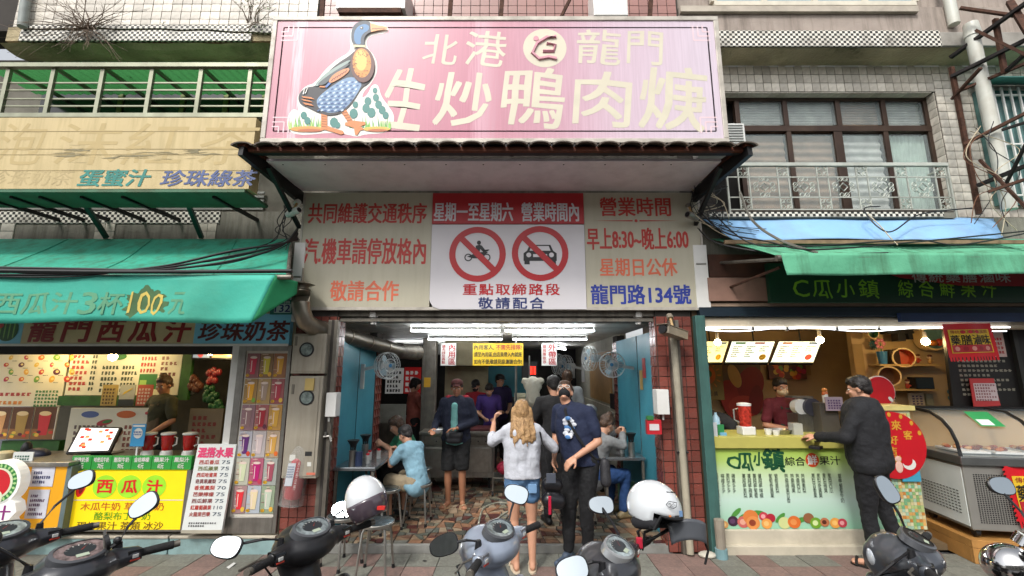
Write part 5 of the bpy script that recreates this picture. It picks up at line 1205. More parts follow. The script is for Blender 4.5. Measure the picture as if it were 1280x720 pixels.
b = MB(); b.cyl(c, c+Vector((.0,.1,0)), .11, None, M('fan_green', '#2f6f4a', .5), 20); b.build('cage', t); b = MB(); b.cyl(c+Vector((.1,-.02,.02)), c+Vector((.1,.08,.02)), .07, None, whitep, 16); b.build('motor', t)
t = thing('television', 'wall television showing drinks in the upper right of the juice stall', 'screen', P(270, 450, 6.0)); b = MB(); x0, x1, z0, z1 = pbox(b, 240, 432, 292, 449, 6.0, .05, blackp); b.build('casing', t)
b = MB(); b.rect(x0+.02, x0+.24, z0+.02, z1-.01, 5.998, M('tv_picture', '#7a8aa0', .3, emit=.5)); b.rect(x0+.27, x1-.02, z0+.02, z1-.01, 5.998, M('tv_picture_two', '#9a7a60', .3, emit=.5)); b.disc(x0+.12, z0+.08, .04, .06, 5.996, M('tv_red', '#b04a4a', .3, emit=.4), 10); b.disc(x1-.1, z0+.08, .03, .06, 5.996, M('tv_amber', '#d09a3a', .3, emit=.4), 10); b.build('screen', t)
for i, (px, py, h) in enumerate(((268, 470, '#7a1f24'), (264, 492, '#1f4f2a'), (270, 505, '#245a30'), (245, 480, '#5a3020'))):
    one('hanging_goods', ('red bunch of hanging packets in the dark corner of the juice stall', 'dark green hanging bunch under the red packets', 'lowest green bunch in the juice stall corner', 'brown paper bundle left of the red hanging packets')[i], 'goods', P(px, py, 6.2), lambda b: [b.ell(P(px+fr.uniform(-7, 7), py+fr.uniform(-8, 8), 6.2), (.04, .04, .05), M('goods_%d' % i, h, .5, var=.4), 8, 6) for k in range(12)] , smooth=True)

# electric meter boxes on the left pillar
mt = M('meter_box_metal', '#a49d8e', .45, .3, var=.08, dirt=.35, dirtc='#6a5f4c', streak=True)
for i, (r_, lab) in enumerate((((359, 417, 402, 467), 'upper grey steel meter cabinet with round window on the left pillar'), ((359, 470, 402, 598), 'lower tall grey steel meter cabinet with round window and yellow box'))):
    Yb = 4.88; x0, x1, z0, z1 = R(*r_, Yb); x0, x1 = P(360, 500, Yb).x, P(402, 500, Yb).x
    t = thing('meter_cabinet', lab, 'cabinet', (x0, Yb, z0), 'electric meter cabinets on the left pillar')
    b = MB(); b.box(x0, x1, Yb, YF-.005, z0, z1, mt); b.build('casing', t, bev=.005)
    b = MB(); b.box(x0+.02, x1-.03, Yb-.008, Yb-.001, z0+.02, z1-.02, mt); b.build('door', t, bev=.003)
    c = q(384, 437 if i == 0 else 497, Yb); b = MB(); b.cyl((c[0], Yb-.016, c[1]), (c[0], Yb-.008, c[1]), .078, None, ink, 28); o = b.build('window', t)
    b = MB(); b.disc(c[0], c[1], .062, .062, Yb-.0165, M('meter_glass', '#6f7a76', .15, var=.5, scale=25), 24); b.build('pane', o)
    c = q(371 if i == 0 else 367, 424 if i == 0 else 484, Yb); b = MB(); b.box(c[0]-.012, c[0]+.012, Yb-.014, Yb-.008, c[1]-.07, c[1]+.03, M('meter_slot', '#6a6459', .5)); b.build('latch', t)
    if i:
        b = MB(); pbox(b, 381, 473, 392, 488, Yb-.03, .02, M('old_yellow', '#b8a060', .6)); b.build('call_box', t)
        b = MB(); c = q(362, 583, Yb); 
        for k, (cx, cy, w, h, hh) in enumerate(((366, 572, .03, .03, '#d0d0c8'), (386, 567, .035, .022, '#2a2a2a'), (387, 580, .02, .02, '#d0d0c8'), (366, 590, .05, .012, '#d0d0c8'), (389, 592, .045, .012, '#c8705a'))): cc = q(cx, cy, Yb); b.rect(cc[0]-w, cc[0]+w, cc[1]-h, cc[1]+h, Yb-.0095-.0003*k, MP(hh))
        b.build('stickers', t)
one('soap_dispenser', 'white rounded dispenser box mounted beside the left blue panel', 'dispenser', P(412, 522, 4.95), lambda b: (b.box(P(407,505,4.9).x, P(420,505,4.9).x, 4.9, 5.03, P(412,521,4.9).z, P(412,491,4.9).z, whitep), b.cyl(P(411,521,4.95), P(411,527,4.95), .012, None, whitep, 8)), bev=.02)
one('water_tap', 'small chrome water tap on the left red tiled pillar', 'tap', P(408, 545, 5.0), lambda b: (b.cyl(P(404,546,4.95), P(412,545,4.95), .012, None, steel, 8), b.cyl(P(412,545,4.95), P(414,552,4.93), .01, None, steel, 8), b.cyl(P(407,540,4.95), P(407,545,4.95), .015, None, steel, 8)))
# fire extinguisher in clear bag
ex = thing('fire_extinguisher', 'red fire extinguisher in a clear plastic bag hung on the tiled pillar', 'extinguisher', P(372, 625, 4.95))
cB = P(371, 592, 4.94); b = MB(); b.lathe([(.0,-.25),(.075,-.24),(.085,-.22),(.085,.13),(.05,.2),(.025,.22),(.025,.26),(.0,.26)], cB, M('extinguisher_red', '#a11522', .3, var=.08, clear=.4), 24, T=Matrix.Rotation(math.radians(7), 4, 'Y')); b.build('cylinder', ex, smooth=True)
b = MB(); c = cB + Vector((-.02, -.092, .0)); f_ = lambda x, y, z: (x+.12*(z-cB.z), y, z)
b.prism([(c.x-.045, c.z-.1), (c.x+.03, c.z-.1), (c.x+.03, c.z+.12), (c.x-.045, c.z+.12)], c.y, c.y+.004, MP('#c8ccd4'), f=f_); fake_text(b, c.x-.04, c.x+.025, c.z-.02, c.z+.1, c.y-.002, MP('#5a6a8a'), 5, 6, seed=8, f=f_); letter(b, '台北市公所', c.x+.05, c.x+.075, c.z-.14, c.z+.14, c.y+.0, MP('#d8c8c4'), vertical=True, f=f_); b.build('sticker', ex)
b = MB(); b.cyl(cB+Vector((.03,0,.25)), cB+Vector((.03,-.01,.29)), .03, None, black, 10); b.bar(cB+Vector((-.02,-.02,.29)), cB+Vector((.09,-.02,.31)), .015, .015, black); b.build('valve', ex)
bag = glass('clear_plastic', '#c8cbc8', .16, .12)
b = MB(); b.lathe([(.12,-.30),(.115,-.1),(.11,.15),(.08,.27),(.03,.34),(.03,.40)], cB+Vector((.0,0,0)), bag, 20, T=Matrix.Rotation(math.radians(7), 4, 'Y')); b.build('bag', ex, smooth=True)
# ================================================================== RIGHT FRUIT JUICE SHOP
js = thing('juice_shop', 'tan walled fruit juice shop interior with cream front beam right of the green post', 'shop', (4.5, 5.3, 0))
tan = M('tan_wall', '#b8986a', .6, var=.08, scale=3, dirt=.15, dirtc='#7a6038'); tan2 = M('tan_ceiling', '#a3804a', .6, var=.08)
b = MB(); b.box(2.1, 8, 7.0, 7.1, 0, 2.62, tan); b.build('back_wall', js)
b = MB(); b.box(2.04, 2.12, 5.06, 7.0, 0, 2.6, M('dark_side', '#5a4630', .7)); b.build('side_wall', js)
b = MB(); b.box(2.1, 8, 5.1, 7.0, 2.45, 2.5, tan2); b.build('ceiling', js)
b = MB(); b.box(2.1, 8, 5.1, 7.0, .0, .06, M('shop_floor_tile', '#6a5a44', .5)); b.build('floor_slab', js)
xw = P(1066, 440, 6.2).x; b = MB(); b.box(xw, 8, 6.2, 6.28, .9, 2.45, tan); b.build('partition', js)
b = MB()
for px0, px1, py in ((1068, 1080, 430), (1035, 1060, 436)): x0, x1, z0, z1 = R(px0, py, px1, 470, 6.19); b.box(x0, x1, 6.985 if px0 < 1050 else 6.19, 6.99 if px0 < 1050 else 6.195, z0, z1, M('tan_door', '#9a7a48', .6))
b.build('door_panel', js)
# beams
b = MB(); x0 = P(874, 404, 5.0).x; x1 = 8; z0, z1 = wz(411, 5.0), wz(396, 5.0); b.box(2.14, x1, 5.02, 5.14, z0, z1, M('cream_beam', '#b5a891', .5, var=.06, dirt=.3)); b.build('front_beam', js, bev=.03)
nv = M('navy_steel', '#1d2c38', .5, .3, var=.15)
b = MB(); b.box(2.1, 8, 4.98, 5.14, wz(395, 4.98), wz(384, 4.98), nv); b.box(P(1130, 400, 4.9).x, 8, 4.93, 4.979, wz(402, 4.93), wz(391, 4.93), M('navy_blue', '#1c2f52', .5, .3)); b.build('shutter_box', js)
b = MB(); b.box(2.1, 8, 5.0, 5.14, wz(383, 5.0), wz(379, 5.0), M('pinkish_trim', '#8f7a68', .7, dirt=.4)); b.build('trim', js)
b = MB(); pbox(b, 886, 347, 961, 376, 4.97, .1, M('brown_board', '#8a6a5c', .6, var=.1, dirt=.4)); b.build('board', js)
b = MB(); pbox(b, 886, 318, 985, 346, 5.02, .1, M('rust_gap', '#46291c', .8, var=.4)); b.build('rusty_back', js)
YG = 4.9
gs = thing('shop_sign', 'dark green fruit juice shop sign with lime brush characters below the right awning', 'sign', P(1100, 378, YG))
dg = M('bottle_green', '#0f3a26', .4, var=.08); lm = M('lime_letter', '#7fb52a', .5)
x0, _, z0, z1 = R(962, 340, 1270, 378, YG)
b = MB(); b.box(x0, 7.5, YG, YG+.06, z0, z1+.1, dg); b.build('panel', gs)
b = MB(); letter(b, 'C', *sq(991, 350, 1011, 371, YG), YG-.003, lm, bold=.01)
for ch, x0_, x1_ in (('瓜', 1016, 1040), ('小', 1046, 1068), ('鎮', 1074, 1098)): letter(b, ch, *sq(x0_, 350, x1_, 372, YG), YG-.003, lm, slant=.1, wob=.1, bold=.012)
for i, ch in enumerate('綜合鮮果汁'): letter(b, ch, *sq(1123+i*26, 351, 1141+i*26, 371, YG), YG-.003, lm, slant=.15, wob=.12, bold=.01)
b.build('lettering', gs)
rbn = thing('banner', 'dark red banner with white characters hanging half behind the right green awning', 'banner', P(1200, 356, 4.86))
b = MB(); pts = [(q(1112, 343, 4.86)), q(1125, 347, 4.86), q(1200, 357, 4.86), q(1300, 358, 4.86), q(1300, 330, 4.86), q(1112, 330, 4.86)]
b.prism(pts, 4.855, 4.862, M('dark_red_cloth', '#8f1420', .6)); b.build('cloth', rbn)
b = MB()
for i, ch in enumerate('傳統藥膳滷味'): letter(b, ch, *sq(1140+i*21, 340, 1158+i*21, 353, 4.85), 4.852, MP('#a8a2a0'), bold=.02)
b.build('lettering', rbn)
# LED rope and bulbs
ledm = M('led_glow', '#f4f8ff', .4, emit=4)
t = thing('led_rope', 'white glowing LED rope looping along the cream beam of the juice shop', 'lamp', P(1070, 412, 4.98))
b = MB(); pts = []
for px in range(874, 1262, 8): k = .5+.5*math.sin((px-874)*.038); pts.append(P(px, 409+ (5*k if int((px-874)/82) % 2 == 0 or px > 1000 else 1.5), 4.98))
b.tube(pts, .006, ledm, 5); b.build('rope', t)
b = MB(); b.tube([P(878, 410, 5.0), P(1262, 409, 5.0)], .008, ledm, 5); b.build('tube', t)
b = MB()
for px in (941, 984, 1046, 1098): p = P(px, 411, 4.97); b.box(p.x-.015, p.x+.015, 4.96, 4.99, p.z-.02, p.z+.02, steel)
b.build('clip', t)
bulb(897, 428, 5.5, 'glowing bulb before the leftmost lit menu of the juice shop', s=1.1); bulb(1025, 425, 5.5, 'glowing bulb at the right corner of the lit menus', s=1.2); bulb(1157, 427, 5.5, 'glowing bulb above the cylinder shelves', s=1.25)
# lit menus (slanted)
mlm = M('menu_glow', '#dfe6d2', .4, emit=.95); mly = M('menu_glow_yellow', '#e3dc98', .4, emit=.95)
for i, (a, lab) in enumerate((((862, 912, 903, 862), 'yellowish lit menu with bananas, leftmost, half hidden by the green post'), ((914, 970, 960, 905), 'middle lit white menu with green and pink headings'), ((973, 1028, 1017, 962), 'rightmost lit white menu with orange and blue headings'))):
    pts = [P(a[3], 454, 5.75), P(a[2], 454, 5.75), P(a[1], 426, 5.95), P(a[0], 426, 5.95)]
    t = thing('lit_menu', lab, 'menu board', pts[0], 'lit menus over the juice counter'); nrm = (pts[1]-pts[0]).cross(pts[3]-pts[0]).normalized()
    b = MB(); b.add([p for p in pts]+[p-nrm*.04 for p in pts], [(0,1,2,3),(7,6,5,4),(0,4,5,1),(1,5,6,2),(2,6,7,3),(3,7,4,0)], blackp); b.build('casing', t)
    on = lambda u, v, e=.003: pts[0].lerp(pts[1], u).lerp(pts[3].lerp(pts[2], u), v) + nrm*e
    b = MB(); b.add([on(.02,.04), on(.98,.04), on(.98,.96), on(.02,.96)], [(0,1,2,3)], mly if i == 0 else mlm)
    b.build('screen', t); b = MB(); tx = MP('#5a6a58')
    fm = lambda x, y, z: tuple(on(x, z, .005))
    for k in range(3): fake_text(b, .1+.3*k, .3+.3*k, .25 if k < 2 else .5, .78, 0, tx if k else MP('#6a5a50'), 6 if k < 2 else 3, 7, rs=[1, .7, .85], seed=80+i*3+k, f=fm)
    for k, (u, h) in enumerate(((.12, '#3f9a5a' if i == 1 else '#c97a4a'), (.55 if i == 1 else .72, '#d07a8a' if i == 1 else '#6a8ac0'))): b.add([on(u,.84,.006), on(u+.22,.84,.006), on(u+.22,.92,.006), on(u,.92,.006)], [(0,1,2,3)], MP(h))
    c_ = MP('#c9a02a' if i < 2 else '#c0504a'); b.add([on(.82+.08*math.cos(t_), .25+.13*math.sin(t_), .007) for t_ in [k*math.pi/5 for k in range(10)]], [tuple(range(10))], c_); b.build('print', t)
    b = MB(); p = pts[3].lerp(pts[2], .5); b.cyl(p, p+Vector((0,.02,.3)), .01, None, black, 6); b.build('hanger', t)
# back wall art
t = thing('wall_art', 'large red flower picture on the back wall of the juice shop', 'picture', P(930, 510, 6.97)); b = MB(); x0, x1, z0, z1 = pbox(b, 905, 455, 953, 516, 6.95, .03, MP('#6a5030')); b.build('panel', t)
b = MB()
for k, (cx, cy, rx, rz, ro, h) in enumerate(((916, 500, .2, .34, .3, '#a02a1c'), (938, 480, .22, .3, -.4, '#8a1f18'), (930, 508, .26, .18, 0, '#b03a24'), (918, 470, .1, .2, .3, '#c9a05a'), (945, 500, .12, .25, -.2, '#7a1a14'))): c = q(cx, cy, 6.95); b.disc(c[0], c[1], rx*.9, rz*.9, 6.947-.0005*k, MP(h), 20, ro)
b.build('print', t)
t = thing('wall_art', 'orange sun drawing on olive panel left of the red flower picture', 'picture', P(885, 490, 6.6)); b = MB(); pbox(b, 874, 454, 904, 500, 6.6, .02, MP('#8a7238')); b.build('panel', t)
b = MB(); c = q(884, 469, 6.6); b.disc(c[0], c[1], .12, .13, 6.597, MP('#c96a2a'), 24); b.disc(c[0], c[1]+.02, .07, .06, 6.596, MP('#4f7a3a'), 16)
for k in range(14): a = k*2*math.pi/14; b.disc(c[0]+.17*math.cos(a), c[1]+.18*math.sin(a), .035, .012, 6.597, MP('#c97a2a'), 6, a)
letter(b, '瓜小鎮', *R(883, 489, 897, 495, 6.6), 6.597, ink, wob=.1); b.build('print', t)
t = thing('wall_art', 'fruit photo strip between the flower picture and the clerk', 'picture', P(985, 474, 6.97)); b = MB(); pbox(b, 961, 456, 1008, 474, 6.95, .02, MP('#6a3a2a')); b.build('panel', t); b = MB()
for k in range(26): c = q(fr.uniform(964, 1005), fr.uniform(458, 472), 6.95); b.disc(c[0], c[1], .04, .04, 6.947-.0003*k, MP(fc[k % 7]), 8)
b.build('print', t)
# partition shelves with cylinder niches
for i, (px0, px1, py) in enumerate(((1100, 1178, 456), (1108, 1173, 487))):
    p0, p1 = P(px0, py, 6.0), P(px1, py, 6.0); b = MB(); b.box(p0.x, p1.x, 6.0, 6.2, p0.z-.015, p0.z+.01, M('shelf_wood', '#b3935c', .5)); o = b.build('wall_shelf', org=p0); tag(o, ('upper wooden wall shelf with the orange cylinder niche', 'lower wooden wall shelf with a black box')[i], 'shelf', 'wall shelves of the juice shop')
for i, (px, py, r_, ln, inn, lab) in enumerate(((1130, 447, .13, .3, '#c0481c', 'cylinder niche with orange lining on the upper shelf'), (1112, 470, .13, .35, '#8a5a30', 'cylinder niche with brown lining behind the lower shelf'), (1168, 422, .17, .2, '#6a8a8a', 'large round niche holding fruit beside the bulb'), (1092, 417, .07, .15, '#4f7a4a', 'small round niche with green filling at the ceiling'))):
    c = P(px, py, 5.98); t = thing('round_niche', lab, 'niche', c, 'round niches on the juice shop wall'); d = Vector((.35 if i < 2 else .1, .9, 0)).normalized()
    a_, b_, _ = frame_to(d); b = MB(); n = 28; vs = []
    for r1, k in ((r_, 0), (r_, 1), (r_*.86, 0), (r_*.86, .8)):
        for j in range(n): th = 2*math.pi*j/n; vs.append(c + d*k*ln*.7 + a_*r1*math.cos(th) + b_*r1*math.sin(th))
    fs_ = [(j, (j+1) % n, (j+1) % n+n, j+n) for j in range(n)] + [(j, j+2*n, (j+1) % n+2*n, (j+1) % n) for j in range(n)]
    b.add(vs, fs_, M('niche_cream', '#c7a878', .5)); o_ = len(b.v)
    b.add(vs[2*n:], [(j, j+n, (j+1) % n+n, (j+1) % n) for j in range(n)]+[tuple(range(n, 2*n))], MP(inn)); b.build('tube', t, smooth=True)
    if i == 2:
        b = MB(); b.ell(c+Vector((.0,.03,-.07)), (.05,.04,.04), MP('#c9702a')); b.ell(c+Vector((.09,.03,-.06)), (.05,.04,.05), MP('#b03a24')); b.build('fruit_ball', t, smooth=True)
def small(name, label, cat, px, py, Y, fn, smooth=False, group=None):
    p = P(px, py, Y); b = MB(); fn(b, p); o = b.build(name, org=p, smooth=smooth); return tag(o, label, cat, group)
small('cup', 'blue cup holding a pink paper flower on the upper shelf', 'cup', 1104, 455, 6.05, lambda b, p: (b.lathe([(.045,0),(.06,.16),(.06,.165),(0,.165)], p, M('cup_blue', '#2f6f9f', .4), 16), b.cyl(p+Vector((0,0,.15)), p+Vector((0,0,.28)), .006, None, MP('#3f6a3a'), 5), *[b.ell(p+Vector((.05*math.cos(a), 0, .27+.05*math.sin(a))), (.025,.015,.025), MP('#c06a7a'), 8, 6) for a in range(0, 6)]), True)
small('speaker_box', 'black box speaker standing on the lower shelf', 'speaker', 1154, 487, 6.05, lambda b, p: (b.box(p.x-.13, p.x+.11, 6.0, 6.12, p.z+.005, p.z+.16, blackp), b.box(p.x-.12, p.x+.1, 5.992, 6.0, p.z+.015, p.z+.15, MP('#1f2a36'))))
small('dark_box', 'dark framed box beside the blue cup on the upper shelf', 'box', 1118, 456, 6.1, lambda b, p: b.box(p.x-.08, p.x+.05, 6.05, 6.15, p.z, p.z+.2, M('choc_box', '#2f1f16', .5)))
for i, (px, py, h, lab) in enumerate(((1148, 454, '#a8321f', 'tiny red figure lying left on the upper shelf'), (1163, 455, '#c99a5a', 'tiny standing doll at the right of the upper shelf'), (1135, 486, '#b0402f', 'tiny red and white doll on the lower shelf'), (1118, 508, '#b89a7a', 'pale doll standing low behind the round red sign'))):
    small('figurine', lab, 'figurine', px, py, 6.05, lambda b, p: (b.ell(p+Vector((0,0,.04)), (.025,.02,.04), MP(h)), b.ell(p+Vector((0,0,.09)), (.028,.025,.026), MP('#d0b090')), b.ell(p+Vector((0,-.005,.105)), (.03,.025,.018), MP('#5a2a1a')), b.ell(p+Vector((.03,0,.04)), (.02,.012,.012), MP(h))), True, 'small dolls on the shelves')
for i, (px, py, h, lab) in enumerate(((1180, 431, '#a83a4a', 'pink paper snowflake left of the red banner'), (1092, 431, '#3a6a70', 'teal paper snowflake under the small round niche'))):
    small('paper_snowflake', lab, 'decoration', px, py, 6.17, lambda b, p: [b.bar(p+Vector((-.07*math.cos(a), 0, -.07*math.sin(a))), p+Vector((.07*math.cos(a), 0, .07*math.sin(a))), .012, .006, MP(h)) for a in (0, .52, 1.05, 1.57, 2.09, 2.62)] + [b.ring(p.x, p.z, .04, .055, p.y-.004, MP(h), 14)])
small('wall_sticker', 'teal leafy wall sticker right of the lower shelf', 'sticker', 1190, 492, 6.19, lambda b, p: [b.disc(p.x+.04*math.cos(k), p.z+.06*math.sin(k*1.7), .03, .03, p.y-.001-.0002*k, MP('#3f6a6a'), 9) for k in range(12)])
small('paper_bags', 'pair of pale patterned bags hanging below the lower shelf', 'bag', 1150, 500, 6.1, lambda b, p: (b.box(p.x-.12, p.x+.06, 6.1, 6.14, p.z-.08, p.z+.09, MP('#b8a588')), b.box(p.x+.09, p.x+.18, 6.1, 6.14, p.z-.08, p.z+.08, MP('#8a8468')), fake_text(b, p.x-.1, p.x+.05, p.z-.06, p.z+.07, 6.098, MP('#4a3a5a'), 4, 3, seed=9)))
small('red_scroll', 'narrow red scroll on the wall beside the blackboard', 'scroll', 1191, 465, 6.15, lambda b, p: (b.box(p.x-.03, p.x+.03, 6.15, 6.155, p.z-.16, p.z+.13, MP('#b0402a')), b.box(p.x-.018, p.x+.018, 6.148, 6.15, p.z-.13, p.z+.1, MP('#c99a6a'))))
small('ceiling_projector', 'black bracket device hanging under the juice shop ceiling', 'bracket', 1125, 420, 6.0, lambda b, p: (b.box(p.x-.2, p.x+.15, 5.95, 6.1, p.z+.03, p.z+.09, blackp), b.box(p.x-.08, p.x+.02, 5.94, 6.05, p.z-.07, p.z+.03, blackp), b.box(p.x+.06, p.x+.12, 5.94, 6.02, p.z-.05, p.z+.03, blackp)))
# blackboard and red posters
YBk = 5.35
bbd = thing('blackboard', 'black menu board with chalk writing at the right of the juice shop', 'blackboard', P(1230, 512, YBk))
b = MB(); pts = [q(1192, 510, YBk), q(1330, 510, YBk), q(1300, 405, YBk), q(1180, 405, YBk)]; b.prism(pts, YBk, YBk+.04, M('blackboard_black', '#16120f', .5, var=.2)); b.build('board', bbd)
b = MB(); c0 = q(1207, 500, YBk); c1 = q(1268, 447, YBk); fake_text(b, c0[0]-.02, c1[0]-.05, c0[1]+.05, c1[1], YBk-.003, MP('#8f8a7a'), 8, 12, rs=[.95, .8, 1, .6], fill=.5, seed=91); b.build('chalk_writing', bbd)
b = MB(); b.bar((P(1262, 400, YBk-.02).x, YBk-.02, P(1262, 400, YBk).z), (P(1285, 512, YBk-.02).x, YBk-.02, P(1285, 512, YBk).z), .05, .05, M('board_frame', '#2a2a26', .5)); b.build('frame', bbd)
t = thing('poster', 'red edged price poster taped over the blackboard', 'poster', P(1232, 508, 5.3)); Y = 5.3
b = MB(); pts = [q(1218, 509, Y), q(1251, 507, Y), q(1242, 473, Y), q(1212, 473, Y)]; b.prism(pts, Y, Y+.01, MP('#b83a3a')); b.build('sheet', t)
b = MB(); c0 = q(1220, 501, Y); c1 = q(1242, 479, Y); b.rect(c0[0], c1[0]+.02, c0[1], c1[1], Y-.003, MP('#c9b8b8')); fake_text(b, c0[0]+.01, c1[0]+.01, c0[1], c1[1], Y-.005, MP('#8a5a5a'), 6, 8, rs=[1, .8], seed=93); b.build('print', t)
def fringe_banner(name, lab, pts, Y, word, small_w, fr_side):
    t = thing(name, lab, 'banner', (pts[0][0], Y, pts[0][1])); P0, P1, P2, P3 = [Vector((p[0], 0, p[1])) for p in pts]   # bl br tr tl
    on = lambda u, v, e=0: tuple((P0.lerp(P1, u).lerp(P3.lerp(P2, u), v)) + Vector((0, Y + .012*math.sin(u*9) - e, 0)))
    b = MB(); b.sheet(lambda u, v: on(u, v), 20, 4, M('banner_red', '#c4121e', .5, var=.05)); b.build('cloth', t, solid=.003)
    b = MB(); b.sheet(lambda u, v: on(.08+.84*u, .12+.7*v, .006), 20, 4, M('banner_gold', '#d9b22a', .5)); b.build('gold_panel', t)
    b = MB(); b.sheet(lambda u, v: on(.1+.8*u, .14+.22*v, .009), 20, 2, MP('#a8202a')); fm = lambda x, y, z: on(x, z, .012)
    letter(b, word, .1, .9, .36, .66, 0, ink, bold=.012, f=fm); letter(b, small_w, .12, .88, .70, .80, 0, MP('#8a1a1a'), f=fm)
    for k in range(3): b.add([on(.36+.14*k+.05*math.cos(a*.7), .75+.055*math.sin(a*.7), .011+.0002*a) for a in range(9)], [tuple(range(9))], MP('#c4202a'))
    for k in range(5): b.add([on(.2+.15*k+.05*math.cos(a*.8), .25+.07*math.sin(a*.8), .011+.0002*k) for a in range(8)], [tuple(range(8))], MP(('#c9847a', '#8a1420')[k % 2]))
    b.build('print', t)
    b = MB(); n = 15
    for k in range(n):
        u = (k+.5)/n; b.add([on(u-.026, .01), on(u+.026, .01), on(u+.02, -.12), on(u-.02, -.12)], [(0,1,2,3)], M('banner_red', '#c4121e'))
        if fr_side and k < 12: v = (k+.5)/12; b.add([on(0.01, v-.03), on(0.01, v+.03), on(-.05, v-.01), on(-.05, v-.04)], [(0,1,2,3)], M('banner_red', '#c4121e'))
    b.build('fringe', t, kind='stuff')
Y = 4.9; fringe_banner('banner', 'fringed red and yellow banner hanging from the beam before the blackboard', [q(1187, 447, Y), q(1250, 445, Y), q(1238, 404, Y), q(1178, 405, Y)], Y, '藥膳滷味', '傳統手工 養生推薦', False)
one('paper_notice', 'pink and white papers right of the fringed red banner', 'notice', P(1250, 445, 5.3), lambda b: (pbox(b, 1240, 415, 1256, 446, 5.3, .01, MP('#c9b0a8')), fake_text(b, P(1243,430,5.3).x, P(1254,430,5.3).x, P(1245,442,5.3).z, P(1245,420,5.3).z, 5.297, MP('#a83a3a'), 4, 3, seed=2)))

# ---- juice counter
YQ = 5.05
jc = thing('juice_counter', 'juice shop counter with yellow green ledge and printed fruit front', 'counter', (3.1, 5.3, 0))
x0, x1, z0, z1 = R(884, 560, 1063, 661, YQ); x0 = 2.17; x1 = P(1108, 600, YQ).x
gfm = bpy.data.materials.new('counter_gradient'); gfm.use_nodes = True; nt = gfm.node_tree; bs_ = nt.nodes['Principled BSDF']; bs_.inputs['Roughness'].default_value = .35
tc = nt.nodes.new('ShaderNodeTexCoord'); sp_ = nt.nodes.new('ShaderNodeSeparateXYZ'); nt.links.new(tc.outputs['Generated'], sp_.inputs[0]); cr = nt.nodes.new('ShaderNodeValToRGB'); nt.links.new(sp_.outputs[2], cr.inputs[0]); nt.links.new(cr.outputs[0], bs_.inputs['Base Color'])
e = cr.color_ramp.elements; e[0].position = 0; e[0].color = (*L('#8fc3a4'), 1); e[1].position = 1; e[1].color = (*L('#9cb94a'), 1)
for ps_, h in ((.35, '#bcd6c8'), (.6, '#c0d6b4'), (.85, '#a9c568')): k = e.new(ps_); k.color = (*L(h), 1)
b = MB(); b.box(x0, x1, YQ, YQ+.5, z0, z1, gfm); b.build('front', jc)
yg = M('yellow_green_ledge', '#b5ae5a', .4, var=.05, dirt=.15)
b = MB(); za, zb2 = wz(562, YQ-.04), wz(546, YQ-.04); b.box(x0-.03, x1+.0, YQ-.04, YQ+.55, z1+.002, zb2, yg); b.build('ledge', jc, bev=.005)
mb_ = M('cream_plinth', '#bdb5a2', .6, var=.08, dirt=.4, dirtc='#7a7262'); b = MB(); b.box(x0, x1+.3, YQ-.03, YQ+.5, .03, z0-.002, mb_); b.box(x0-.02, x1+.32, YQ-.08, YQ+.5, -.01, .085, mb_); b.build('plinth', jc, bev=.008)
b = MB(); y_ = YQ-.003; dgr = M('deep_green_letter', '#0f4a2c', .5)
for ch, bx in (('C', (909, 571, 924, 585)), ('瓜', (922, 566, 941, 587)), ('小', (942, 566, 955, 582)), ('鎮', (955, 561, 980, 588))): letter(b, ch, *sq(*bx, YQ), y_, dgr, bold=.05, slant=.1, wob=.12)
letter(b, '綜合', *sq(981, 571, 1006, 582, YQ), y_, ink, bold=.02); c = q(1015, 575, YQ); b.disc(c[0], c[1], .072, .072, y_, MP('#c9481e'), 24); letter(b, '鮮', *sq(1009, 569, 1021, 581, YQ), y_-.002, white, bold=.03); letter(b, '果汁', *sq(1024, 570, 1050, 581, YQ), y_, ink, bold=.02)
cols = ('葡萄奇異果多多', '西瓜百香果多多', '檸檬多多', '鳳梨多多', '蘋果多多', '', '蔓越莓鳳梨', '蔓越莓蘋果', '蔓越莓葡萄', '蔓越莓檸檬', '', '葡萄奇異果', '葡萄鳳梨', '', '芭樂蘋果百香', '芭樂蘋果', '芭樂西瓜', '芭樂鳳梨', '', '鳳梨百香果', '鳳梨奇異果', '鳳梨蘋果', '鳳梨西瓜', '', '草莓葡萄牛奶')
for i, s in enumerate(cols):
    if s: px = 888+i*6.7; letter(b, s, *sq(px, 592, px+4.6, 592+6.1*len(s), YQ), y_, MP('#26302a'), vertical=True, lh=.9, res=1)
b.build('lettering', jc)
def fr3(b, px, py, rx, h, h2=None, k=0, ro=0):
    c = q(px, py, YQ); rx *= .8; b.disc(c[0], c[1]-.01, rx, rx*.9, y_-.0006*k, MP(h), 16, ro)
    if h2: b.disc(c[0]-rx*.1, c[1]-.01, rx*.5, rx*.45, y_-.0006*k-.0003, MP(h2), 12, ro)
b = MB(); F = ((897,651,.07,'#a8b89a',None),(916,650,.07,'#3a2238','#5a3a5a'),(929,651,.08,'#c0605a','#d9a08a'),(938,645,.10,'#d0783a',None),(941,652,.09,'#d98a4a','#8a3a24'),(954,644,.06,'#c03a4a','#e0a0a0'),(963,646,.06,'#a82034',None),(958,653,.07,'#e09a4a','#e8b870'),(980,652,.08,'#c3c98a',None),(992,651,.085,'#d06a2a','#d98a4a'),(1010,646,.07,'#8a5a3a',None),(1019,652,.075,'#6a9a2a','#c8d89a'),(1030,651,.06,'#b5704a','#5a2a1a'),(1043,652,.07,'#dd9a44','#eab868'),(1052,652,.06,'#b83a4a','#dc9a9a'),(905,654,.05,'#c9945a','#dcb87a'))
for k, (px, py, r_, h, h2) in enumerate(F): fr3(b, px, py, r_, h, h2, k)
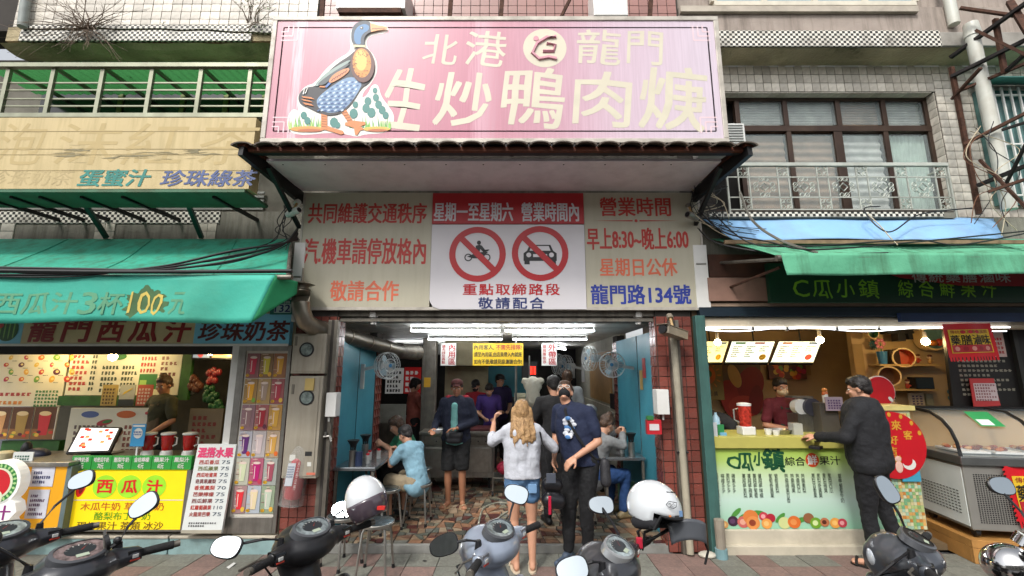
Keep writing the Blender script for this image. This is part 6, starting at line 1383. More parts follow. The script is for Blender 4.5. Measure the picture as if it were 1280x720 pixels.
for k, (px, py) in enumerate(((920, 641), (931, 645), (948, 641), (975, 647), (1000, 650))): c = q(px, py, YQ); b.disc(c[0], c[1], .07, .025, y_-.0006*k-.01*0, MP('#4a8a3a'), 10, .7-.4*(k % 3))
b.build('fruit_print', jc)
# mosaic panel with round red sign
Ym = 4.98
mp_ = thing('mosaic_panel', 'counter end panel of small green orange and white mosaic squares', 'panel', P(1125, 660, Ym))
xa, xb, z0, z1 = R(1104, 513, 1146, 662, Ym); xb = P(1150, 600, Ym).x
b = MB(); b.box(xa, xb, Ym, Ym+.4, z0, z1, M('panel_grout', '#a8ac8a', .6)); b.box(xa-.04, xb+.12, Ym+.401, Ym+.45, z0, z1-.1, tan); b.build('body', mp_)
b = MB(); mc_ = [M('mos_'+h, h, .3) for h in ('#6fa37a', '#a8b878', '#b87a3a', '#c9c4a0', '#86a86a', '#c99a5a', '#9ab8a0', '#c4b88a')]; n = int((xb-xa)/.033); m_ = int((z1-z0)/.033)
for i in range(n):
    for j in range(m_): x = xa+.004+.033*i; z = z0+.004+.033*j; b.box(x, x+.029, Ym-.004, Ym-.0005, z, z+.029, mc_[fr.randrange(8)])
b.build('mosaic_squares', mp_, kind='stuff')
b = MB(); b.box(xa-.02, xb+.05, Ym-.02, Ym+.45, z1+.001, z1+.05, M('pale_yellow_top', '#cdbf7a', .4)); b.build('top', mp_)
rs_ = thing('round_sign', 'large round red new year sign with gold characters on the mosaic panel', 'sign', P(1122, 600, Ym-.03))
c = q(1117, 556, Ym-.03); b = MB(); b.cyl((c[0], Ym-.035, c[1]), (c[0], Ym-.02, c[1]), .34, None, M('lucky_red', '#b8121f', .4, var=.06), 40); b.build('disc', rs_)
gd = M('gold_letter', '#c9922e', .4); b = MB(); yr = Ym-.038
for k, (ch, dx, dz, s_) in enumerate((('來', .05, .2, .1), ('客', .16, .1, .09), ('好', .0, .05, .09), ('吉', -.02, -.06, .08), ('財', .02, -.14, .07))): letter(b, ch, c[0]+dx-s_/2, c[0]+dx+s_/2, c[1]+dz-s_/2, c[1]+dz+s_/2, yr, gd, bold=.04)
for k in range(7): a = .4+k*.4; b.disc(c[0]+.31*math.cos(a), c[1]+.31*math.sin(a), .02, .025, yr, gd, 8)
b.disc(c[0]+.13, c[1]-.19, .07, .06, yr, white, 12); b.disc(c[0]+.11, c[1]-.15, .06, .06, yr-.001, M('lucky_red', ''), 12); b.ell((c[0]+.02, yr, c[1]-.22), (.04,.004,.06), MP('#d8b0a0'), 10, 6); b.ell((c[0]+.02, yr, c[1]-.14), (.035,.004,.03), MP('#d8b0a0'), 10, 6); b.build('print', rs_)
rs2 = thing('round_sign', 'smaller round red sign behind the head of the customer in black', 'sign', P(1110, 508, 5.3)); c = q(1100, 489, 5.3)
b = MB(); b.cyl((c[0], 5.3, c[1]), (c[0], 5.32, c[1]), .175, None, M('sign_rim', '#d0c8c0', .5), 36); b.cyl((c[0], 5.29, c[1]), (c[0], 5.299, c[1]), .163, None, M('lucky_red', ''), 36); b.disc(c[0]+.1, c[1]-.09, .02, .035, 5.287, white, 10, .7); b.build('disc', rs2)
one('blue_card', 'blue square card behind the scooter mirror on the mosaic panel', 'card', P(1142, 600, Ym-.03), lambda b: pbox(b, 1127, 577, 1150, 602, Ym-.03, .01, MP('#3f93b0')))
# counter goods
def cbox(name, label, cat, px0, py0, px1, py1, Y, d, mat, group=None, bev=.004):
    b = MB(); x0, x1, z0, z1 = pbox(b, px0, py0, px1, py1, Y, d, mat); o = b.build(name, org=(x0, Y, z0), bev=bev); return tag(o, label, cat, group)
p = P(935, 545, 5.15); zc = wz(546, YQ-.04)
t = thing('blender', 'blender jar full of red fruit on the juice counter', 'blender', (p.x, 5.18, zc)); b = MB(); b.box(-.075, .075, -.07, .07, 0, .09, whitep); b.build('base', t, local=True, bev=.01)
b = MB(); b.lathe([(.06,.092),(.072,.30),(.072,.31),(0,.31)], (0,0,0), M('red_fruit_mix', '#a83428', .2, var=.5, scale=40), 18); b.build('jar', t, smooth=True, local=True); b = MB(); b.lathe([(.075,.311),(.075,.335),(.03,.345),(0,.345)], (0,0,0), whitep, 18); b.build('lid', t, smooth=True, local=True); b = MB(); b.tube([(-.07,0,.28),(-.12,0,.27),(-.12,0,.16),(-.07,0,.13)], .008, M('clear_grey', '#8a8a84', .3), 6); b.build('handle', t, smooth=True, local=True)
cbox('notice_card', 'white menu card with a black picture at the left end of the juice counter', 'card', 882, 528, 897, 546, 5.05, .01, MP('#b8bcc0'))
cbox('notice_card', 'white and pink list card standing above the left end of the counter', 'card', 879, 507, 890, 527, 5.1, .01, MP('#c9c4c4'))
small('plastic_bottle', 'blue tinted plastic bottle on the juice counter', 'bottle', 895, 527, 5.2, lambda b, p: b.lathe([(.04,-.1),(.045,-.02),(.04,.04),(.015,.08),(.015,.1),(0,.1)], p, M('bottle_blue', '#9fc0d0', .1, clear=.5), 14), True)
small('hand_wash', 'green and red packet beside the plastic bottle', 'packet', 900, 540, 5.15, lambda b, p: (b.box(p.x-.035, p.x+.035, 5.12, 5.18, p.z-.03, p.z+.08, MP('#2f7f4a')), b.box(p.x-.02, p.x+.05, 5.1, 5.118, p.z-.05, p.z+.0, MP('#6aa0c0'))))
small('cash_register', 'dark card terminal with purple price sheet beside the customer', 'terminal', 1040, 510, 5.2, lambda b, p: (b.box(p.x-.1, p.x+.1, 5.25, 5.5, zc, p.z+.05, M('terminal_grey', '#4a4640', .4)), b.box(p.x-.06, p.x+.13, 5.2, 5.22, p.z-.03, p.z+.12, MP('#9a8a94')), fake_text(b, p.x-.04, p.x+.11, p.z-.01, p.z+.1, 5.197, MP('#4a2a5a'), 4, 5, seed=3)))
small('sealing_machine', 'steel cup sealing machine with a round film roll', 'machine', 1010, 520, 5.4, lambda b, p: (b.box(p.x-.12, p.x+.14, 5.4, 5.7, zc, p.z+.02, steel), b.cyl((p.x+.06, 5.38, p.z+.1), (p.x+.06, 5.5, p.z+.1), .1, None, M('film_roll', '#3a3a44', .4), 22), b.cyl((p.x-.04, 5.42, p.z+.1), (p.x-.04, 5.52, p.z+.1), .09, None, whitep, 22), b.box(p.x-.13, p.x+.12, 5.45, 5.6, p.z+.2, p.z+.22, steel)))
small('steel_bowl', 'steel tray and small white cups on the juice counter', 'tray', 978, 540, 5.2, lambda b, p: (b.lathe([(.09,0),(.12,.05),(.11,.05),(.08,.01)], (p.x, 5.25, zc), steel, 18), b.lathe([(.03,0),(.04,.06)], (p.x-.17, 5.18, zc), whitep, 12), b.lathe([(.03,0),(.04,.05)], (p.x-.1, 5.15, zc), whitep, 12), b.box(p.x+.1, p.x+.2, 5.15, 5.25, zc, zc+.12, M('clear_tub', '#a8a8a0', .3))), True)
small('toy', 'small orange toy cat beside the terminal', 'toy', 1031, 492, 5.3, lambda b, p: (b.ell(p, (.035,.03,.035), MP('#b8602a')), b.ell(p+Vector((.0,0,.04)), (.03,.03,.025), MP('#c07a3a')), b.cyl(p-Vector((0,0,.1)), p, .03, None, whitep, 10)), True)
# ---- glass display freezer on a wooden plinth
fz = thing('display_freezer', 'curved glass deli freezer with grey perforated front on small wheels', 'freezer', (4.57, 4.80, .22), rz=math.radians(-10))
wf_ = M('freezer_white', '#dde2de', .35, var=.03, dirt=.15); gf = M('freezer_grey', '#8f8d87', .4, .4, var=.06); FW, FD, FH = 1.6, .72, .68
b = MB(); b.box(0, FW, .0, FD, .07, FH, gf); b.build('body', fz, local=True, bev=.01)
b = MB(); b.box(-.006, -.001, .02, FD-.02, .1, FH-.02, wf_); b.build('side_skin', fz, local=True)
b = MB()
for i in range(12):
    for j in range(8): y = .1+.045*i; z = .2+.03*j; b.box(-.009, -.0065, y, y+.026, z, z+.008, black)
b.build('side_vents', fz, local=True, kind='stuff')
b = MB()
for i in range(18):
    for j in range(26): b.box(.08+.022*i, .092+.022*i, -.003, -.0005, .14+.018*j, .15+.018*j, black)
b.build('front_holes', fz, local=True, kind='stuff')
b = MB(); b.box(-.02, FW, -.03, FD+.01, FH+.001, FH+.09, M('freezer_trim', '#6b6d6c', .3, .6)); b.build('trim', fz, local=True, bev=.012)
arcp = [(.0, FH+.09), (.02, FH+.22), (.08, FH+.34), (.18, FH+.43), (.34, FH+.5), (.60, FH+.52)]
gl = glass('case_glass', '#c8d8dc', .16, .02)
for nm, xx in (('side_glass', 0.0), ('side_glass', FW)):
    b = MB(); pp = arcp + [(.66, FH+.09)]; b.add([(xx, y, z) for y, z in pp], [tuple(range(len(pp)))], gl); b.build(nm, fz, local=True)
b = MB(); b.sheet(lambda u, v: ((lambda k: (u*FW, arcp[min(4, int(k))][0]+(arcp[min(4, int(k))+1][0]-arcp[min(4, int(k))][0])*(k-min(4, int(k))), arcp[min(4, int(k))][1]+(arcp[min(4, int(k))+1][1]-arcp[min(4, int(k))][1])*(k-min(4, int(k)))))(v*5)), 4, 15, gl); b.build('front_glass', fz, local=True, smooth=True)
for xx in (0, .72, FW):
    b = MB(); b.tube([(xx, y-.004, z) for y, z in arcp], .018, black, 6); b.build('glass_rib', fz, local=True, smooth=True)
b = MB(); b.box(-.01, FW, .58, .70, FH+.5, FH+.54, black); b.box(0, FW, .66, .70, FH+.09, FH+.5, tan); b.build('rear_frame', fz, local=True)
for k, xx in enumerate((.1, .4, .75, 1.1)):
    b = MB(); b.box(xx, xx+.26, .12, .5, FH+.1, FH+.12, whitep)
    for j in range(14): b.ell((xx+fr.uniform(.03, .23), fr.uniform(.16, .46), FH+.135), (.035, .025, .018), MP(('#8a3a1c', '#a85a2a', '#6a2a14', '#b88a5a')[j % 4]), 7, 5)
    b.build('food_tray', fz, local=True, smooth=True)
b = MB(); p = [(.28, .10, FH+.37), (.5, .10, FH+.37), (.5, .3, FH+.5), (.28, .3, FH+.5)]; b.add([(x, y-.03, z+.01) for x, y, z in p], [(0,1,2,3)], MP('#2f8a4f')); b.add([(.3, .085, FH+.39), (.42, .085, FH+.39), (.42, .16, FH+.44), (.3, .16, FH+.44)], [(0,1,2,3)], MP('#d0dcd4')); b.build('green_notice', fz, local=True)
for x_, y_2 in ((.06, .06), (.06, FD-.08), (FW-.1, .06)):
    b = MB(); b.cyl((x_-.02, y_2, .04), (x_+.02, y_2, .04), .04, None, black, 12); b.box(x_-.03, x_+.03, y_2-.03, y_2+.03, .055, .069, steel); b.build('wheel', fz, local=True)
wp = M('plinth_wood', '#a8793f', .6, var=.2, scale=6, bump=.1); pl = thing('wooden_plinth', 'orange wooden platform under the deli freezer', 'platform', (4.5, 4.76, 0), rz=math.radians(-10))
for k, (z0_, z1_) in enumerate(((0, .14), (.143, .215))):
    b = MB(); b.box(0, 1.7, 0, .03, z0_, z1_, wp); b.box(0, .03, .031, .85, z0_, z1_, wp); b.build('board', pl, local=True, bev=.003)
b = MB(); b.box(.031, 1.7, .031, .85, .18, .21, wp); b.build('deck', pl, local=True)
Y = 4.70; fringe_banner('banner', 'fringed red and yellow banner hung on the freezer front at the right edge', [q(1274, 652, Y), q(1345, 655, Y), q(1335, 583, Y), q(1255, 583, Y)], Y, '藥膳滷味', '傳統手工 養生', True)
one('wall_counter', 'cream shelf and white board behind the freezer at the right edge', 'shelf', P(1270, 560, 6.1), lambda b: (pbox(b, 1160, 530, 1330, 575, 6.05, .1, MP('#b3b0a8')),))

# ================================================================== INSIDE THE DUCK SHOP
tubem = M('fluorescent_glow', '#f8fbff', .4, emit=26)
for i, (xc, y, z) in enumerate(((-.77, 6.1, 2.37), (.51, 6.1, 2.37), (-.77, 7.4, 2.34), (.62, 7.4, 2.34), (-1.9, 9.5, 2.34), (1.1, 10.5, 2.34))):
    t = thing('tube_light', ('front left', 'front right', 'second row left', 'second row right', 'far left', 'far right')[i] + ' lit fluorescent tube on the duck shop ceiling', 'lamp', (xc, y, z+.06), 'fluorescent tubes on the ceiling')
    rot = i == 5
    b = MB(); b.cyl((-.6,0,-.05), (.6,0,-.05), .014, None, tubem, 10); b.build('tube', t, local=True); b = MB(); b.box(-.62, .62, -.016, .016, .01, .04, whitep); b.box(-.62, -.605, -.015, .015, -.065, .01, whitep); b.box(.605, .62, -.015, .015, -.065, .01, whitep); b.build('fixture', t, local=True)
    if rot: t.rotation_euler = (0, 0, math.radians(70))
b = MB()
for x in (-.12, .0): b.cyl((x, 7.3, 2.42), (x, 7.3, .6), .018, None, steel, 8)
def hang(px0, py0, px1, py1, Y, lab, bgm, rows, wd=None):
    x0, x1, z0, z1 = R(px0, py0, px1, py1, Y); t = thing('hanging_sign', lab, 'sign', ((x0+x1)/2, Y, z0), 'signs hung from the shop ceiling')
    b = MB(); b.box(x0, x1, Y, Y+.012, z0, z1, bgm); b.build('panel', t); b = MB()
    for s, u0, u1, v0, v1, m, vt in rows: letter(b, s, x0+(x1-x0)*u0, x0+(x1-x0)*u1, z0+(z1-z0)*v0, z0+(z1-z0)*v1, Y-.003, m, bold=.03, vertical=vt)
    b.build('lettering', t); b = MB(); b.cyl((x0+.02, Y, z1), (x0+.02, Y, 2.44), .003, None, black, 4); b.cyl((x1-.02, Y, z1), (x1-.02, Y, 2.44), .003, None, black, 4); b.build('hanger', t)
lw = M('sign_white_print', '#d0d0cc', .5, emit=.12); lyl = M('sign_yellow_print', '#d9b41e', .5, emit=.15)
hang(551, 429, 570, 457, 7.8, 'white hanging sign with red characters for the eating area, left', lw, (('內用區', .5, .95, .05, .95, red, True), ('請先找位再點', .08, .3, .08, .92, red2, True)))
hang(591, 429, 654, 457, 7.8, 'yellow hanging notice with three rows of black and red characters in the middle', lyl, (('內用客人,', .03, .42, .7, .92, ink, False), ('不需先排隊!', .46, .97, .7, .93, red, False), ('請至內用區,由店員帶入內就座', .03, .97, .38, .6, ink, False), ('如有不便,敬請見諒.謝謝合作!', .03, .97, .06, .28, ink, False)))
hang(677, 429, 696, 457, 7.8, 'white hanging sign with red characters for the takeaway area, right', lw, (('外帶區', .45, .95, .05, .95, red, True), ('請排隊依序', .08, .3, .08, .92, red2, True)))
# wall fans
fanb = M('fan_blade_grey', '#8fa6b0', .35); fanw = M('fan_white', '#b9bdbd', .4)
def wfan(px, py, Y, r_, yaw, side, lab, grp='wall mounted fans in the duck shop'):
    c = P(px, py, Y); t = thing('wall_fan', lab, 'fan', c, grp); T = Matrix.Rotation(yaw, 4, 'Z')
    b = MB()
    for k, (rr_, yy_) in enumerate(((r_, 0), (r_*.97, -.05), (r_*.97, .05), (r_*.5, -.065), (r_*.5, .06))): b.tube([T @ Vector((rr_*math.cos(a*math.pi/10), yy_, rr_*math.sin(a*math.pi/10))) for a in range(20)], .006, fanw, 4, closed=True)
    for k in range(24):
        a = k*math.pi/12; v = Vector((math.cos(a), 0, math.sin(a))); b.tube([T @ (v*r_*.12+Vector((0,-.07,0))), T @ (v*r_*.6+Vector((0,-.062,0))), T @ (v*r_*.97+Vector((0,-.03,0))), T @ (v*r_+Vector((0,.02,0))), T @ (v*r_*.5+Vector((0,.06,0)))], .0025, fanw, 3)
    b.build('guard', t, local=True)
    for k in range(3):
        a = k*2*math.pi/3; b = MB(); b.add([T @ Vector((x*math.cos(a)-z*math.sin(a), y, x*math.sin(a)+z*math.cos(a))) for x, y, z in ((.03,0,-.02),(r_*.7,.02,-r_*.3),(r_*.88,.0,.0),(r_*.7,-.02,r_*.25),(.03,0,.03))], [(0,1,2,3,4)], fanb); b.build('blade', t, local=True)
    b = MB(); f = lambda v: tuple(T @ Vector(v)); b.cyl(f((0,-.075,0)), f((0,-.06,0)), r_*.14, None, M('fan_blue_hub', '#2f6f9a', .4), 14); b.cyl(f((0,.05,0)), f((0,.2,0)), .07, .055, fanw, 14); b.build('motor', t, local=True, smooth=True)
    b = MB(); m0 = T @ Vector((0,.15,0)); b.bar(m0, (side*.35, .1, -.05), .03, .04, fanw); b.bar((side*.35, .1, .02), (side*.35, .1, -.3), .06, .04, fanw); b.build('wall_arm', t, local=True)
wfan(484, 457, 5.9, .17, math.radians(50), -1, 'wall fan on the left blue panel, tilted towards the street')
wfan(765, 456, 6.1, .17, math.radians(-15), 1, 'nearest wall fan on the right blue panel')
wfan(737, 448, 7.4, .2, math.radians(-75), 1, 'second wall fan on the right, seen edge on')
wfan(707, 458, 8.8, .22, math.radians(-65), 1, 'third wall fan on the right, deeper inside'); wfan(697, 455, 9.8, .22, math.radians(-70), 1, 'farthest wall fan on the right')
# side details
b = MB(); zz = 1.15; ply = M('plywood', '#9a7648', .6, var=.15, scale=5); b.box(1.77, 1.795, 8.2, 10.4, 1.25, 2.2, ply); o = b.build('plywood_board', org=(1.78, 9, 1.3)); tag(o, 'plywood board fixed on the right inner wall', 'board')
b = MB(); b.box(1.74, 1.79, 7.5, 12.0, .95, 1.2, M('pale_panel', '#a39f8e', .6, dirt=.3)); b.box(1.72, 1.76, 7.5, 8.1, 1.2, 1.45, black); o = b.build('wall_dado', org=(1.78, 9, .9)); tag(o, 'pale panelled dado along the right inner wall', 'panel')
for i, (y, z, h) in enumerate(((7.6, 2.0, '#b8a878'), (5.65, 2.0, '#a83a3a'), (5.8, 1.85, '#b89a5a'))):
    b = MB(); b.box(1.652 if i else 1.79, 1.658 if i else 1.798, y, y+(.35 if i == 0 else .12), z-.35*(1 if i == 0 else .7), z, MP(h)); x_ = 1.65 if i else 1.788
    o = b.build('wall_notice', org=(1.66, y, z-.3)); tag(o, ('cream notice paper deep on the right wall', 'red edged no smoking notice on the right blue panel', 'small yellow notice under the red one on the right blue panel')[i], 'notice')
# AC grille
ag = thing('air_conditioner', 'long grey slatted ceiling air conditioner at the left of the duck shop', 'air conditioner', P(530, 445, 8.2)); x0, x1, z0, z1 = R(500, 431, 552, 443, 8.2)
b = MB(); b.box(x0, x1, 8.2, 8.6, z0, z1, dark); b.build('casing', ag)
for k in range(26): xx = x0+(x1-x0)*(k+.5)/26; b = MB(); b.box(xx-.007, xx+.007, 8.185, 8.199, z0, z1, whitep); b.build('slat', ag)
# stainless post column and counter
b = MB(); x0, x1, z0, z1 = R(526, 450, 543, 560, 7.7); b.box(x0, x1, 7.7, 7.9, .05, 2.4, dsteel); o = b.build('steel_column', org=(x0, 7.7, .05), bev=.005); tag(o, 'grey steel column beside the cooking counter', 'column'); 
one('warning_sticker', 'small yellow sticker on the grey steel column', 'sticker', P(534, 478, 7.68), lambda b: pbox(b, 530, 472, 538, 484, 7.69, .005, MP('#c99a2a')))
cc_ = thing('counter', 'long stainless steel cooking counter inside the duck shop', 'counter', (-.9, 7.5, .05)); xa, xb = P(524, 570, 7.3).x, P(618, 570, 7.3).x
b = MB(); b.box(xa+.02, xb-.02, 7.33, 7.9, .22, .86, steel); b.build('cabinet', cc_); b = MB(); b.box(xa-.01, xb+.01, 7.28, 7.95, .862, .90, steel); b.box(xa+.5, xb, 7.4, 7.9, .901, .93, M('maroon_mat', '#4a1418', .6)); b.build('top', cc_, bev=.004)
for k in range(2):
    xx = xa+.06+(xb-xa-.1)*k/2; b = MB(); b.box(xx, xx+(xb-xa)/2-.05, 7.31, 7.329, .3, .66, steel); b.build('door', cc_, bev=.003)
    b = MB(); b.box(xx, xx+(xb-xa)/2-.05, 7.315, 7.329, .7, .83, dsteel); [b.cyl((xx+.2+.12*j, 7.3, .76), (xx+.2+.12*j, 7.315, .76), .012, None, black, 8) for j in range(3)]; b.build('drawer', cc_)
for xx in (xa+.05, xb-.08): b = MB(); b.bar((xx, 7.38, .05), (xx, 7.38, .22), .04, .04, black); b.build('leg', cc_)
# second counter at left rear with panel, posters
b = MB(); b.box(-3.6, -2.0, 8.4, 8.9, .05, 1.0, dsteel); b.box(-2.6, -1.75, 7.6, 7.64, 1.0, 1.3, M('grey_guard', '#8f8f86', .5, .2, dirt=.4)); o = b.build('prep_counter', org=(-2.8, 8.4, .05)); tag(o, 'dull steel preparation counter with pale splash guard at the left rear', 'counter')
t = thing('wall_menu', 'white wall menu with red and black rows left of the steel column', 'menu board', P(492, 492, 8.6)); b = MB(); x0, x1, z0, z1 = pbox(b, 482, 460, 504, 492, 8.6, .02, lw); b.build('sheet', t); b = MB(); fake_text(b, x0+.03, x1-.03, z0+.03, z1-.03, 8.597, ink, 5, 5, rs=[1, .8], seed=4); b.build('print', t)
t = thing('wall_menu', 'bright red wall menu with white patches beside the white one', 'menu board', P(515, 490, 8.6)); b = MB(); x0, x1, z0, z1 = pbox(b, 505, 459, 526, 492, 8.62, .02, M('menu_red', '#a82222', .5, emit=.15)); b.build('sheet', t); b = MB(); fake_text(b, x0+.03, x1-.03, z0+.03, z1-.03, 8.617, lw, 4, 3, rs=[1, .8], seed=6); b.build('print', t)
# blue back panel + beige cabinets
one('blue_partition', 'blue board partition at the back of the duck shop', 'partition', P(630, 500, 9.4), lambda b: pbox(b, 609, 458, 668, 520, 9.4, .05, lav))
one('beige_hood', 'beige boxy exhaust hood at the back left of the duck shop', 'hood', P(590, 450, 9.0), lambda b: (pbox(b, 556, 458, 610, 500, 9.2, .1, M('beige_hood_metal', '#a39a7c', .5, .2, dirt=.3)), b.box(P(560,440,9).x, P(612,440,9).x, 8.6, 9.4, P(580,457,9).z, 2.42, M('beige_hood_metal', ''))))
one('glass_rack', 'steel shelf rack with white foam boxes at the back of the duck shop', 'rack', P(655, 560, 8.0), lambda b: (b.cyl((P(645,500,7.9).x, 7.9, .05), (P(645,500,7.9).x, 7.9, 2.42), .02, None, steel, 8), b.cyl((P(662,500,7.9).x, 7.9, .05), (P(662,500,7.9).x, 7.9, 2.1), .014, None, steel, 8)))
for k in range(6): cbox('foam_box', 'stacked white foam lunch box, number %s from the top beside the steel pole' % ('one','two','three','four','five','six')[k], 'box', 643, 492+k*6, 657, 497+k*6, 8.1, .25, MP('#b8b49a'), 'stacked lunch boxes')
t = thing('bag_bundle', 'bundle of white plastic carrier bags hanging from the steel pole', 'bag', P(666, 500, 7.4)); cpt = P(666, 482, 7.4)
blob_obj('bags', [('e', cpt-Vector(t.location), (.15,.07,.13), None), ('e', cpt-Vector(t.location)+Vector((-.12,0,.07)), (.07,.05,.06), None), ('e', cpt-Vector(t.location)+Vector((.12,0,.07)), (.07,.05,.06), None), ('c', cpt-Vector(t.location)+Vector((0,0,.05)), .1, cpt-Vector(t.location)+Vector((0,0,-.22)), .12)], .02, M('bag_white', '#b5b0a0', .4, var=.08, bump=.3, bscale=30), t, 2, lambda c: .012*noise.noise(c*30))
one('queue_display', 'black number display with glowing red digits at the back', 'display', P(662, 470, 8.5), lambda b: (pbox(b, 652, 452, 672, 474, 8.5, .05, blackp), [b.rect(P(663+k*4,458,8.5).x, P(665.5+k*4,458,8.5).x, P(660,468,8.5).z, P(660,458,8.5).z, 8.497, M('led_red', '#ff2a1a', .4, emit=2.5)) for k in range(2)]))
one('cart', 'steel trolley with a pink bag on its lower shelf beside the cooking counter', 'trolley', (-.25, 7.0, .05), lambda b: ([b.cyl((x, y, .1), (x, y, .9), .012, None, steel, 8) for x in (-.28, .12) for y in (6.9, 7.25)], b.box(-.28, .12, 6.9, 7.25, .88, .9, steel), b.box(-.28, .12, 6.9, 7.25, .3, .32, steel), b.ell((-.08, 7.0, .43), (.15, .12, .1), MP('#a8243f')), [b.cyl((x-.015, 6.9, .09), (x+.015, 6.9, .09), .04, None, black, 10) for x in (-.28, .12)]))
# tables and stools
def table(name, lab, x0, x1, y0, y1, zt):
    t = thing(name, lab, 'table', ((x0+x1)/2, (y0+y1)/2, .06)); b = MB(); b.box(x0, x1, y0, y1, zt-.035, zt, M('table_steel', '#8d9296', .22, .8, var=.08)); b.build('tabletop', t, bev=.004)
    for x in (x0+.03, x1-.03):
        for y in (y0+.03, y1-.03): b = MB(); b.bar((x, y, .06), (x, y, zt-.036), .03, .03, dsteel); b.build('leg', t)
    return t
table('dining_table', 'narrow steel wall table along the left blue panel', -1.96, -1.50, 5.18, 6.3, .80)
table('dining_table', 'steel wall table along the right blue panel', 1.12, 1.63, 5.75, 6.9, .80)
def stool(loc, lab, grp='round steel stools in the duck shop', first=[None]):
    if first[0]: t = copy_tree(first[0]); t.location = loc; t.rotation_euler = (0,0,loc[0]*7); t['label'] = lab; return t
    t = thing('stool', lab, 'stool', loc, grp); b = MB(); b.lathe([(.0,.43),(.14,.43),(.155,.437),(.155,.45),(.14,.456),(0,.456)], (0,0,0), M('stool_seat', '#6d7a80', .25, .8, var=.1), 28); b.build('seat', t, smooth=True, local=True)
    b = MB(); b.lathe([(.157,.42),(.162,.425),(.162,.447),(.157,.452)], (0,0,0), steel, 28); b.build('seat_rim', t, smooth=True, local=True)
    for k in range(4):
        a = math.pi/4 + k*math.pi/2; c, s = math.cos(a), math.sin(a); b = MB(); b.tube([(c*.06,s*.06,.425),(c*.12,s*.12,.42),(c*.145,s*.145,.38),(c*.19,s*.19,.03)], .0115, steel, 8); o = b.build('leg', t, smooth=True, local=True)
        b = MB(); b.cyl((c*.192,s*.192,0), (c*.188,s*.188,.035), .017, .014, black, 8); b.build('foot', o, local=True)
    first[0] = t; return t
p = G(487, 695, 0); stool((p.x-.03, 4.55, 0), 'round steel stool standing nearest on the pavement beside the helmet')
p = G(455, 690, 0); stool((p.x-.12, 4.74, 0.0), 'round steel stool half hidden behind the white helmet at the threshold')
stool((-1.13, 5.75, .06), 'stool under the boy in light blue'); stool((-1.28, 6.6, .06), 'stool under the diner in green at the left wall'); stool((1.0, 5.9, .06), 'stool under the diner in the grey hoodie')
stool((-1.45, 5.5, .06), 'empty stool tucked beside the left wall table')
# things on tables
def on_table(name, label, cat, x, y, fn, grp=None):
    b = MB(); fn(b, x, y, .80); o = b.build(name, org=(x, y, .8), smooth=True); return tag(o, label, cat, grp)
for k, (x, y, kind) in enumerate(((-1.80, 5.32, 0), (-1.72, 5.30, 1), (-1.66, 5.42, 2), (-1.80, 5.75, 0), (-1.7, 5.62, 2), (-1.62, 5.72, 2), (1.5, 5.9, 0), (1.42, 6.05, 2), (1.5, 6.4, 0))):
    fn = (lambda b, x, y, z: (b.cyl((x, y, z), (x, y, z+.16), .038, .042, steel, 14), [b.cyl((x+.015*math.cos(a), y+.015*math.sin(a), z+.1), (x+.035*math.cos(a), y+.035*math.sin(a), z+.24), .008, None, black, 5) for a in range(0, 6)], b.lathe([(.02,.19),(.07,.27),(.06,.27)], (x, y, z), black, 12)), lambda b, x, y, z: b.cyl((x, y, z), (x, y, z+.15), .04, None, M('jar_blue', '#2a3550', .3), 14), lambda b, x, y, z: (b.cyl((x, y, z), (x, y, z+.09), .025, None, M('sauce_white', '#a8a8a4', .4), 12), b.cyl((x, y, z+.09), (x, y, z+.11), .02, None, red, 10)))[kind]
    on_table(('chopstick_holder', 'sauce_jar', 'sauce_bottle')[kind], ('steel holder of black chopsticks', 'dark blue sauce jar', 'small white sauce bottle')[kind] + (' at the street end of the left table', ' next to it on the left table', ' near the table edge', ' deeper on the left table', ' in the middle of the left table', ' close to the boy', ' nearest the street on the right table', ' beside the diner in grey', ' farther back on the right table')[k], ('holder', 'jar', 'bottle')[kind], x, y, fn, 'condiments on the wall tables')
one('soap_dispenser', 'white rounded dispenser box mounted on the right pillar', 'dispenser', P(828, 505, 4.93), lambda b: (b.box(P(821,505,4.9).x, P(836,505,4.9).x, 4.88, 5.03, P(828,518,4.9).z, P(828,487,4.9).z, whitep), b.cyl(P(829,518,4.95), P(829,525,4.95), .012, None, whitep, 8)), bev=.02)
one('red_box', 'small red and green packet holder on the right pillar', 'box', P(818, 535, 4.93), lambda b: (pbox(b, 809, 525, 827, 543, 4.9, .06, MP('#b0202a')), pbox(b, 809, 520, 817, 526, 4.9, .05, MP('#2f6f3a')), pbox(b, 812, 530, 824, 538, 4.895, .004, MP('#c9c4c4'))))
one('rubbish_bin', 'green and yellow box standing under the right wall table', 'box', (1.5, 6.0, .06), lambda b: (b.box(1.4, 1.62, 6.0, 6.3, .06, .4, MP('#3f6f4a')), b.box(1.42, 1.6, 5.995, 6.0, .2, .38, MP('#a8a04a'))))
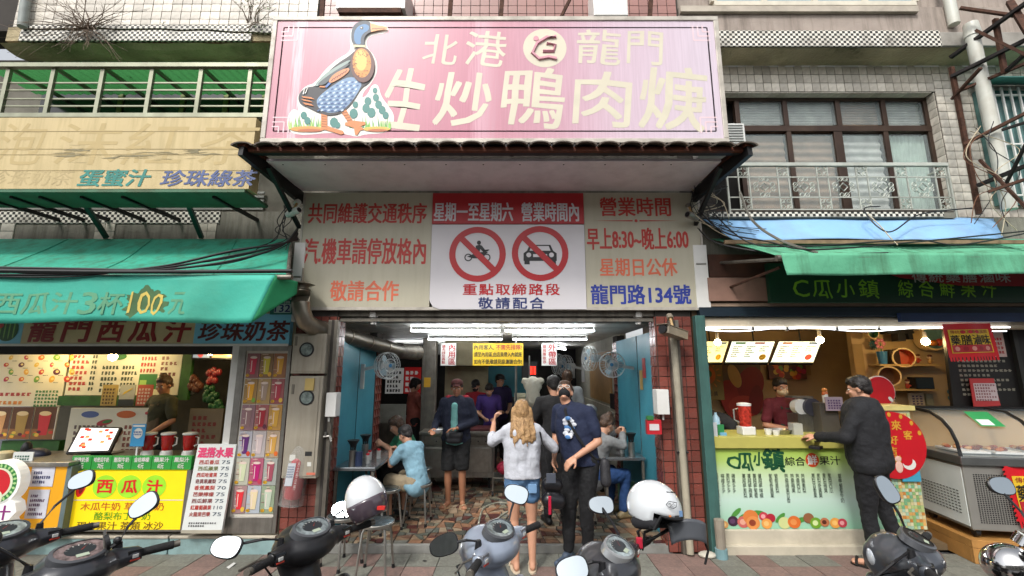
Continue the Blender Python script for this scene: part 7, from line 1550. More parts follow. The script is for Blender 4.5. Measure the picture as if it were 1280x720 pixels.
# ================================================================== PEOPLE
skinm = M('skin_light', '#c08f74', .5, var=.05, scale=12); skind = M('skin_tan', '#a87558', .5, var=.06, scale=12)
def V(*a): return Vector(a)
BASE = dict(pel=(0,0,.95), wai=(0,.01,1.08), che=(0,.01,1.28), nek=(0,-.005,1.45), hd=(0,.015,1.60), rot=(0,0,0),
    sL=(-.175,0,1.405), eL=(-.225,-.03,1.13), wL=(-.235,.05,.89), sR=(.175,0,1.405), eR=(.225,-.03,1.13), wR=(.235,.05,.89),
    hL=(-.09,0,.92), kL=(-.10,.02,.49), aL=(-.10,-.03,.09), tL=(-.12,.13,.03), hR=(.09,0,.92), kR=(.10,.02,.49), aR=(.10,-.03,.09), tR=(.12,.13,.03),
    dL=None, dR=None, nL=(1,0,0), nR=(-1,0,0), curl=.35)
def hand(pr, w, d, n, curl, side):
    d = Vector(d).normalized(); n = Vector(n); n = (n - d*n.dot(d)).normalized(); u = d.cross(n).normalized() * side
    for k in range(4):
        o = (k-1.5)*.019; kn = w + d*.085 + u*o - n*.004
        pr.append(('c', w + d*.012 + u*o*.55, .0155, kn, .0125))
        ln = (.037, .043, .040, .031)[k]; c1 = curl*(1+.12*k); d1 = (d*math.cos(c1) + n*math.sin(c1)); c2 = c1*2.1; d2 = (d*math.cos(c2) + n*math.sin(c2))
        pr.append(('c', kn, .0105, kn + d1*ln, .0095)); pr.append(('c', kn + d1*ln, .0095, kn + d1*ln + d2*ln*.85, .008))
    tb = w + d*.025 - u*.028; t1 = tb + (d*.6 - u*.75 + n*.25).normalized()*.038; pr.append(('c', w + d*.01, .016, tb, .015)); pr.append(('c', tb, .014, t1, .011)); pr.append(('c', t1, .011, t1 + (d*.9 - u*.2 + n*.4).normalized()*.03, .009))
def folds(a=.006, f=9):
    def g(c): return a*(noise.noise(Vector((c.x*f, c.y*f, c.z*f*.8))) + .6*noise.noise(Vector((c.x*f*2.2+c.z*9, c.y*f*2, c.z*f*2.4-c.x*7))))
    return g
def person(label, loc, rz, s, pose, top, sleeve, bottom, leg, hair, near=True, skin=None, hstyle='short', group=None, mask=None, shoe=None, cap=None, fat=1.06, glasses=False, extra=None, hooddown=None, topname='shirt', female=False, loose=0, hem=None, lhem=None, wide=1.):
    J = dict(BASE); J.update(pose); J = {k: (Vector(v) if isinstance(v, tuple) and k != 'rot' else v) for k, v in J.items()}
    skin = skin or skinm; t = thing('person', label, 'person', loc, group, rz); t.scale = (s, s, s); vx = .0078 if near else .014
    Th = Matrix.Translation(J['hd']) @ Matrix.Rotation(J['rot'][2], 4, 'Z') @ Matrix.Rotation(J['rot'][0], 4, 'X') @ Matrix.Rotation(J['rot'][1], 4, 'Y'); Rh = Th.to_3x3().to_4x4()
    H_ = lambda *a: Th @ Vector(a); F = fat
    pr = [('e', H_(0,-.012,.03), (.074,.092,.094), Rh), ('e', H_(0,.022,-.035), (.056,.066,.078), Rh), ('e', H_(0,.058,-.09), (.026,.02,.02), Rh), ('c', H_(0,.086,.005), .008, H_(0,.104,-.026), .012),
          ('e', H_(0,.082,-.056), (.022,.010,.009), Rh), ('e', H_(0,.07,.022), (.05,.018,.012), Rh), ('e', H_(.034,.066,-.02), (.02,.018,.02), Rh), ('e', H_(-.034,.066,-.02), (.02,.018,.02), Rh)]
    for q_ in (-1, 1): pr.append(('e', H_(q_*.076,-.008,-.008), (.010,.02,.03), Rh))
    pr.append(('c', J['nek'] - V(0,0,.03), .058, H_(0,-.02,-.07), .05))
    def torso(e):
        w = (.105 if female else .112)*F
        return [('c', J['hL'], .085*F+e, J['hR'], .085*F+e), ('c', J['pel'], .115*F+e, J['wai'], w+e), ('e', J['wai'], (.135*F+e, .10*F+e, .12), None), ('c', J['wai'], w+e, J['che'], .125*F+e), ('e', (J['sL']+J['sR'])*.5*.5 + J['che']*.5 + V(0,0,.01), (.165*F+e, .105*F+e, .125+e), None),
                ('c', J['sL'] + (J['sR']-J['sL'])*.12, .056+e, J['sR'] + (J['sL']-J['sR'])*.12, .056+e), ('c', (J['sL']+J['sR'])*.5, .07+e, J['nek'], .05+e*.6)]
    pr += torso(-.006)
    for q_ in 'LR':
        S, E, Wr = J['s'+q_], J['e'+q_], J['w'+q_]
        pr += [('c', S, .05*F, E, .039), ('c', E, .039, E.lerp(Wr, .35), .038), ('c', E.lerp(Wr, .35), .038, Wr, .0255)]
        hand(pr, Wr, J['d'+q_] if J['d'+q_] else (Wr-E), J['n'+q_], J['curl'], -1 if q_ == 'L' else 1)
        h, k, a, to = J['h'+q_], J['k'+q_], J['a'+q_], J['t'+q_]
        pr += [('c', h, .088*F, h.lerp(k, .5), .072*F), ('c', h.lerp(k, .5), .072*F, k, .052), ('c', k, .05, k.lerp(a, .35) , .052), ('c', k.lerp(a, .35), .052, a, .034), ('c', a-V(0,0,.0), .036, a + (to-a)*.05 - V(0,0,.04), .035), ('c', a - V(0,0,.035), .034, to, .026), ('c', to - V(.022,0,0), .02, to + V(.022,0,0), .02), ('c', a, .036, a + V(0,0,-.05) - (to-a).normalized()*.02, .033)]
    blob_obj('body', pr, vx, skin, t, 2)
    vc = .014 if near else .02
    if top:
        pp = torso(.016+loose)
        if loose: pp += [('c', J['che']+V(-.07*F,0,-.02), .125+loose, J['pel']+V(-.06*F,0,-.02), .12+loose), ('c', J['che']+V(.07*F,0,-.02), .125+loose, J['pel']+V(.06*F,0,-.02), .12+loose)]
        for q_ in 'LR':
            S, E, Wr = J['s'+q_], J['e'+q_], J['w'+q_]
            if sleeve == 'short': pp.append(('c', S, .066*F, S.lerp(E, .72), .062))
            elif sleeve == 'mid': pp += [('c', S, .064*F, E, .056), ('c', E, .056, E.lerp(Wr, .3), .054)]
            else: pp += [('c', S, .068*F, E, .058), ('c', E, .058, E.lerp(Wr, .9), .046)]
        if hooddown: pp += [('e', J['nek'] + V(0,-.075,-.01), (.12,.06,.07), None), ('c', J['nek']+V(-.09,-.02,-.01), .04, J['nek']+V(.09,-.02,-.01), .04)]
        pp.append(('c', J['pel']+V(-.05,0,-.04), .12*F, J['pel']+V(.05,0,-.04), .12*F))
        blob_obj(topname, pp, vc, top, t, 2, folds(.011 if near else .007, 7), hem=hem)
    if bottom:
        pp = [('c', J['hL']+V(0,0,.02), .10*F, J['hR']+V(0,0,.02), .10*F), ('c', J['pel'], .118*F, J['pel']-V(0,0,.02), .12*F)]
        for q_ in 'LR':
            h, k, a = J['h'+q_], J['k'+q_], J['a'+q_]
            if leg == 'long': pp += [('c', h, .10*F, h.lerp(k, .5), .088*F), ('c', h.lerp(k, .5), .088*F, k, .07), ('c', k, .07, a+(k-a)*.08, .055)]
            elif leg == 'short': pp += [('c', h, .10*F, h.lerp(k, .42), .095*F)]
            else: pp += [('c', h, .10*F, h.lerp(k, .9), .088*F)]
        blob_obj('trousers' if leg == 'long' else 'shorts', pp, vc, bottom, t, 2, folds(.011, 9), hem=lhem)
    if shoe:
        for q_ in 'LR':
            a, to = J['a'+q_], J['t'+q_]; d = (to-a); d.z = 0; d.normalize(); x_ = V(-d.y, d.x, 0); bk = a - d*.045; bk.z = to.z
            if shoe[0] == 'shoe': blob_obj('shoe', [('c', bk+V(0,0,.012), .04, to+d*.015, .036), ('c', a-V(0,0,.02), .044, a+d*.05-V(0,0,.02), .036)], .012, shoe[1], t)
            else:
                b = MB(); zz = to.z-.032; n = 14; c_ = (bk+to)*.5; L_ = (to-bk).length/2+.035
                pl_ = [c_ + d*L_*math.cos(i*2*math.pi/n) + x_*.046*math.sin(i*2*math.pi/n) for i in range(n)]; b.add([V(p.x,p.y,zz-.002) for p in pl_]+[V(p.x,p.y,zz+.018) for p in pl_], [tuple(range(n))[::-1], tuple(range(n,2*n))]+[(i,(i+1)%n,(i+1)%n+n,i+n) for i in range(n)], shoe[1])
                for k in ((.02,), (-.03,)) if shoe[0] == 'slipper' else ((.03,),):
                    m = to - d*(.02 if k[0] > 0 else .09); b.tube([m - x_*.045 + V(0,0,-.02), m - x_*.03 + V(0,0,.03+.0*k[0]), m + V(0,0,.042), m + x_*.03 + V(0,0,.03), m + x_*.045 + V(0,0,-.02)], .008 if shoe[0] != 'slipper' else .013, shoe[1], 6)
                b.build('sandal', t, local=True)
    hm = hair
    if hm:
        hp = [('e', H_(0,-.022,.045), (.084,.098,.088), Rh), ('e', H_(0,.03,.085), (.066,.05,.04), Rh)]
        for q_ in (-1, 1): hp += [('c', H_(q_*.074,-.01,.04), .02, H_(q_*.076,-.03,-.01), .012)]
        if hstyle == 'short': hp += [('e', H_(0,-.06,-.01), (.066,.052,.06), Rh), ('e', H_(0,.068,.075), (.05,.022,.02), Rh)]
        elif hstyle == 'bob': hp += [('e', H_(0,-.06,-.02), (.075,.055,.08), Rh)] + [('c', H_(q_*.078,-.01,.03), .022, H_(q_*.075,.0,-.07), .014) for q_ in (-1,1)] + [('e', H_(0,.066,.07), (.055,.025,.025), Rh)]
        elif hstyle == 'long':
            hp += [('e', H_(0,-.05,0), (.088,.075,.09), Rh)]
            for k in range(9): x_ = -.085+.0212*k; hp.append(('c', H_(x_*.95,-.06+abs(x_)*.35,.02), .036, J['nek'] + V(x_*1.45, -.135+abs(x_)*.45, -.10-.03*(k*5 % 3)), .02)); hp.append(('c', H_(x_*.95,-.07+abs(x_)*.35,-.02), .02, J['nek'] + V(x_*1.6+.01*(k % 2), -.15+abs(x_)*.45, -.07-.045*(k*7 % 4)), .008))
        elif hstyle == 'bun': hp += [('e', H_(0,-.06,-.01), (.066,.052,.06), Rh), ('e', H_(.02,-.03,.13), (.045,.045,.035), Rh)]
        blob_obj('hair', hp, .011 if near else .014, hm, t, 1, lambda c: .005*noise.noise(Vector((c.x*60, c.y*60, c.z*9))))
    if cap:
        blob_obj('cap', [('e', H_(0,-.01,.075), (.088,.102,.062), Rh), ('e', H_(0,.10,.05), (.06,.06,.010), Rh)], .01, cap, t)
    for q_ in (-1, 1):
        b = MB(); b.ell(H_(q_*.030,.0745,.005), (.013,.009,.008), white, 10, 7, Rh); b.ell(H_(q_*.030,.0785,.005), (.0065,.006,.0065), ink, 8, 6, Rh); b.build('eye', t, local=True, smooth=True)
        b = MB(); b.tube([H_(q_*.018,.085,.022), H_(q_*.032,.084,.028), H_(q_*.048,.074,.023)], .0035, hair or ink, 4); b.build('eyebrow', t, local=True)
    if mask: blob_obj('face_mask', [('e', H_(0,.036,-.045), (.062,.072,.052), Rh), ('e', H_(0,.085,-.025), (.022,.03,.03), Rh)], .009, mask, t, 2)
    else:
        b = MB(); b.ell(H_(0,.0895,-.056), (.021,.005,.005), M('lip', '#8f4a42', .5), 10, 6, Rh); b.build('mouth', t, local=True)
    if glasses:
        b = MB()
        for q_ in (-1, 1): b.tube([H_(q_*.034+.024*math.cos(a*.63), .098, .004+.018*math.sin(a*.63)) for a in range(10)], .0028, whitep, 5, closed=True); b.tube([H_(q_*.058,.098,.008), H_(q_*.08,.0,.008)], .0025, whitep, 5)
        b.tube([H_(-.01,.1,.008), H_(.01,.1,.008)], .003, whitep, 5); b.build('glasses', t, local=True)
    if extra: extra(t, J, H_)
    return t
def cl(name, h): return M('cloth_'+name, h, .85, var=.1, scale=10, bump=.5, bscale=26)
hk = dict(var=.3, scale=30, streak=True, dscale=14, bump=.6, bscale=60)
hblk = M('hair_black', '#191412', .45, dirt=.6, dirtc='#060505', **hk); hbr = M('hair_brown', '#46301f', .45, dirt=.7, dirtc='#1a0f0a', **hk); hbl = M('hair_blonde', '#a8855a', .5, dirt=.85, dirtc='#5f4126', **hk)
def strap(t, pts, m, r=.011, name='strap'): b = MB(); b.tube([Vector(p) for p in pts], r, m, 6); return b.build(name, t, local=True, smooth=True)
blkc = cl('black', '#131315')
# --- man looking up
def ex_man(t, J, H_):
    strap(t, [(.10,.02,1.475), (.115,.10,1.42), (.06,.15,1.32), (-.02,.158,1.2), (-.10,.14,1.08), (-.17,.06,.97), (-.2,-.03,.95)], blkc, .014)
    b = MB(); pm = MP('#c8ccd4')
    for k in range(16): a = k*.4; b.ell((.06+.06*math.cos(a)*(.4+.6*((k*7) % 5)/5), .166-.03*abs(math.cos(a)), 1.26+.09*math.sin(a)), (.03,.010,.02), pm if k % 4 else MP('#4a7ab0'), 8, 5)
    b.build('shirt_print', t, local=True, smooth=True)
    blob_obj('crossbody_bag', [('c', V(-.24,-.02,.93), .05, V(-.25,.0,.76), .055)], .015, M('bag_pattern', '#26262a', .6, var=.6, scale=60), t)
    b = MB(); b.tube([(-.045,.215,1.0),(-.02,.235,1.005),(-.015,.21,.975),(-.035,.195,.98)], .006, black, 5, closed=True); b.build('wristband', t, local=True)
p = G(712, 703, .0)
person('man in navy T-shirt and black trousers tilting his masked face up to the sign', (p.x+.13, 4.78, 0), math.radians(152), 1.02,
    dict(pel=(0,0,.95), wai=(.02,.0,1.08), che=(.07,-.02,1.28), nek=(.12,-.04,1.45), hd=(.17,-.05,1.585), rot=(math.radians(38), 0, math.radians(15)), sL=(-.11,.01,1.39), eL=(-.2,.03,1.13), wL=(-.03,.22,1.0), dL=(.55,.35,-.55), nL=(.1,-.6,-.6), sR=(.25,-.06,1.40), eR=(.30,-.1,1.14), wR=(.26,.05,.95), kL=(-.07,.06,.5), aL=(-.05,-.02,.09), tL=(-.05,.15,.035), kR=(.11,.04,.5), aR=(.13,.04,.09), tR=(.17,.2,.035), curl=.3),
    cl('navy', '#151f3a'), 'short', cl('black_trouser', '#0f1013'), 'long', hbr, True, hstyle='short', mask=cl('mask_black', '#17181b'), glasses=True, fat=1.08, loose=.006, hem=.90, shoe=('shoe', M('shoe_blue_grey', '#3a4656', .6, var=.4, scale=40)), extra=ex_man)
# --- blonde woman
def ex_wo(t, J, H_):
    b = MB(); T = Matrix.Translation(V(-.03,.30,1.40)) @ Matrix.Rotation(.1, 4, 'Z'); b.box(-.09,.09,-.006,.006,-.04,.04, black, T); b.build('phone', t, local=True, bev=.004)
    strap(t, [(.16,.04,1.44), (.19,-.07,1.38), (.22,-.10,1.2), (.26,-.09,1.02), (.28,-.07,.93)], blkc, .009)
    blob_obj('shoulder_bag', [('c', V(.27,-.08,.86), .07, V(.36,-.06,.84), .07), ('c', V(.27,-.08,.70), .08, V(.38,-.06,.68), .08)], .015, M('bag_leather', '#18181c', .35, var=.2, bump=.1), t)
    b = MB(); b.box(.24,.34,-.15,-.14,.88,.98, MP('#4a4f5a')); b.box(.255,.285,-.17,-.155,.58,.76, MP('#b01a3a')); b.build('bag_charm', t, local=True, bev=.01)
    b = MB()
    for q_ in (-1, 1): b.box(q_*.095-.045, q_*.095+.045, -.128, -.118, .78, .87, M('denim_pocket', '#6f93b8', .8, var=.1))
    b.build('pocket', t, local=True, bev=.004)
person('woman with long blonde hair in white top and denim shorts seen from behind', (.10, 4.62, 0), math.radians(4), .905,
    dict(sL=(-.16,0,1.40), eL=(-.33,.10,1.26), wL=(-.30,.26,1.46), dL=(.25,.1,.95), nL=(1,0,-.2), sR=(.16,0,1.40), eR=(.36,.06,1.20), wR=(.16,.28,1.36), dR=(-.7,.25,.3), nR=(0,1,-.3), kL=(-.09,.02,.49), aL=(-.07,-.03,.09), tL=(-.09,.13,.03), curl=.7, rot=(.12,0,-.15)),
    cl('white', '#b9bcc4'), 'mid', M('denim', '#4f7399', .85, var=.15, scale=16, bump=.3, bscale=200, dirt=.3, dirtc='#93b0cc'), 'short', hbl, True, hstyle='long', shoe=('sandal', MP('#c9b8a0')), female=True, fat=1.06, extra=ex_wo, loose=.010, hem=.915, lhem=.66)
# --- man with bowl
def ex_bowl(t, J, H_):
    b = MB(); b.lathe([(.03,0),(.055,.02),(.075,.05),(.07,.05),(.045,.02)], (.20,.30,1.02), M('bowl_white', '#c9cdd0', .25), 20); b.build('bowl', t, local=True, smooth=True)
    blob_obj('open_shirt', [('c', V(0,.13,.92), .06, V(0,.15,1.37), .045), ('c', V(-.09,.06,.88), .06, V(.09,.06,.88), .06)], .014, cl('teal_shirt', '#6fa8a4'), t, 2, folds())
    blob_obj('waist_bag', [('c', V(-.07,.17,.98), .062, V(.07,.17,.98), .062), ('c', V(-.06,.17,.92), .055, V(.06,.17,.92), .055)], .012, M('bag_nylon', '#1a1b20', .6, var=.2), t)
    strap(t, [(-.12,.12,1.02), (-.17,.05,1.2), (-.12,.06,1.42)], blkc)
    blob_obj('hood', [('e', J['nek']+V(-.12,-.02,0), (.07,.07,.06), None), ('e', J['nek']+V(.12,-.02,0), (.07,.07,.06), None), ('c', J['nek']+V(-.1,-.07,0), .05, J['nek']+V(.1,-.07,0), .05)], .014, cl('red_hood', '#9a1a2a'), t)
person('man in navy jacket and black shorts holding a white bowl at the steel counter', (-.76, 6.35, .06), math.radians(176), .965,
    dict(eL=(-.27,-.02,1.14), wL=(-.06,.24,1.08), dL=(.8,.3,-.1), nL=(.1,.2,-.9), eR=(.28,-.02,1.14), wR=(.26,.24,1.06), dR=(-.1,.9,-.1), nR=(0,0,-1), rot=(-.1,0,.1), hL=(-.1,0,.92), tL=(-.15,.12,.03), tR=(.15,.12,.03)),
    cl('navy_jacket', '#171d31'), 'long', cl('black_shorts', '#121315'), 'mid', hblk, True, skin=skind, hstyle='short', cap=cl('maroon_cap', '#4a1f1c'), shoe=('sandal', MP('#b89a7a')), fat=1.12, extra=ex_bowl, topname='jacket', loose=.012, hem=.86, lhem=.50)
# --- seated diners
SIT = dict(pel=(0,0,.50), wai=(0,.03,.62), che=(0,.11,.80), nek=(0,.19,.95), hd=(0,.26,1.07), rot=(-.5,0,0), sL=(-.165,.15,.91), eL=(-.22,.28,.72), wL=(-.08,.44,.83), sR=(.165,.15,.91), eR=(.22,.28,.72), wR=(.08,.44,.83), dL=(.4,.6,.4), dR=(-.4,.6,.4),
    hL=(-.09,.03,.49), kL=(-.13,.42,.50), aL=(-.13,.36,.09), tL=(-.14,.52,.03), hR=(.09,.03,.49), kR=(.13,.42,.50), aR=(.13,.36,.09), tR=(.14,.52,.03), curl=.7)
person('boy in light blue T-shirt and khaki shorts eating on a stool at the left table', (-1.13, 5.72, .06), math.radians(58), .93, SIT, cl('light_blue', '#7fa6b8'), 'short', cl('khaki', '#94866e'), 'mid', hblk, True, hstyle='short', shoe=('shoe', MP('#3a3a3a')))
person('diner in green top with dark brown hair bent over the left wall table', (-1.36, 6.5, .06), math.radians(115), .98, SIT, cl('green', '#2f7a58'), 'short', blkc, 'long', hbr, False, hstyle='bob', shoe=('shoe', black))
def ex_h(t, J, H_):
    b = MB(); b.lathe([(.03,0),(.05,.02),(.065,.045),(.06,.045)], (0,.50,.86), M('bowl_dark', '#2a2220', .3), 16); b.build('bowl', t, local=True, smooth=True)
S2 = dict(SIT); S2.update(eL=(-.24,.30,.86), wL=(-.07,.46,.97), eR=(.24,.30,.86), wR=(.07,.46,.97), hd=(0,.27,1.08))
person('diner in grey hoodie and blue jeans eating at the right wall table', (.98, 5.85, .06), math.radians(-62), 1.02, S2, cl('grey_hoodie', '#77797a'), 'long', cl('jeans', '#1f3f6e'), 'long', hbr, True, hstyle='bun', shoe=('shoe', MP('#8a7a5a')), hooddown=True, topname='hoodie', extra=ex_h)
person('diner with white cap seated behind the one in grey hoodie', (1.0, 7.0, .06), math.radians(-50), 1.05, SIT, cl('cream_coat', '#a8a294'), 'long', blkc, 'long', hblk, False, hstyle='short', cap=MP('#b8b8b4'), shoe=('shoe', black), fat=1.05)
# --- standing people deeper inside
person('person in all black standing with back turned behind the man in navy', (.52, 5.75, .06), math.radians(10), 1.0, dict(eL=(-.27,.02,1.14), wL=(-.2,.22,1.05), rot=(-.15,0,.1)), blkc, 'short', cl('black_two', '#101013'), 'long', hblk, False, hstyle='short', shoe=('shoe', black), fat=1.08)
person('person in pale grey shirt queuing farther back near the plywood', (.92, 7.6, .06), math.radians(-10), 1.04, {}, cl('pale_grey', '#9a9d9e'), 'short', blkc, 'long', hbr, False, hstyle='short', shoe=('shoe', black))
person('cook in red shirt working behind the steel counter', (-.70, 8.9, .06), math.radians(165), .93, dict(rot=(-.5,0,0), wL=(-.1,.3,1.05), wR=(.1,.3,1.05)), cl('cook_red', '#a01c2a'), 'short', blkc, 'long', hblk, False, hstyle='short', cap=ink, mask=cl('mask_dark', '#2a2a2e'))
person('cook in bright purple shirt bending over the steel counter', (-.42, 8.4, .06), math.radians(185), .92, dict(rot=(-.6,0,0), wL=(-.1,.3,1.05), wR=(.1,.3,1.05), che=(0,.05,1.27), nek=(0,.07,1.43), hd=(0,.12,1.56)), cl('cook_purple', '#3a2466'), 'short', blkc, 'long', hblk, False, hstyle='short')
person('cook with black cap and dark purple shirt, rightmost of the three cooks', (-.24, 9.1, .06), math.radians(195), .99, dict(rot=(-.15,0,.5), wL=(-.1,.3,1.05), wR=(.1,.3,1.05)), cl('cook_violet', '#241a40'), 'short', blkc, 'long', hblk, False, hstyle='short', cap=ink)
person('small distant person with grey top at the back by the blue partition', (-.12, 9.33, .06), math.radians(180), .86, {}, cl('dist_grey', '#55585a'), 'short', blkc, 'long', hblk, False, hstyle='short')
person('person in pink top reaching from behind the grey steel column', (-1.72, 8.1, .06), math.radians(-60), .96, dict(wL=(-.1,.35,1.1), wR=(.1,.35,1.1), eL=(-.25,.1,1.15), eR=(.25,.1,1.15), rot=(-.4,0,0)), cl('salmon', '#a85a4e'), 'short', blkc, 'long', hblk, False, hstyle='bob')
# --- juice clerk
def apron(t, J, m, d=.135):
    b = MB(); b.sheet(lambda u, v: ((-.14+.28*u)*(1-.35*v), d+.015-.05*(2*u-1)**2-.02*v, .70+.66*v), 8, 8, m); b.build('apron', t, local=True, solid=.006, smooth=True)
    strap(t, [(-.09,.12,1.35), (-.1,.03,1.46), (-.07,-.07,1.44)], m, .01); strap(t, [(.09,.12,1.35), (.1,.03,1.46), (.07,-.07,1.44)], m, .01)
def ex_c(t, J, H_):
    apron(t, J, cl('apron_green', '#1f3a30'))
    blob_obj('plastic_bag', [('e', V(-.20,.36,.98), (.09,.06,.09), None), ('c', V(-.20,.36,1.02), .06, V(-.18,.36,1.14), .015)], .012, M('bag_clear', '#a8aca4', .25, var=.1), t, 1, lambda c: .008*noise.noise(c*35))
person('juice clerk in maroon shirt, green apron and pale mask behind the lit menus', (3.36, 5.75, .06), math.radians(188), .985, dict(eL=(-.25,.04,1.15), wL=(-.18,.28,1.16), dL=(0,.8,-.4), eR=(.25,.0,1.14), wR=(.02,.26,1.1), rot=(-.12,0,-.2)), cl('maroon', '#5a1420'), 'short', blkc, 'long', hblk, True, skin=skind, hstyle='short', mask=cl('mask_cream', '#bda888'), shoe=('shoe', black), extra=ex_c)
person('worker in black bending low behind the left end of the juice counter', (2.78, 6.05, .06), math.radians(140), .98, dict(wai=(0,.08,1.05), che=(0,.26,1.15), nek=(0,.40,1.2), hd=(0,.52,1.2), rot=(-1.0,0,0), sL=(-.17,.36,1.16), sR=(.17,.36,1.16), eL=(-.2,.42,.92), wL=(-.15,.5,.75), eR=(.2,.42,.92), wR=(.15,.5,.75)), cl('charcoal', '#15171a'), 'short', blkc, 'long', hblk, False, hstyle='short', shoe=('shoe', black))
# --- customer in black
def ex_cu(t, J, H_):
    b = MB(); b.box(-.05,.05,.40,.44,1.06,1.07, black); b.box(-.15,-.05,.36,.46,1.0,1.03, black); b.build('wallet', t, local=True, bev=.004)
p = G(1072, 704, 0)
person('customer in black hooded jacket and black trousers ordering at the juice counter', (p.x+.17, 4.66, 0), math.radians(40), 1.04,
    dict(eL=(-.29,.10,1.16), wL=(-.14,.38,1.12), dL=(.2,.9,0), nL=(.4,0,-1), eR=(.30,.0,1.15), wR=(.20,.28,1.08), rot=(-.2,0,.1), kL=(-.09,.05,.5), aL=(-.09,.04,.09), tL=(-.1,.2,.03), kR=(.12,-.03,.5), aR=(.13,-.12,.09), tR=(.15,.03,.03)),
    cl('black_jacket', '#191a1e'), 'long', cl('black_pants', '#111216'), 'long', hblk, True, hstyle='short', shoe=('slipper', M('slipper_black', '#17130f', .7)), fat=1.16, hooddown=True, topname='jacket', extra=ex_cu, loose=.038, hem=.84)
# --- vendor
def ex_v(t, J, H_): apron(t, J, cl('apron_olive', '#5a4a34')); b = MB(); b.ell((.05,.15,1.25), (.03,.006,.02), MP('#b0443c'), 10, 6); b.build('badge', t, local=True)
person('vendor in olive T-shirt with tied dark hair behind the watermelon juice counter', (P(200, 500, 5.8).x, 5.85, .14), math.radians(160), .95,
    dict(eR=(.30,.06,1.16), wR=(.36,.26,.98), dR=(.1,.6,-.5), eL=(-.26,.02,1.15), wL=(-.2,.22,1.02), rot=(-.3,0,.35)), cl('olive', '#3a3820'), 'short', blkc, 'long', hbr, True, skin=skind, hstyle='bun', mask=None, shoe=('shoe', black), female=True, extra=ex_v)
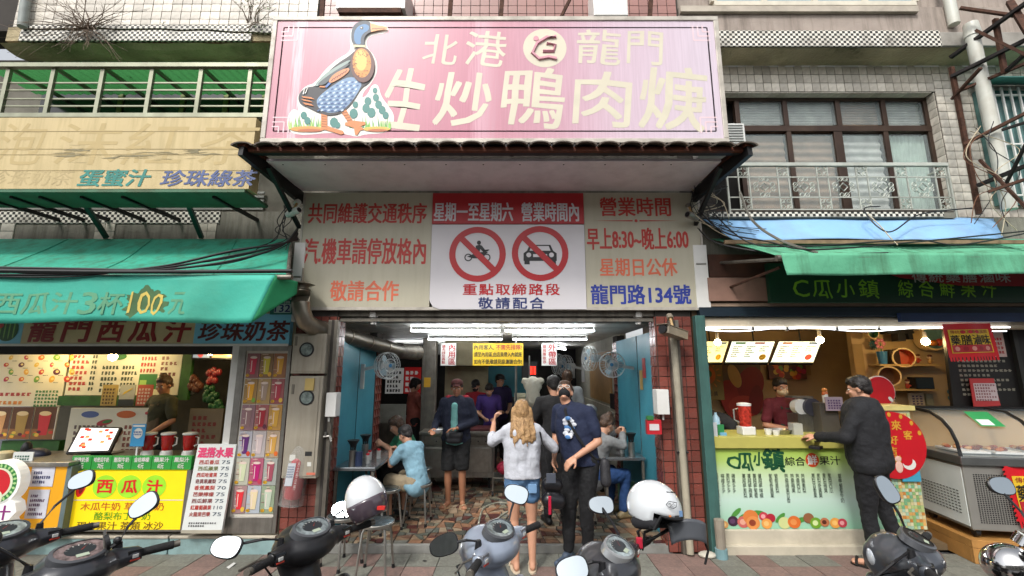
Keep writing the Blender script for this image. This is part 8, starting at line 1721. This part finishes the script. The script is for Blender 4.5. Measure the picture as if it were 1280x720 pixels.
# ================================================================== SCOOTERS AND HELMETS
tyre = M('tyre_rubber', '#141414', .85, var=.15, scale=30); chrome = M('chrome', '#c8c8c8', .12, 1., var=.03)
mirm = M('mirror_glass', '#aab3b8', .04, 1., var=.04)
def scooter(label, loc, rz, steer, body, trim, hz=.98, mirrors=((-.30,.05,.22,0),(.30,.05,.22,0)), style='modern', face=None, tilt=20, col2=None):
    t = thing('parked_scooter', label, 'scooter', loc, 'scooters parked in front of the shops', rz)
    def wheel(y, z=.23):
        b = MB(); T = Matrix.Rotation(math.pi/2, 4, 'Y'); b.lathe([(.15,-.045),(.2,-.05),(.225,-.03),(.232,0),(.225,.03),(.2,.05),(.15,.045)], (0,y,z), tyre, 28, T=T); o = b.build('wheel', t, local=True, smooth=True)
        b = MB(); b.lathe([(.03,-.04),(.15,-.045),(.15,.045),(.03,.04)], (0,y,z), M('rim_grey', '#5a5c60', .4, .8), 20, T=T); b.build('rim', o, local=True)
    wheel(.60); wheel(-.62)
    bm, tm_ = body, trim
    lp = lambda *prims: list(prims)
    # front shield (apron), fender, floor, seat, tail
    blob_obj('front_shield', [('c', V(-.13,.40,.42), .05, V(-.20,.33,.74), .045), ('c', V(.13,.40,.42), .05, V(.20,.33,.74), .045), ('c', V(0,.46,.40), .07, V(0,.40,.80), .07), ('c', V(-.18,.34,.70), .05, V(.18,.34,.70), .05), ('c', V(-.1,.42,.5), .06, V(.1,.42,.5), .06), ('c', V(0,.36,.80), .08, V(0,.28,.90), .07)], .018, bm, t)
    blob_obj('front_fender', [('c', V(0,.42,.46), .07, V(0,.66,.49), .065), ('c', V(0,.66,.49), .065, V(0,.82,.38), .05)], .02, bm, t)
    blob_obj('inner_panel', [('c', V(-.12,.30,.45), .05, V(-.15,.26,.74), .05), ('c', V(.12,.30,.45), .05, V(.15,.26,.74), .05), ('c', V(0,.27,.45), .06, V(0,.24,.80), .06), ('c', V(-.13,.26,.72), .045, V(.13,.26,.72), .045)], .018, tm_, t)
    b = MB(); b.box(-.15,.15,-.18,.38,.24,.34, tm_); b.build('floorboard', t, local=True, bev=.02)
    b = MB(); b.cyl((0,.225,.72), (0,.18,.72), .022, .02, MP('#b8b09a'), 14); b.cyl((0,.182,.72), (0,.178,.72), .009, None, black, 8); b.build('key_lock', t, local=True)
    blob_obj('rear_body', [('c', V(0,-.22,.42), .14, V(0,-.75,.62), .11), ('c', V(0,-.25,.56), .12, V(0,-.85,.70), .08), ('c', V(0,-.5,.4), .12, V(0,-.7,.5), .1)], .025, bm, t)
    blob_obj('seat', [('c', V(0,-.20,.74), .10, V(0,-.50,.76), .12), ('c', V(0,-.50,.77), .12, V(0,-.85,.80), .09)], .022, M('seat_black', '#121214', .6, bump=.1), t)
    b = MB(); b.ell((0,-.95,.70), (.07,.03,.04), M('tail_red', '#8f1414', .2, clear=.8)); b.build('tail_light', t, local=True, smooth=True)
    # steering group (turned bars)
    S = Matrix.Translation(V(0,.25,0)) @ Matrix.Rotation(steer, 4, 'Z'); s_ = lambda *a: S @ Vector(a); R_ = S.to_3x3().to_4x4()
    b = MB()
    for x in (-.08,.08): b.cyl((x,.60,.23), (x*.6,.42,.7), .02, None, dsteel, 8)
    b.build('fork', t, local=True)
    if style == 'modern':
        pr = [('e', s_(0,.02,hz), (.168,.135,.082), R_), ('c', s_(0,.10,hz-.03), .10, s_(0,.0,hz-.19), .085), ('e', s_(0,.08,hz+.0), (.12,.10,.09), R_), ('c', s_(-.08,.01,hz+.0), .062, s_(-.20,-.03,hz+.01), .038), ('c', s_(.08,.01,hz+.0), .062, s_(.20,-.03,hz+.01), .038)]
        blob_obj('handlebar_cowl', pr, .012, bm, t, 2)
        cm = Matrix.Translation(s_(0,-.022,hz+.082)) @ R_ @ Matrix.Rotation(math.radians(24), 4, 'X')
        n = 24; pts = [(1.15*.078*math.copysign(abs(math.cos(a))**.8, math.cos(a))*(1-.25*(math.sin(a) < 0)*abs(math.sin(a))), .058*math.copysign(abs(math.sin(a))**.8, math.sin(a))) for a in [2*math.pi*i/n for i in range(n)]]
        b = MB(); b.add([cm @ V(x*1.16,y*1.18,.008) for x, y in pts]+[cm @ V(x*1.2,y*1.22,-.02) for x, y in pts]+[cm @ V(x,y,.012) for x, y in pts], [(i,i+n,(i+1)%n+n,(i+1)%n) for i in range(n)]+[(i,(i+1)%n,(i+1)%n+2*n,i+2*n) for i in range(n)], col2 or M('cluster_bezel', '#4a4c50', .35)); o = b.build('instrument_cluster', t, local=True, smooth=True)
        b = MB(); b.add([cm @ V(x,y,.009) for x, y in pts], [tuple(range(n))], face or M('dial_face', '#8f9a9c', .12, .4, var=.6, scale=30))
        b.add([cm @ V(.055*math.cos(a),.004+.034*math.sin(a),.0105) for a in [i*math.pi/8 for i in range(16)]], [tuple(range(16))], MP('#23282c'))
        for k in range(7): a = .3+k*.42; c0, c1 = math.cos(a), math.sin(a); b.add([cm @ V(.045*c0-.002,.004+.028*c1,.0115), cm @ V(.045*c0+.002,.004+.028*c1,.0115), cm @ V(.052*c0+.002,.004+.033*c1,.0115), cm @ V(.052*c0-.002,.004+.033*c1,.0115)], [(0,1,2,3)], white)
        b.add([cm @ V(0,0,.012), cm @ V(.004,.001,.012), cm @ V(.03,.026,.012)], [(0,1,2)], MP('#c8402a')); b.add([cm @ V(-.022,-.04,.011), cm @ V(.022,-.04,.011), cm @ V(.022,-.022,.011), cm @ V(-.022,-.022,.011)], [(0,1,2,3)], MP('#a8b4a0'))
        b.build('dial', o, local=True)
        b = MB(); b.ell(s_(0,.155,hz-.02), (.09,.03,.055), M('headlight_lens', '#c0c6cc', .08, .3), 16, 10, R_); b.build('headlight', t, local=True, smooth=True)
    else:
        b = MB(); b.tube([s_(-.2,-.04,hz), s_(-.1,.03,hz-.02), s_(.1,.03,hz-.02), s_(.2,-.04,hz)], .013, chrome, 10); b.build('handlebar', t, local=True, smooth=True)
        for x in (-.065, .065):
            c = s_(x,.05,hz+.05); d_ = (R_ @ V(0,-.55,.83)).normalized(); b = MB(); b.cyl(c-d_*.05, c, .055, .058, chrome, 24); b.cyl(c, c+d_*.004, .05, None, MP('#c8ccc8'), 24); b.add([c+d_*.006+V(0,0,0), c+d_*.006+V(.03,.02,.01), c+d_*.006+V(.03,.022,.016)], [(0,1,2)], ink); b.build('gauge', t, local=True, smooth=True)
        b = MB(); b.ell(s_(0,.16,hz-.07), (.10,.11,.10), chrome, 22, 14, R_); b.build('headlight', t, local=True, smooth=True)
        b = MB(); b.tube([s_(-.12,.06,hz-.12), s_(0,.02,hz-.13), s_(.12,.06,hz-.12)], .014, MP('#a87a3a'), 8); b.build('brass_bar', t, local=True, smooth=True)
    for q_ in (-1, 1):
        b = MB(); b.cyl(s_(q_*.20,-.03,hz+.012), s_(q_*.345,-.075,hz+.018), .0175, .019, M('grip_rubber', '#161617', .8, bump=.4, bscale=150), 14); b.cyl(s_(q_*.346,-.075,hz+.018), s_(q_*.37,-.083,hz+.02), .016, None, dsteel, 12); b.build('grip', t, local=True, smooth=True)
        b = MB(); T = Matrix.Translation(s_(q_*.195,-.03,hz+.012)) @ R_; b.box(-.028,.028,-.03,.028,-.022,.026, trim if style == 'modern' else blackp, T); b.box(-.012,.012,-.036,-.03,-.008,.008, MP('#c8c8c4'), T); b.box(-.02,.02,-.034,-.03,-.02,-.012, MP('#b83a2a'), T); b.build('switch_block', t, local=True, bev=.005)
        b = MB(); b.tube([s_(q_*.19,.03,hz), s_(q_*.15,.13,hz-.06), s_(q_*.06,.17,hz-.16), V(q_*.03,.30,hz-.3)], .0045, black, 5); b.build('brake_cable', t, local=True, smooth=True)
        b = MB(); b.tube([s_(q_*.19,.01,hz+.01), s_(q_*.25,.03,hz+.005), s_(q_*.35,.0,hz+.005)], .006, dsteel, 6); b.build('brake_lever', t, local=True, smooth=True)
        mx, my, mz, rr_ = mirrors[0 if q_ < 0 else 1]; base = s_(q_*.15,.01,hz+.04); mc = s_(mx, my, hz+mz)
        Mo = Matrix.Rotation(-rz, 3, 'Z') @ V(0,.032,-.01)
        b = MB(); b.cyl(base-V(0,0,.02), base+V(0,0,.035), .02, .013, blackp, 10); b.tube([base+V(0,0,.03), base.lerp(mc, .35)+V(0,0,.03), mc+Mo], .0065, blackp, 6); o = b.build('mirror_stem', t, local=True, smooth=True)
        d_ = Matrix.Rotation(rr_, 4, 'Y') 
        Mm = Matrix.Translation(mc) @ Matrix.Rotation(-rz, 4, 'Z') @ Matrix.Rotation(math.radians(-tilt), 4, 'X') @ d_
        b = MB(); n = 22; sh = [(.070*math.copysign(abs(math.cos(a))**.75, math.cos(a)), .047*math.copysign(abs(math.sin(a))**.75, math.sin(a))*(1+.15*math.cos(a))) for a in [2*math.pi*i/n for i in range(n)]]
        rings = ((.92,0),(1.0,.004),(1.0,.014),(.8,.035),(.3,.045)); b.add([Mm @ V(x*k, dy, z*k) for k, dy in rings for x, z in sh], [(i+n*j,(i+1)%n+n*j,(i+1)%n+n*(j+1),i+n*(j+1)) for j in range(4) for i in range(n)]+[tuple(range(4*n,5*n))], blackp); m_ = b.build('mirror', t, local=True, smooth=True)
        b = MB(); b.add([Mm @ V(x*.92, .001, z*.92) for x, z in sh], [tuple(range(n))], mirm); b.build('mirror_glass', m_, local=True)
    return t, s_
def paint(name, h, **k): return M('paint_'+name, h, .28, .1, var=.05, scale=4, clear=.5, dirt=.2, dirtc='#6a655c', dscale=5, **k)
matt = M('matt_black_plastic', '#1b1b1e', .42, var=.1, scale=12, dirt=.15, dirtc='#4a4844')
def at_bar(px, py, z, rz, steer):     # bar centre wanted at a pixel: scooter origin
    p = G(px, py, z); c = Vector((0, .25, 0)); c.rotate(Matrix.Rotation(rz, 3, 'Z')); return (p.x-c.x, p.y-c.y, 0)
D_ = math.radians
def sc(label, px, py, head, steer, *a, hz=.98, **k):
    rz = D_(head-steer); t, s_ = scooter(label, at_bar(px, py, hz+.05, rz, 0), rz, D_(steer), *a, hz=hz, **k)
    return Matrix.Translation(t.location) @ Matrix.Rotation(rz, 4, 'Z') @ s_(.29,-.055,hz+.02)
sc('dark grey scooter cut by the left picture edge with one raised mirror', -2, 672, 62, 20, paint('dark_grey', '#2a2c33'), matt, mirrors=((-.3,.05,.2,0),(.29,.02,.26,-.35)))
sc('graphite scooter second from the left with a round phone mount on its bar', 96, 699, 60, 22, paint('graphite', '#303238'), matt, mirrors=((-.3,.05,.2,0),(.22,.0,.22,-.7)), face=M('dial_red_print', '#7a6a6a', .2, .2, var=.7, scale=40))
GA = sc('matt black scooter with a white helmet hanging on its right grip', 386, 668, 62, 32, matt, M('gloss_black', '#0f0f11', .2, clear=.6), tilt=34, mirrors=((-.36,.10,.09,.1),(.33,.13,.07,0)))
sc('silver grey scooter in the middle below the blonde woman', 620, 670, 62, 28, paint('silver', '#8a94a4'), paint('silver_grey', '#6a6f78'), mirrors=((-.22,.16,.05,-.3),(.22,.0,.20,.3)))
GB = sc('dark grey scooter with a silver edged display under the open white helmet', 768, 694, 62, 28, paint('slate', '#33353a'), matt, tilt=34, mirrors=((-.27,.10,.07,-.2),(.34,.16,.16,0)), col2=M('silver_bezel', '#b0b3b6', .3, .6))
sc('black and grey scooter facing the tiled juice counter on the right', 1140, 682, 52, 20, paint('grey_blue', '#3a3e45'), matt, mirrors=((-.24,.2,-.12,0),(.12,.06,.27,1.3)), face=M('blank_black', '#1c1c1e', .4))
sc('vintage scooter with chrome headlight and two round gauges at the right edge', 1316, 682, 60, 15, paint('cream', '#a09a8a'), matt, style='vintage', mirrors=((-.25,.25,-.25,0),(.3,.05,.25,0)))
# phone mount
one('phone_mount', 'black round phone holder clamped on the second scooter bar', 'phone holder', P(131, 679, 2.2), lambda b: (b.cyl(P(131,679,2.2), P(131,679,2.2)+Vector((.01,.012,.004)), .034, None, blackp, 20), b.cyl(P(139,684,2.2), P(152,676,2.22), .012, None, blackp, 8), b.cyl(P(131,700,2.2), P(131,662,2.2), .006, None, steel, 6), b.ell(P(147,675,2.2), (.018,.015,.015), blackp, 8, 6)))
# helmets
shell = M('helmet_white', '#c9cdd0', .12, var=.03, clear=.8, dirt=.12, dirtc='#8a8a84', dscale=9)
def helmet(label, c, r, T, kind):
    t = thing('helmet', label, 'helmet', c, 'white motorcycle helmets'); 
    n, k = 36, 24; vs = []; fs = []
    def keep(d):
        if kind == 'open': return d.z > -.55 and not (d.y < -.35 and d.z < -.02 and abs(d.x) < .75)
        return d.z > -.45
    b = MB()
    for sc_, mt_, nm in ((1, shell, 'shell'), (.9, M('helmet_lining', '#1b1b1f', .9), 'lining')):
        b = MB(); vv = [[Vector((math.sin(math.pi*j/k)*math.cos(2*math.pi*i/n)*.92, math.sin(math.pi*j/k)*math.sin(2*math.pi*i/n)*1.12, -math.cos(math.pi*j/k))) for i in range(n)] for j in range(k+1)]
        vl = [T @ (v*r*sc_) for row in vv for v in row]; ff = [(j*n+i, j*n+(i+1) % n, (j+1)*n+(i+1) % n, (j+1)*n+i) for j in range(k) for i in range(n) if keep((vv[j][i]+vv[j+1][(i+1) % n])*.5)]
        b.add(vl, ff, mt_); b.build(nm, t, local=True, smooth=True, ang=180, solid=.006)
    f = lambda *a: T @ (Vector(a)*r)
    if kind == 'visor':
        b = MB(); b.sheet(lambda u, v: f(.97*math.cos(D_(200+140*u))*math.cos(D_(-42+44*v)), 1.17*math.sin(D_(200+140*u))*math.cos(D_(-42+44*v)), math.sin(D_(-42+44*v))*1.03), 24, 8, M('visor_smoke', '#4a4048', .08, clear=.6)); b.build('visor', t, local=True, smooth=True, solid=.003, ang=180)
        b = MB(); [b.ell(f(.3*math.cos(a), .35*math.sin(a)*1.1+.2, .93-.05*abs(math.sin(a))), .006, black, 6, 4) for a in (0.2, .5, .8, 1.1)]; b.build('vent', t, local=True); b = MB(); b.box(-.02,.02,-.01,.01,-.008,.008, MP('#c8302a'), Matrix.Translation(f(.5,-1.0,-.5))); b.build('buckle', t, local=True)
    else:
        b = MB(); b.tube([f(.92*math.cos(D_(a))*.99, 1.12*math.sin(D_(a)), -.04 if 215 < a < 325 else -.56) for a in range(205, 336, 10)], .008, black, 6); b.build('edge_trim', t, local=True, smooth=True)
        b = MB(); b.tube([f(-.25,-.62,.78), f(.0,-.68,.80), f(.3,-.62,.76)], .004, black, 5); b.build('vent', t, local=True)
        b = MB(); o = f(-.36,-.98,.42); Tm = Matrix.Translation(o) @ Matrix.Rotation(D_(-28), 4, 'Z') @ Matrix.Rotation(D_(-25), 4, 'X')
        g_ = lambda x, y, z: tuple(Tm @ Vector((x, y-.012, z))); letter(b, 'MADE\nHART', -.02, .02, -.012, .012, 0, ink, bold=.03, f=g_) if False else [b.tube([Vector(g_(x*1.0, 0, z)) for x, z in q4], .0015, ink, 4, closed=True) for q4 in (((-.024,-.002),(-.012,.014),(.024,.012),(.022,-.006),(.012,-.014),(-.012,-.012)), ((-.014,.0),(-.006,.008),(.0,.001)), ((.002,.001),(.01,.008),(.016,.0)), ((-.008,-.008),(.0,-.003),(.01,-.008)))]
        b.build('emblem', t, local=True); b = MB(); o = f(.66,-.72,.0); b.box(-.013,.013,-.004,.0,-.013,.013, MP('#6a8ab0'), Matrix.Translation(f(.06,-1.09,.16)) @ Matrix.Rotation(D_(0), 4, 'Z')); b.box(-.03,.0,-.004,.0,-.004,.004, MP('#3a3a3a'), Matrix.Translation(f(-.08,-1.15,.08))); b.box(-.01,.0,-.004,.0,-.004,.004, MP('#c9743a'), Matrix.Translation(f(-.42,-1.05,.06)) @ Matrix.Rotation(D_(-20), 4, 'Z')); b.build('sticker', t, local=True)
        blob_obj('cheek_pad', [('c', f(-.6,-.5,-.4), .03, f(-.6,.2,-.6), .035), ('c', f(.6,-.5,-.4), .03, f(.6,.2,-.6), .035)], .012, M('helmet_lining', ''), t)
    return t

HB = P(817, 634, GB.y)
helmet('white helmet with smoky visor hanging on the matt black scooter', P(458, 626, GA.y-.02), .122, Matrix.Rotation(D_(-25), 4, 'Y') @ Matrix.Rotation(D_(-8), 4, 'X') @ Matrix.Rotation(D_(20), 4, 'Z') @ Matrix.Diagonal((1,1,1.12,1)), 'visor')
helmet('white open face helmet with black emblem on the dark grey scooter', HB, .127, Matrix.Rotation(D_(12), 4, 'Y') @ Matrix.Rotation(D_(38), 4, 'Z'), 'open')
t = thing('helmet_visor', 'grey curved visor flap with straps lying under the open face helmet', 'visor', P(850, 668, GB.y)); c = HB + Vector((.13, -.03, -.125))
b = MB(); b.sheet(lambda u, v: c + Vector((.10*math.cos(D_(200+140*u))*(1-.1*v)+.02, -.03*math.sin(math.pi*u)-.02*v, .055-.09*v+.035*math.cos(math.pi*(u-.5))+.0*u)), 18, 6, M('visor_grey', '#4a4d52', .3, clear=.4)); b.build('flap', t, smooth=True, solid=.004, ang=180)
b = MB(); b.tube([c+Vector((.09,-.02,.0)), c+Vector((.11,-.02,-.06)), c+Vector((.09,-.02,-.12))], .006, black, 5); b.build('strap', t, smooth=True)
b = MB(); b.tube([HB+Vector((-.06,-.05,-.07)), GB+Vector((-.02,-.02,.06)), GB+Vector((0,-.022,-.02)), GB+Vector((.02,.0,.05)), HB+Vector((.07,.0,-.07))], .008, black, 6); b.tube([c+Vector((-.07,0,.03)), GB+Vector((.02,0,.0))], .01, black, 6); b.build('hanging_strap', t, smooth=True)
one('key_tag', 'small red tag clipped beside the open face helmet', 'tag', GB, lambda b: b.box(GB.x-.035, GB.x-.005, GB.y-.05, GB.y-.03, GB.z-.01, GB.z+.04, MP('#b0243a')), bev=.004)
# ================================================================== LAST DETAILS
twig = M('dry_twig', '#6a5a4c', .9, var=.3); leafm = M('small_leaf', '#4f6a2a', .6, var=.3)
def bush(label, px, py, Y, n, spread_, up, seed, leaves):
    r_ = random.Random(seed); o0 = P(px, py, Y); t = thing('wild_plant', label, 'plant', o0); b = MB(); lf = MB()
    for i in range(n):
        a = r_.uniform(-1, 1); p = Vector((r_.uniform(-.1, .1), -.02, 0)); pts = [p.copy()]; d = Vector((a*spread_, -r_.uniform(.1, .5), r_.uniform(.2, 1)*up if r_.random() > .3 else -r_.uniform(0, .5)))
        for k in range(6): d += Vector((r_.gauss(0, .22), r_.gauss(0, .1), r_.gauss(0, .2) - (.10 if not leaves else 0))); p = p + d*.075; pts.append(p.copy())
        b.tube(pts, [.006, .005, .004, .004, .003, .002, .002], twig, 4)
        for j in (2, 4):
            e = pts[j]; s_ = [e]; dd = d.copy()
            for k in range(3): dd += Vector((r_.gauss(0, .6), r_.gauss(0, .2), r_.gauss(0, .5))); s_.append(s_[-1]+dd*.04)
            b.tube(s_, .0018, twig, 3)
            if leaves:
                for k in range(3): c = s_[r_.randrange(4)]+Vector((r_.gauss(0,.015), r_.gauss(0,.015), r_.gauss(0,.015))); u = Vector((r_.gauss(0,1), r_.gauss(0,1), r_.gauss(0,1))).normalized()*.018; w = Vector((u.z, u.x, u.y))*.5; lf.add([c-u, c+w, c+u, c-w], [(0,1,2,3)], leafm)
    b.build('twigs', t, local=True)
    if lf.v: lf.build('leaves', t, local=True)
bush('tangle of dry bare twigs growing from the crack of the left ledge', 108, 38, 4.9, 70, 1.5, 1.1, 3, False)
bush('thin leafy shrub growing on the ledge just left of the big duck sign', 318, 30, 4.9, 14, .5, 1.3, 5, True)
one('weed', 'small green weed on the mosaic ledge in the middle of the left building', 'plant', P(203, 31, 4.9), lambda b: [b.add([P(203,31,4.9), P(203,31,4.9)+Vector((math.cos(a)*.03, 0, .03)), P(203,31,4.9)+Vector((math.cos(a)*.05, -.01, .05+.01*math.sin(a)))], [(0,1,2)], leafm) for a in range(7)])
# air conditioner and cage bars behind the sign top
one('air_conditioner', 'rusty bottomed window air conditioner above the left part of the duck sign', 'air conditioner', P(462, 10, 4.6), lambda b: (b.box(P(420,8,4.6).x, P(506,8,4.6).x, 4.6, 5.0, P(460,10,4.6).z, P(460,10,4.6).z+.4, whitep), b.box(P(424,8,4.6).x, P(502,8,4.6).x, 4.58, 4.99, P(460,17,4.6).z, P(460,11,4.6).z, rust)))
one('air_conditioner', 'pale grey air conditioner box above the right part of the duck sign', 'air conditioner', P(760, 18, 4.6), lambda b: b.box(P(742,8,4.6).x, P(785,8,4.6).x, 4.6, 4.95, P(760,19,4.6).z, P(760,19,4.6).z+.5, whitep), bev=.01)
for i, px in enumerate((402, 562, 626, 700, 812)): one('iron_bar', 'rusty upright bar above the duck sign, %s from the left' % ('first', 'second', 'third', 'fourth', 'fifth')[i], 'bar', P(px, 20, 4.7), lambda b: b.bar(P(px, 24, 4.7), P(px+(22 if i == 3 else 3), -20, 4.7), .05, .03, rust), 'rusty bars above the duck sign')
# street opposite, seen only in mirrors and chrome
ob_ = thing('apartment_building', 'pale row of flats on the far side of the street behind the camera', 'building', (0, -13, 0)); b = MB(); b.box(-22, 22, -16, -13, 0, 7.5, M('far_wall', '#a8a296', .8, var=.12, dirt=.4, streak=True)); b.build('wall', ob_)
wd = MB(); wd.box(-1, 1, -.05, .03, -.65, .65, M('far_window', '#2a3238', .2)); o = wd.build('window', ob_, local=True); wme = o.data; o.location = (-20, 13-13.0, 2.2); 
for i in range(11):
    for j in range(2):
        o = bpy.data.objects.new('window', wme); COL.objects.link(o); o.parent = ob_; o.location = (-19+3.8*i, .03, 2.4+2.7*j+.6)
# scraps
one('paper_scrap', 'small white paper scrap lying on the pavement left of the matt black scooter', 'litter', G(287, 706, .004), lambda b: b.add([G(283,709,.004), G(292,703,.006), G(295,704,.012), G(286,711,.005)], [(0,1,2,3)], MP('#c8c8c4')))
one('gum_stain', 'dark gum spot on the pink paver near the threshold', 'stain', G(531, 701, .004), lambda b: b.add([G(531+3*math.cos(a), 701+math.sin(a), .004) for a in [k*.8 for k in range(8)]], [tuple(range(8))[::-1]], MP('#2a2624')))
# hose on the shop floor
cable([G(598, 655, .07), G(605, 635, .07), G(625, 628, .07), G(640, 634, .07), G(622, 648, .07), G(612, 656, .07)], .012, M('clear_hose', '#8a8a7c', .4), 'pale coiled hose lying on the stone floor behind the blonde woman', None, name='hose')
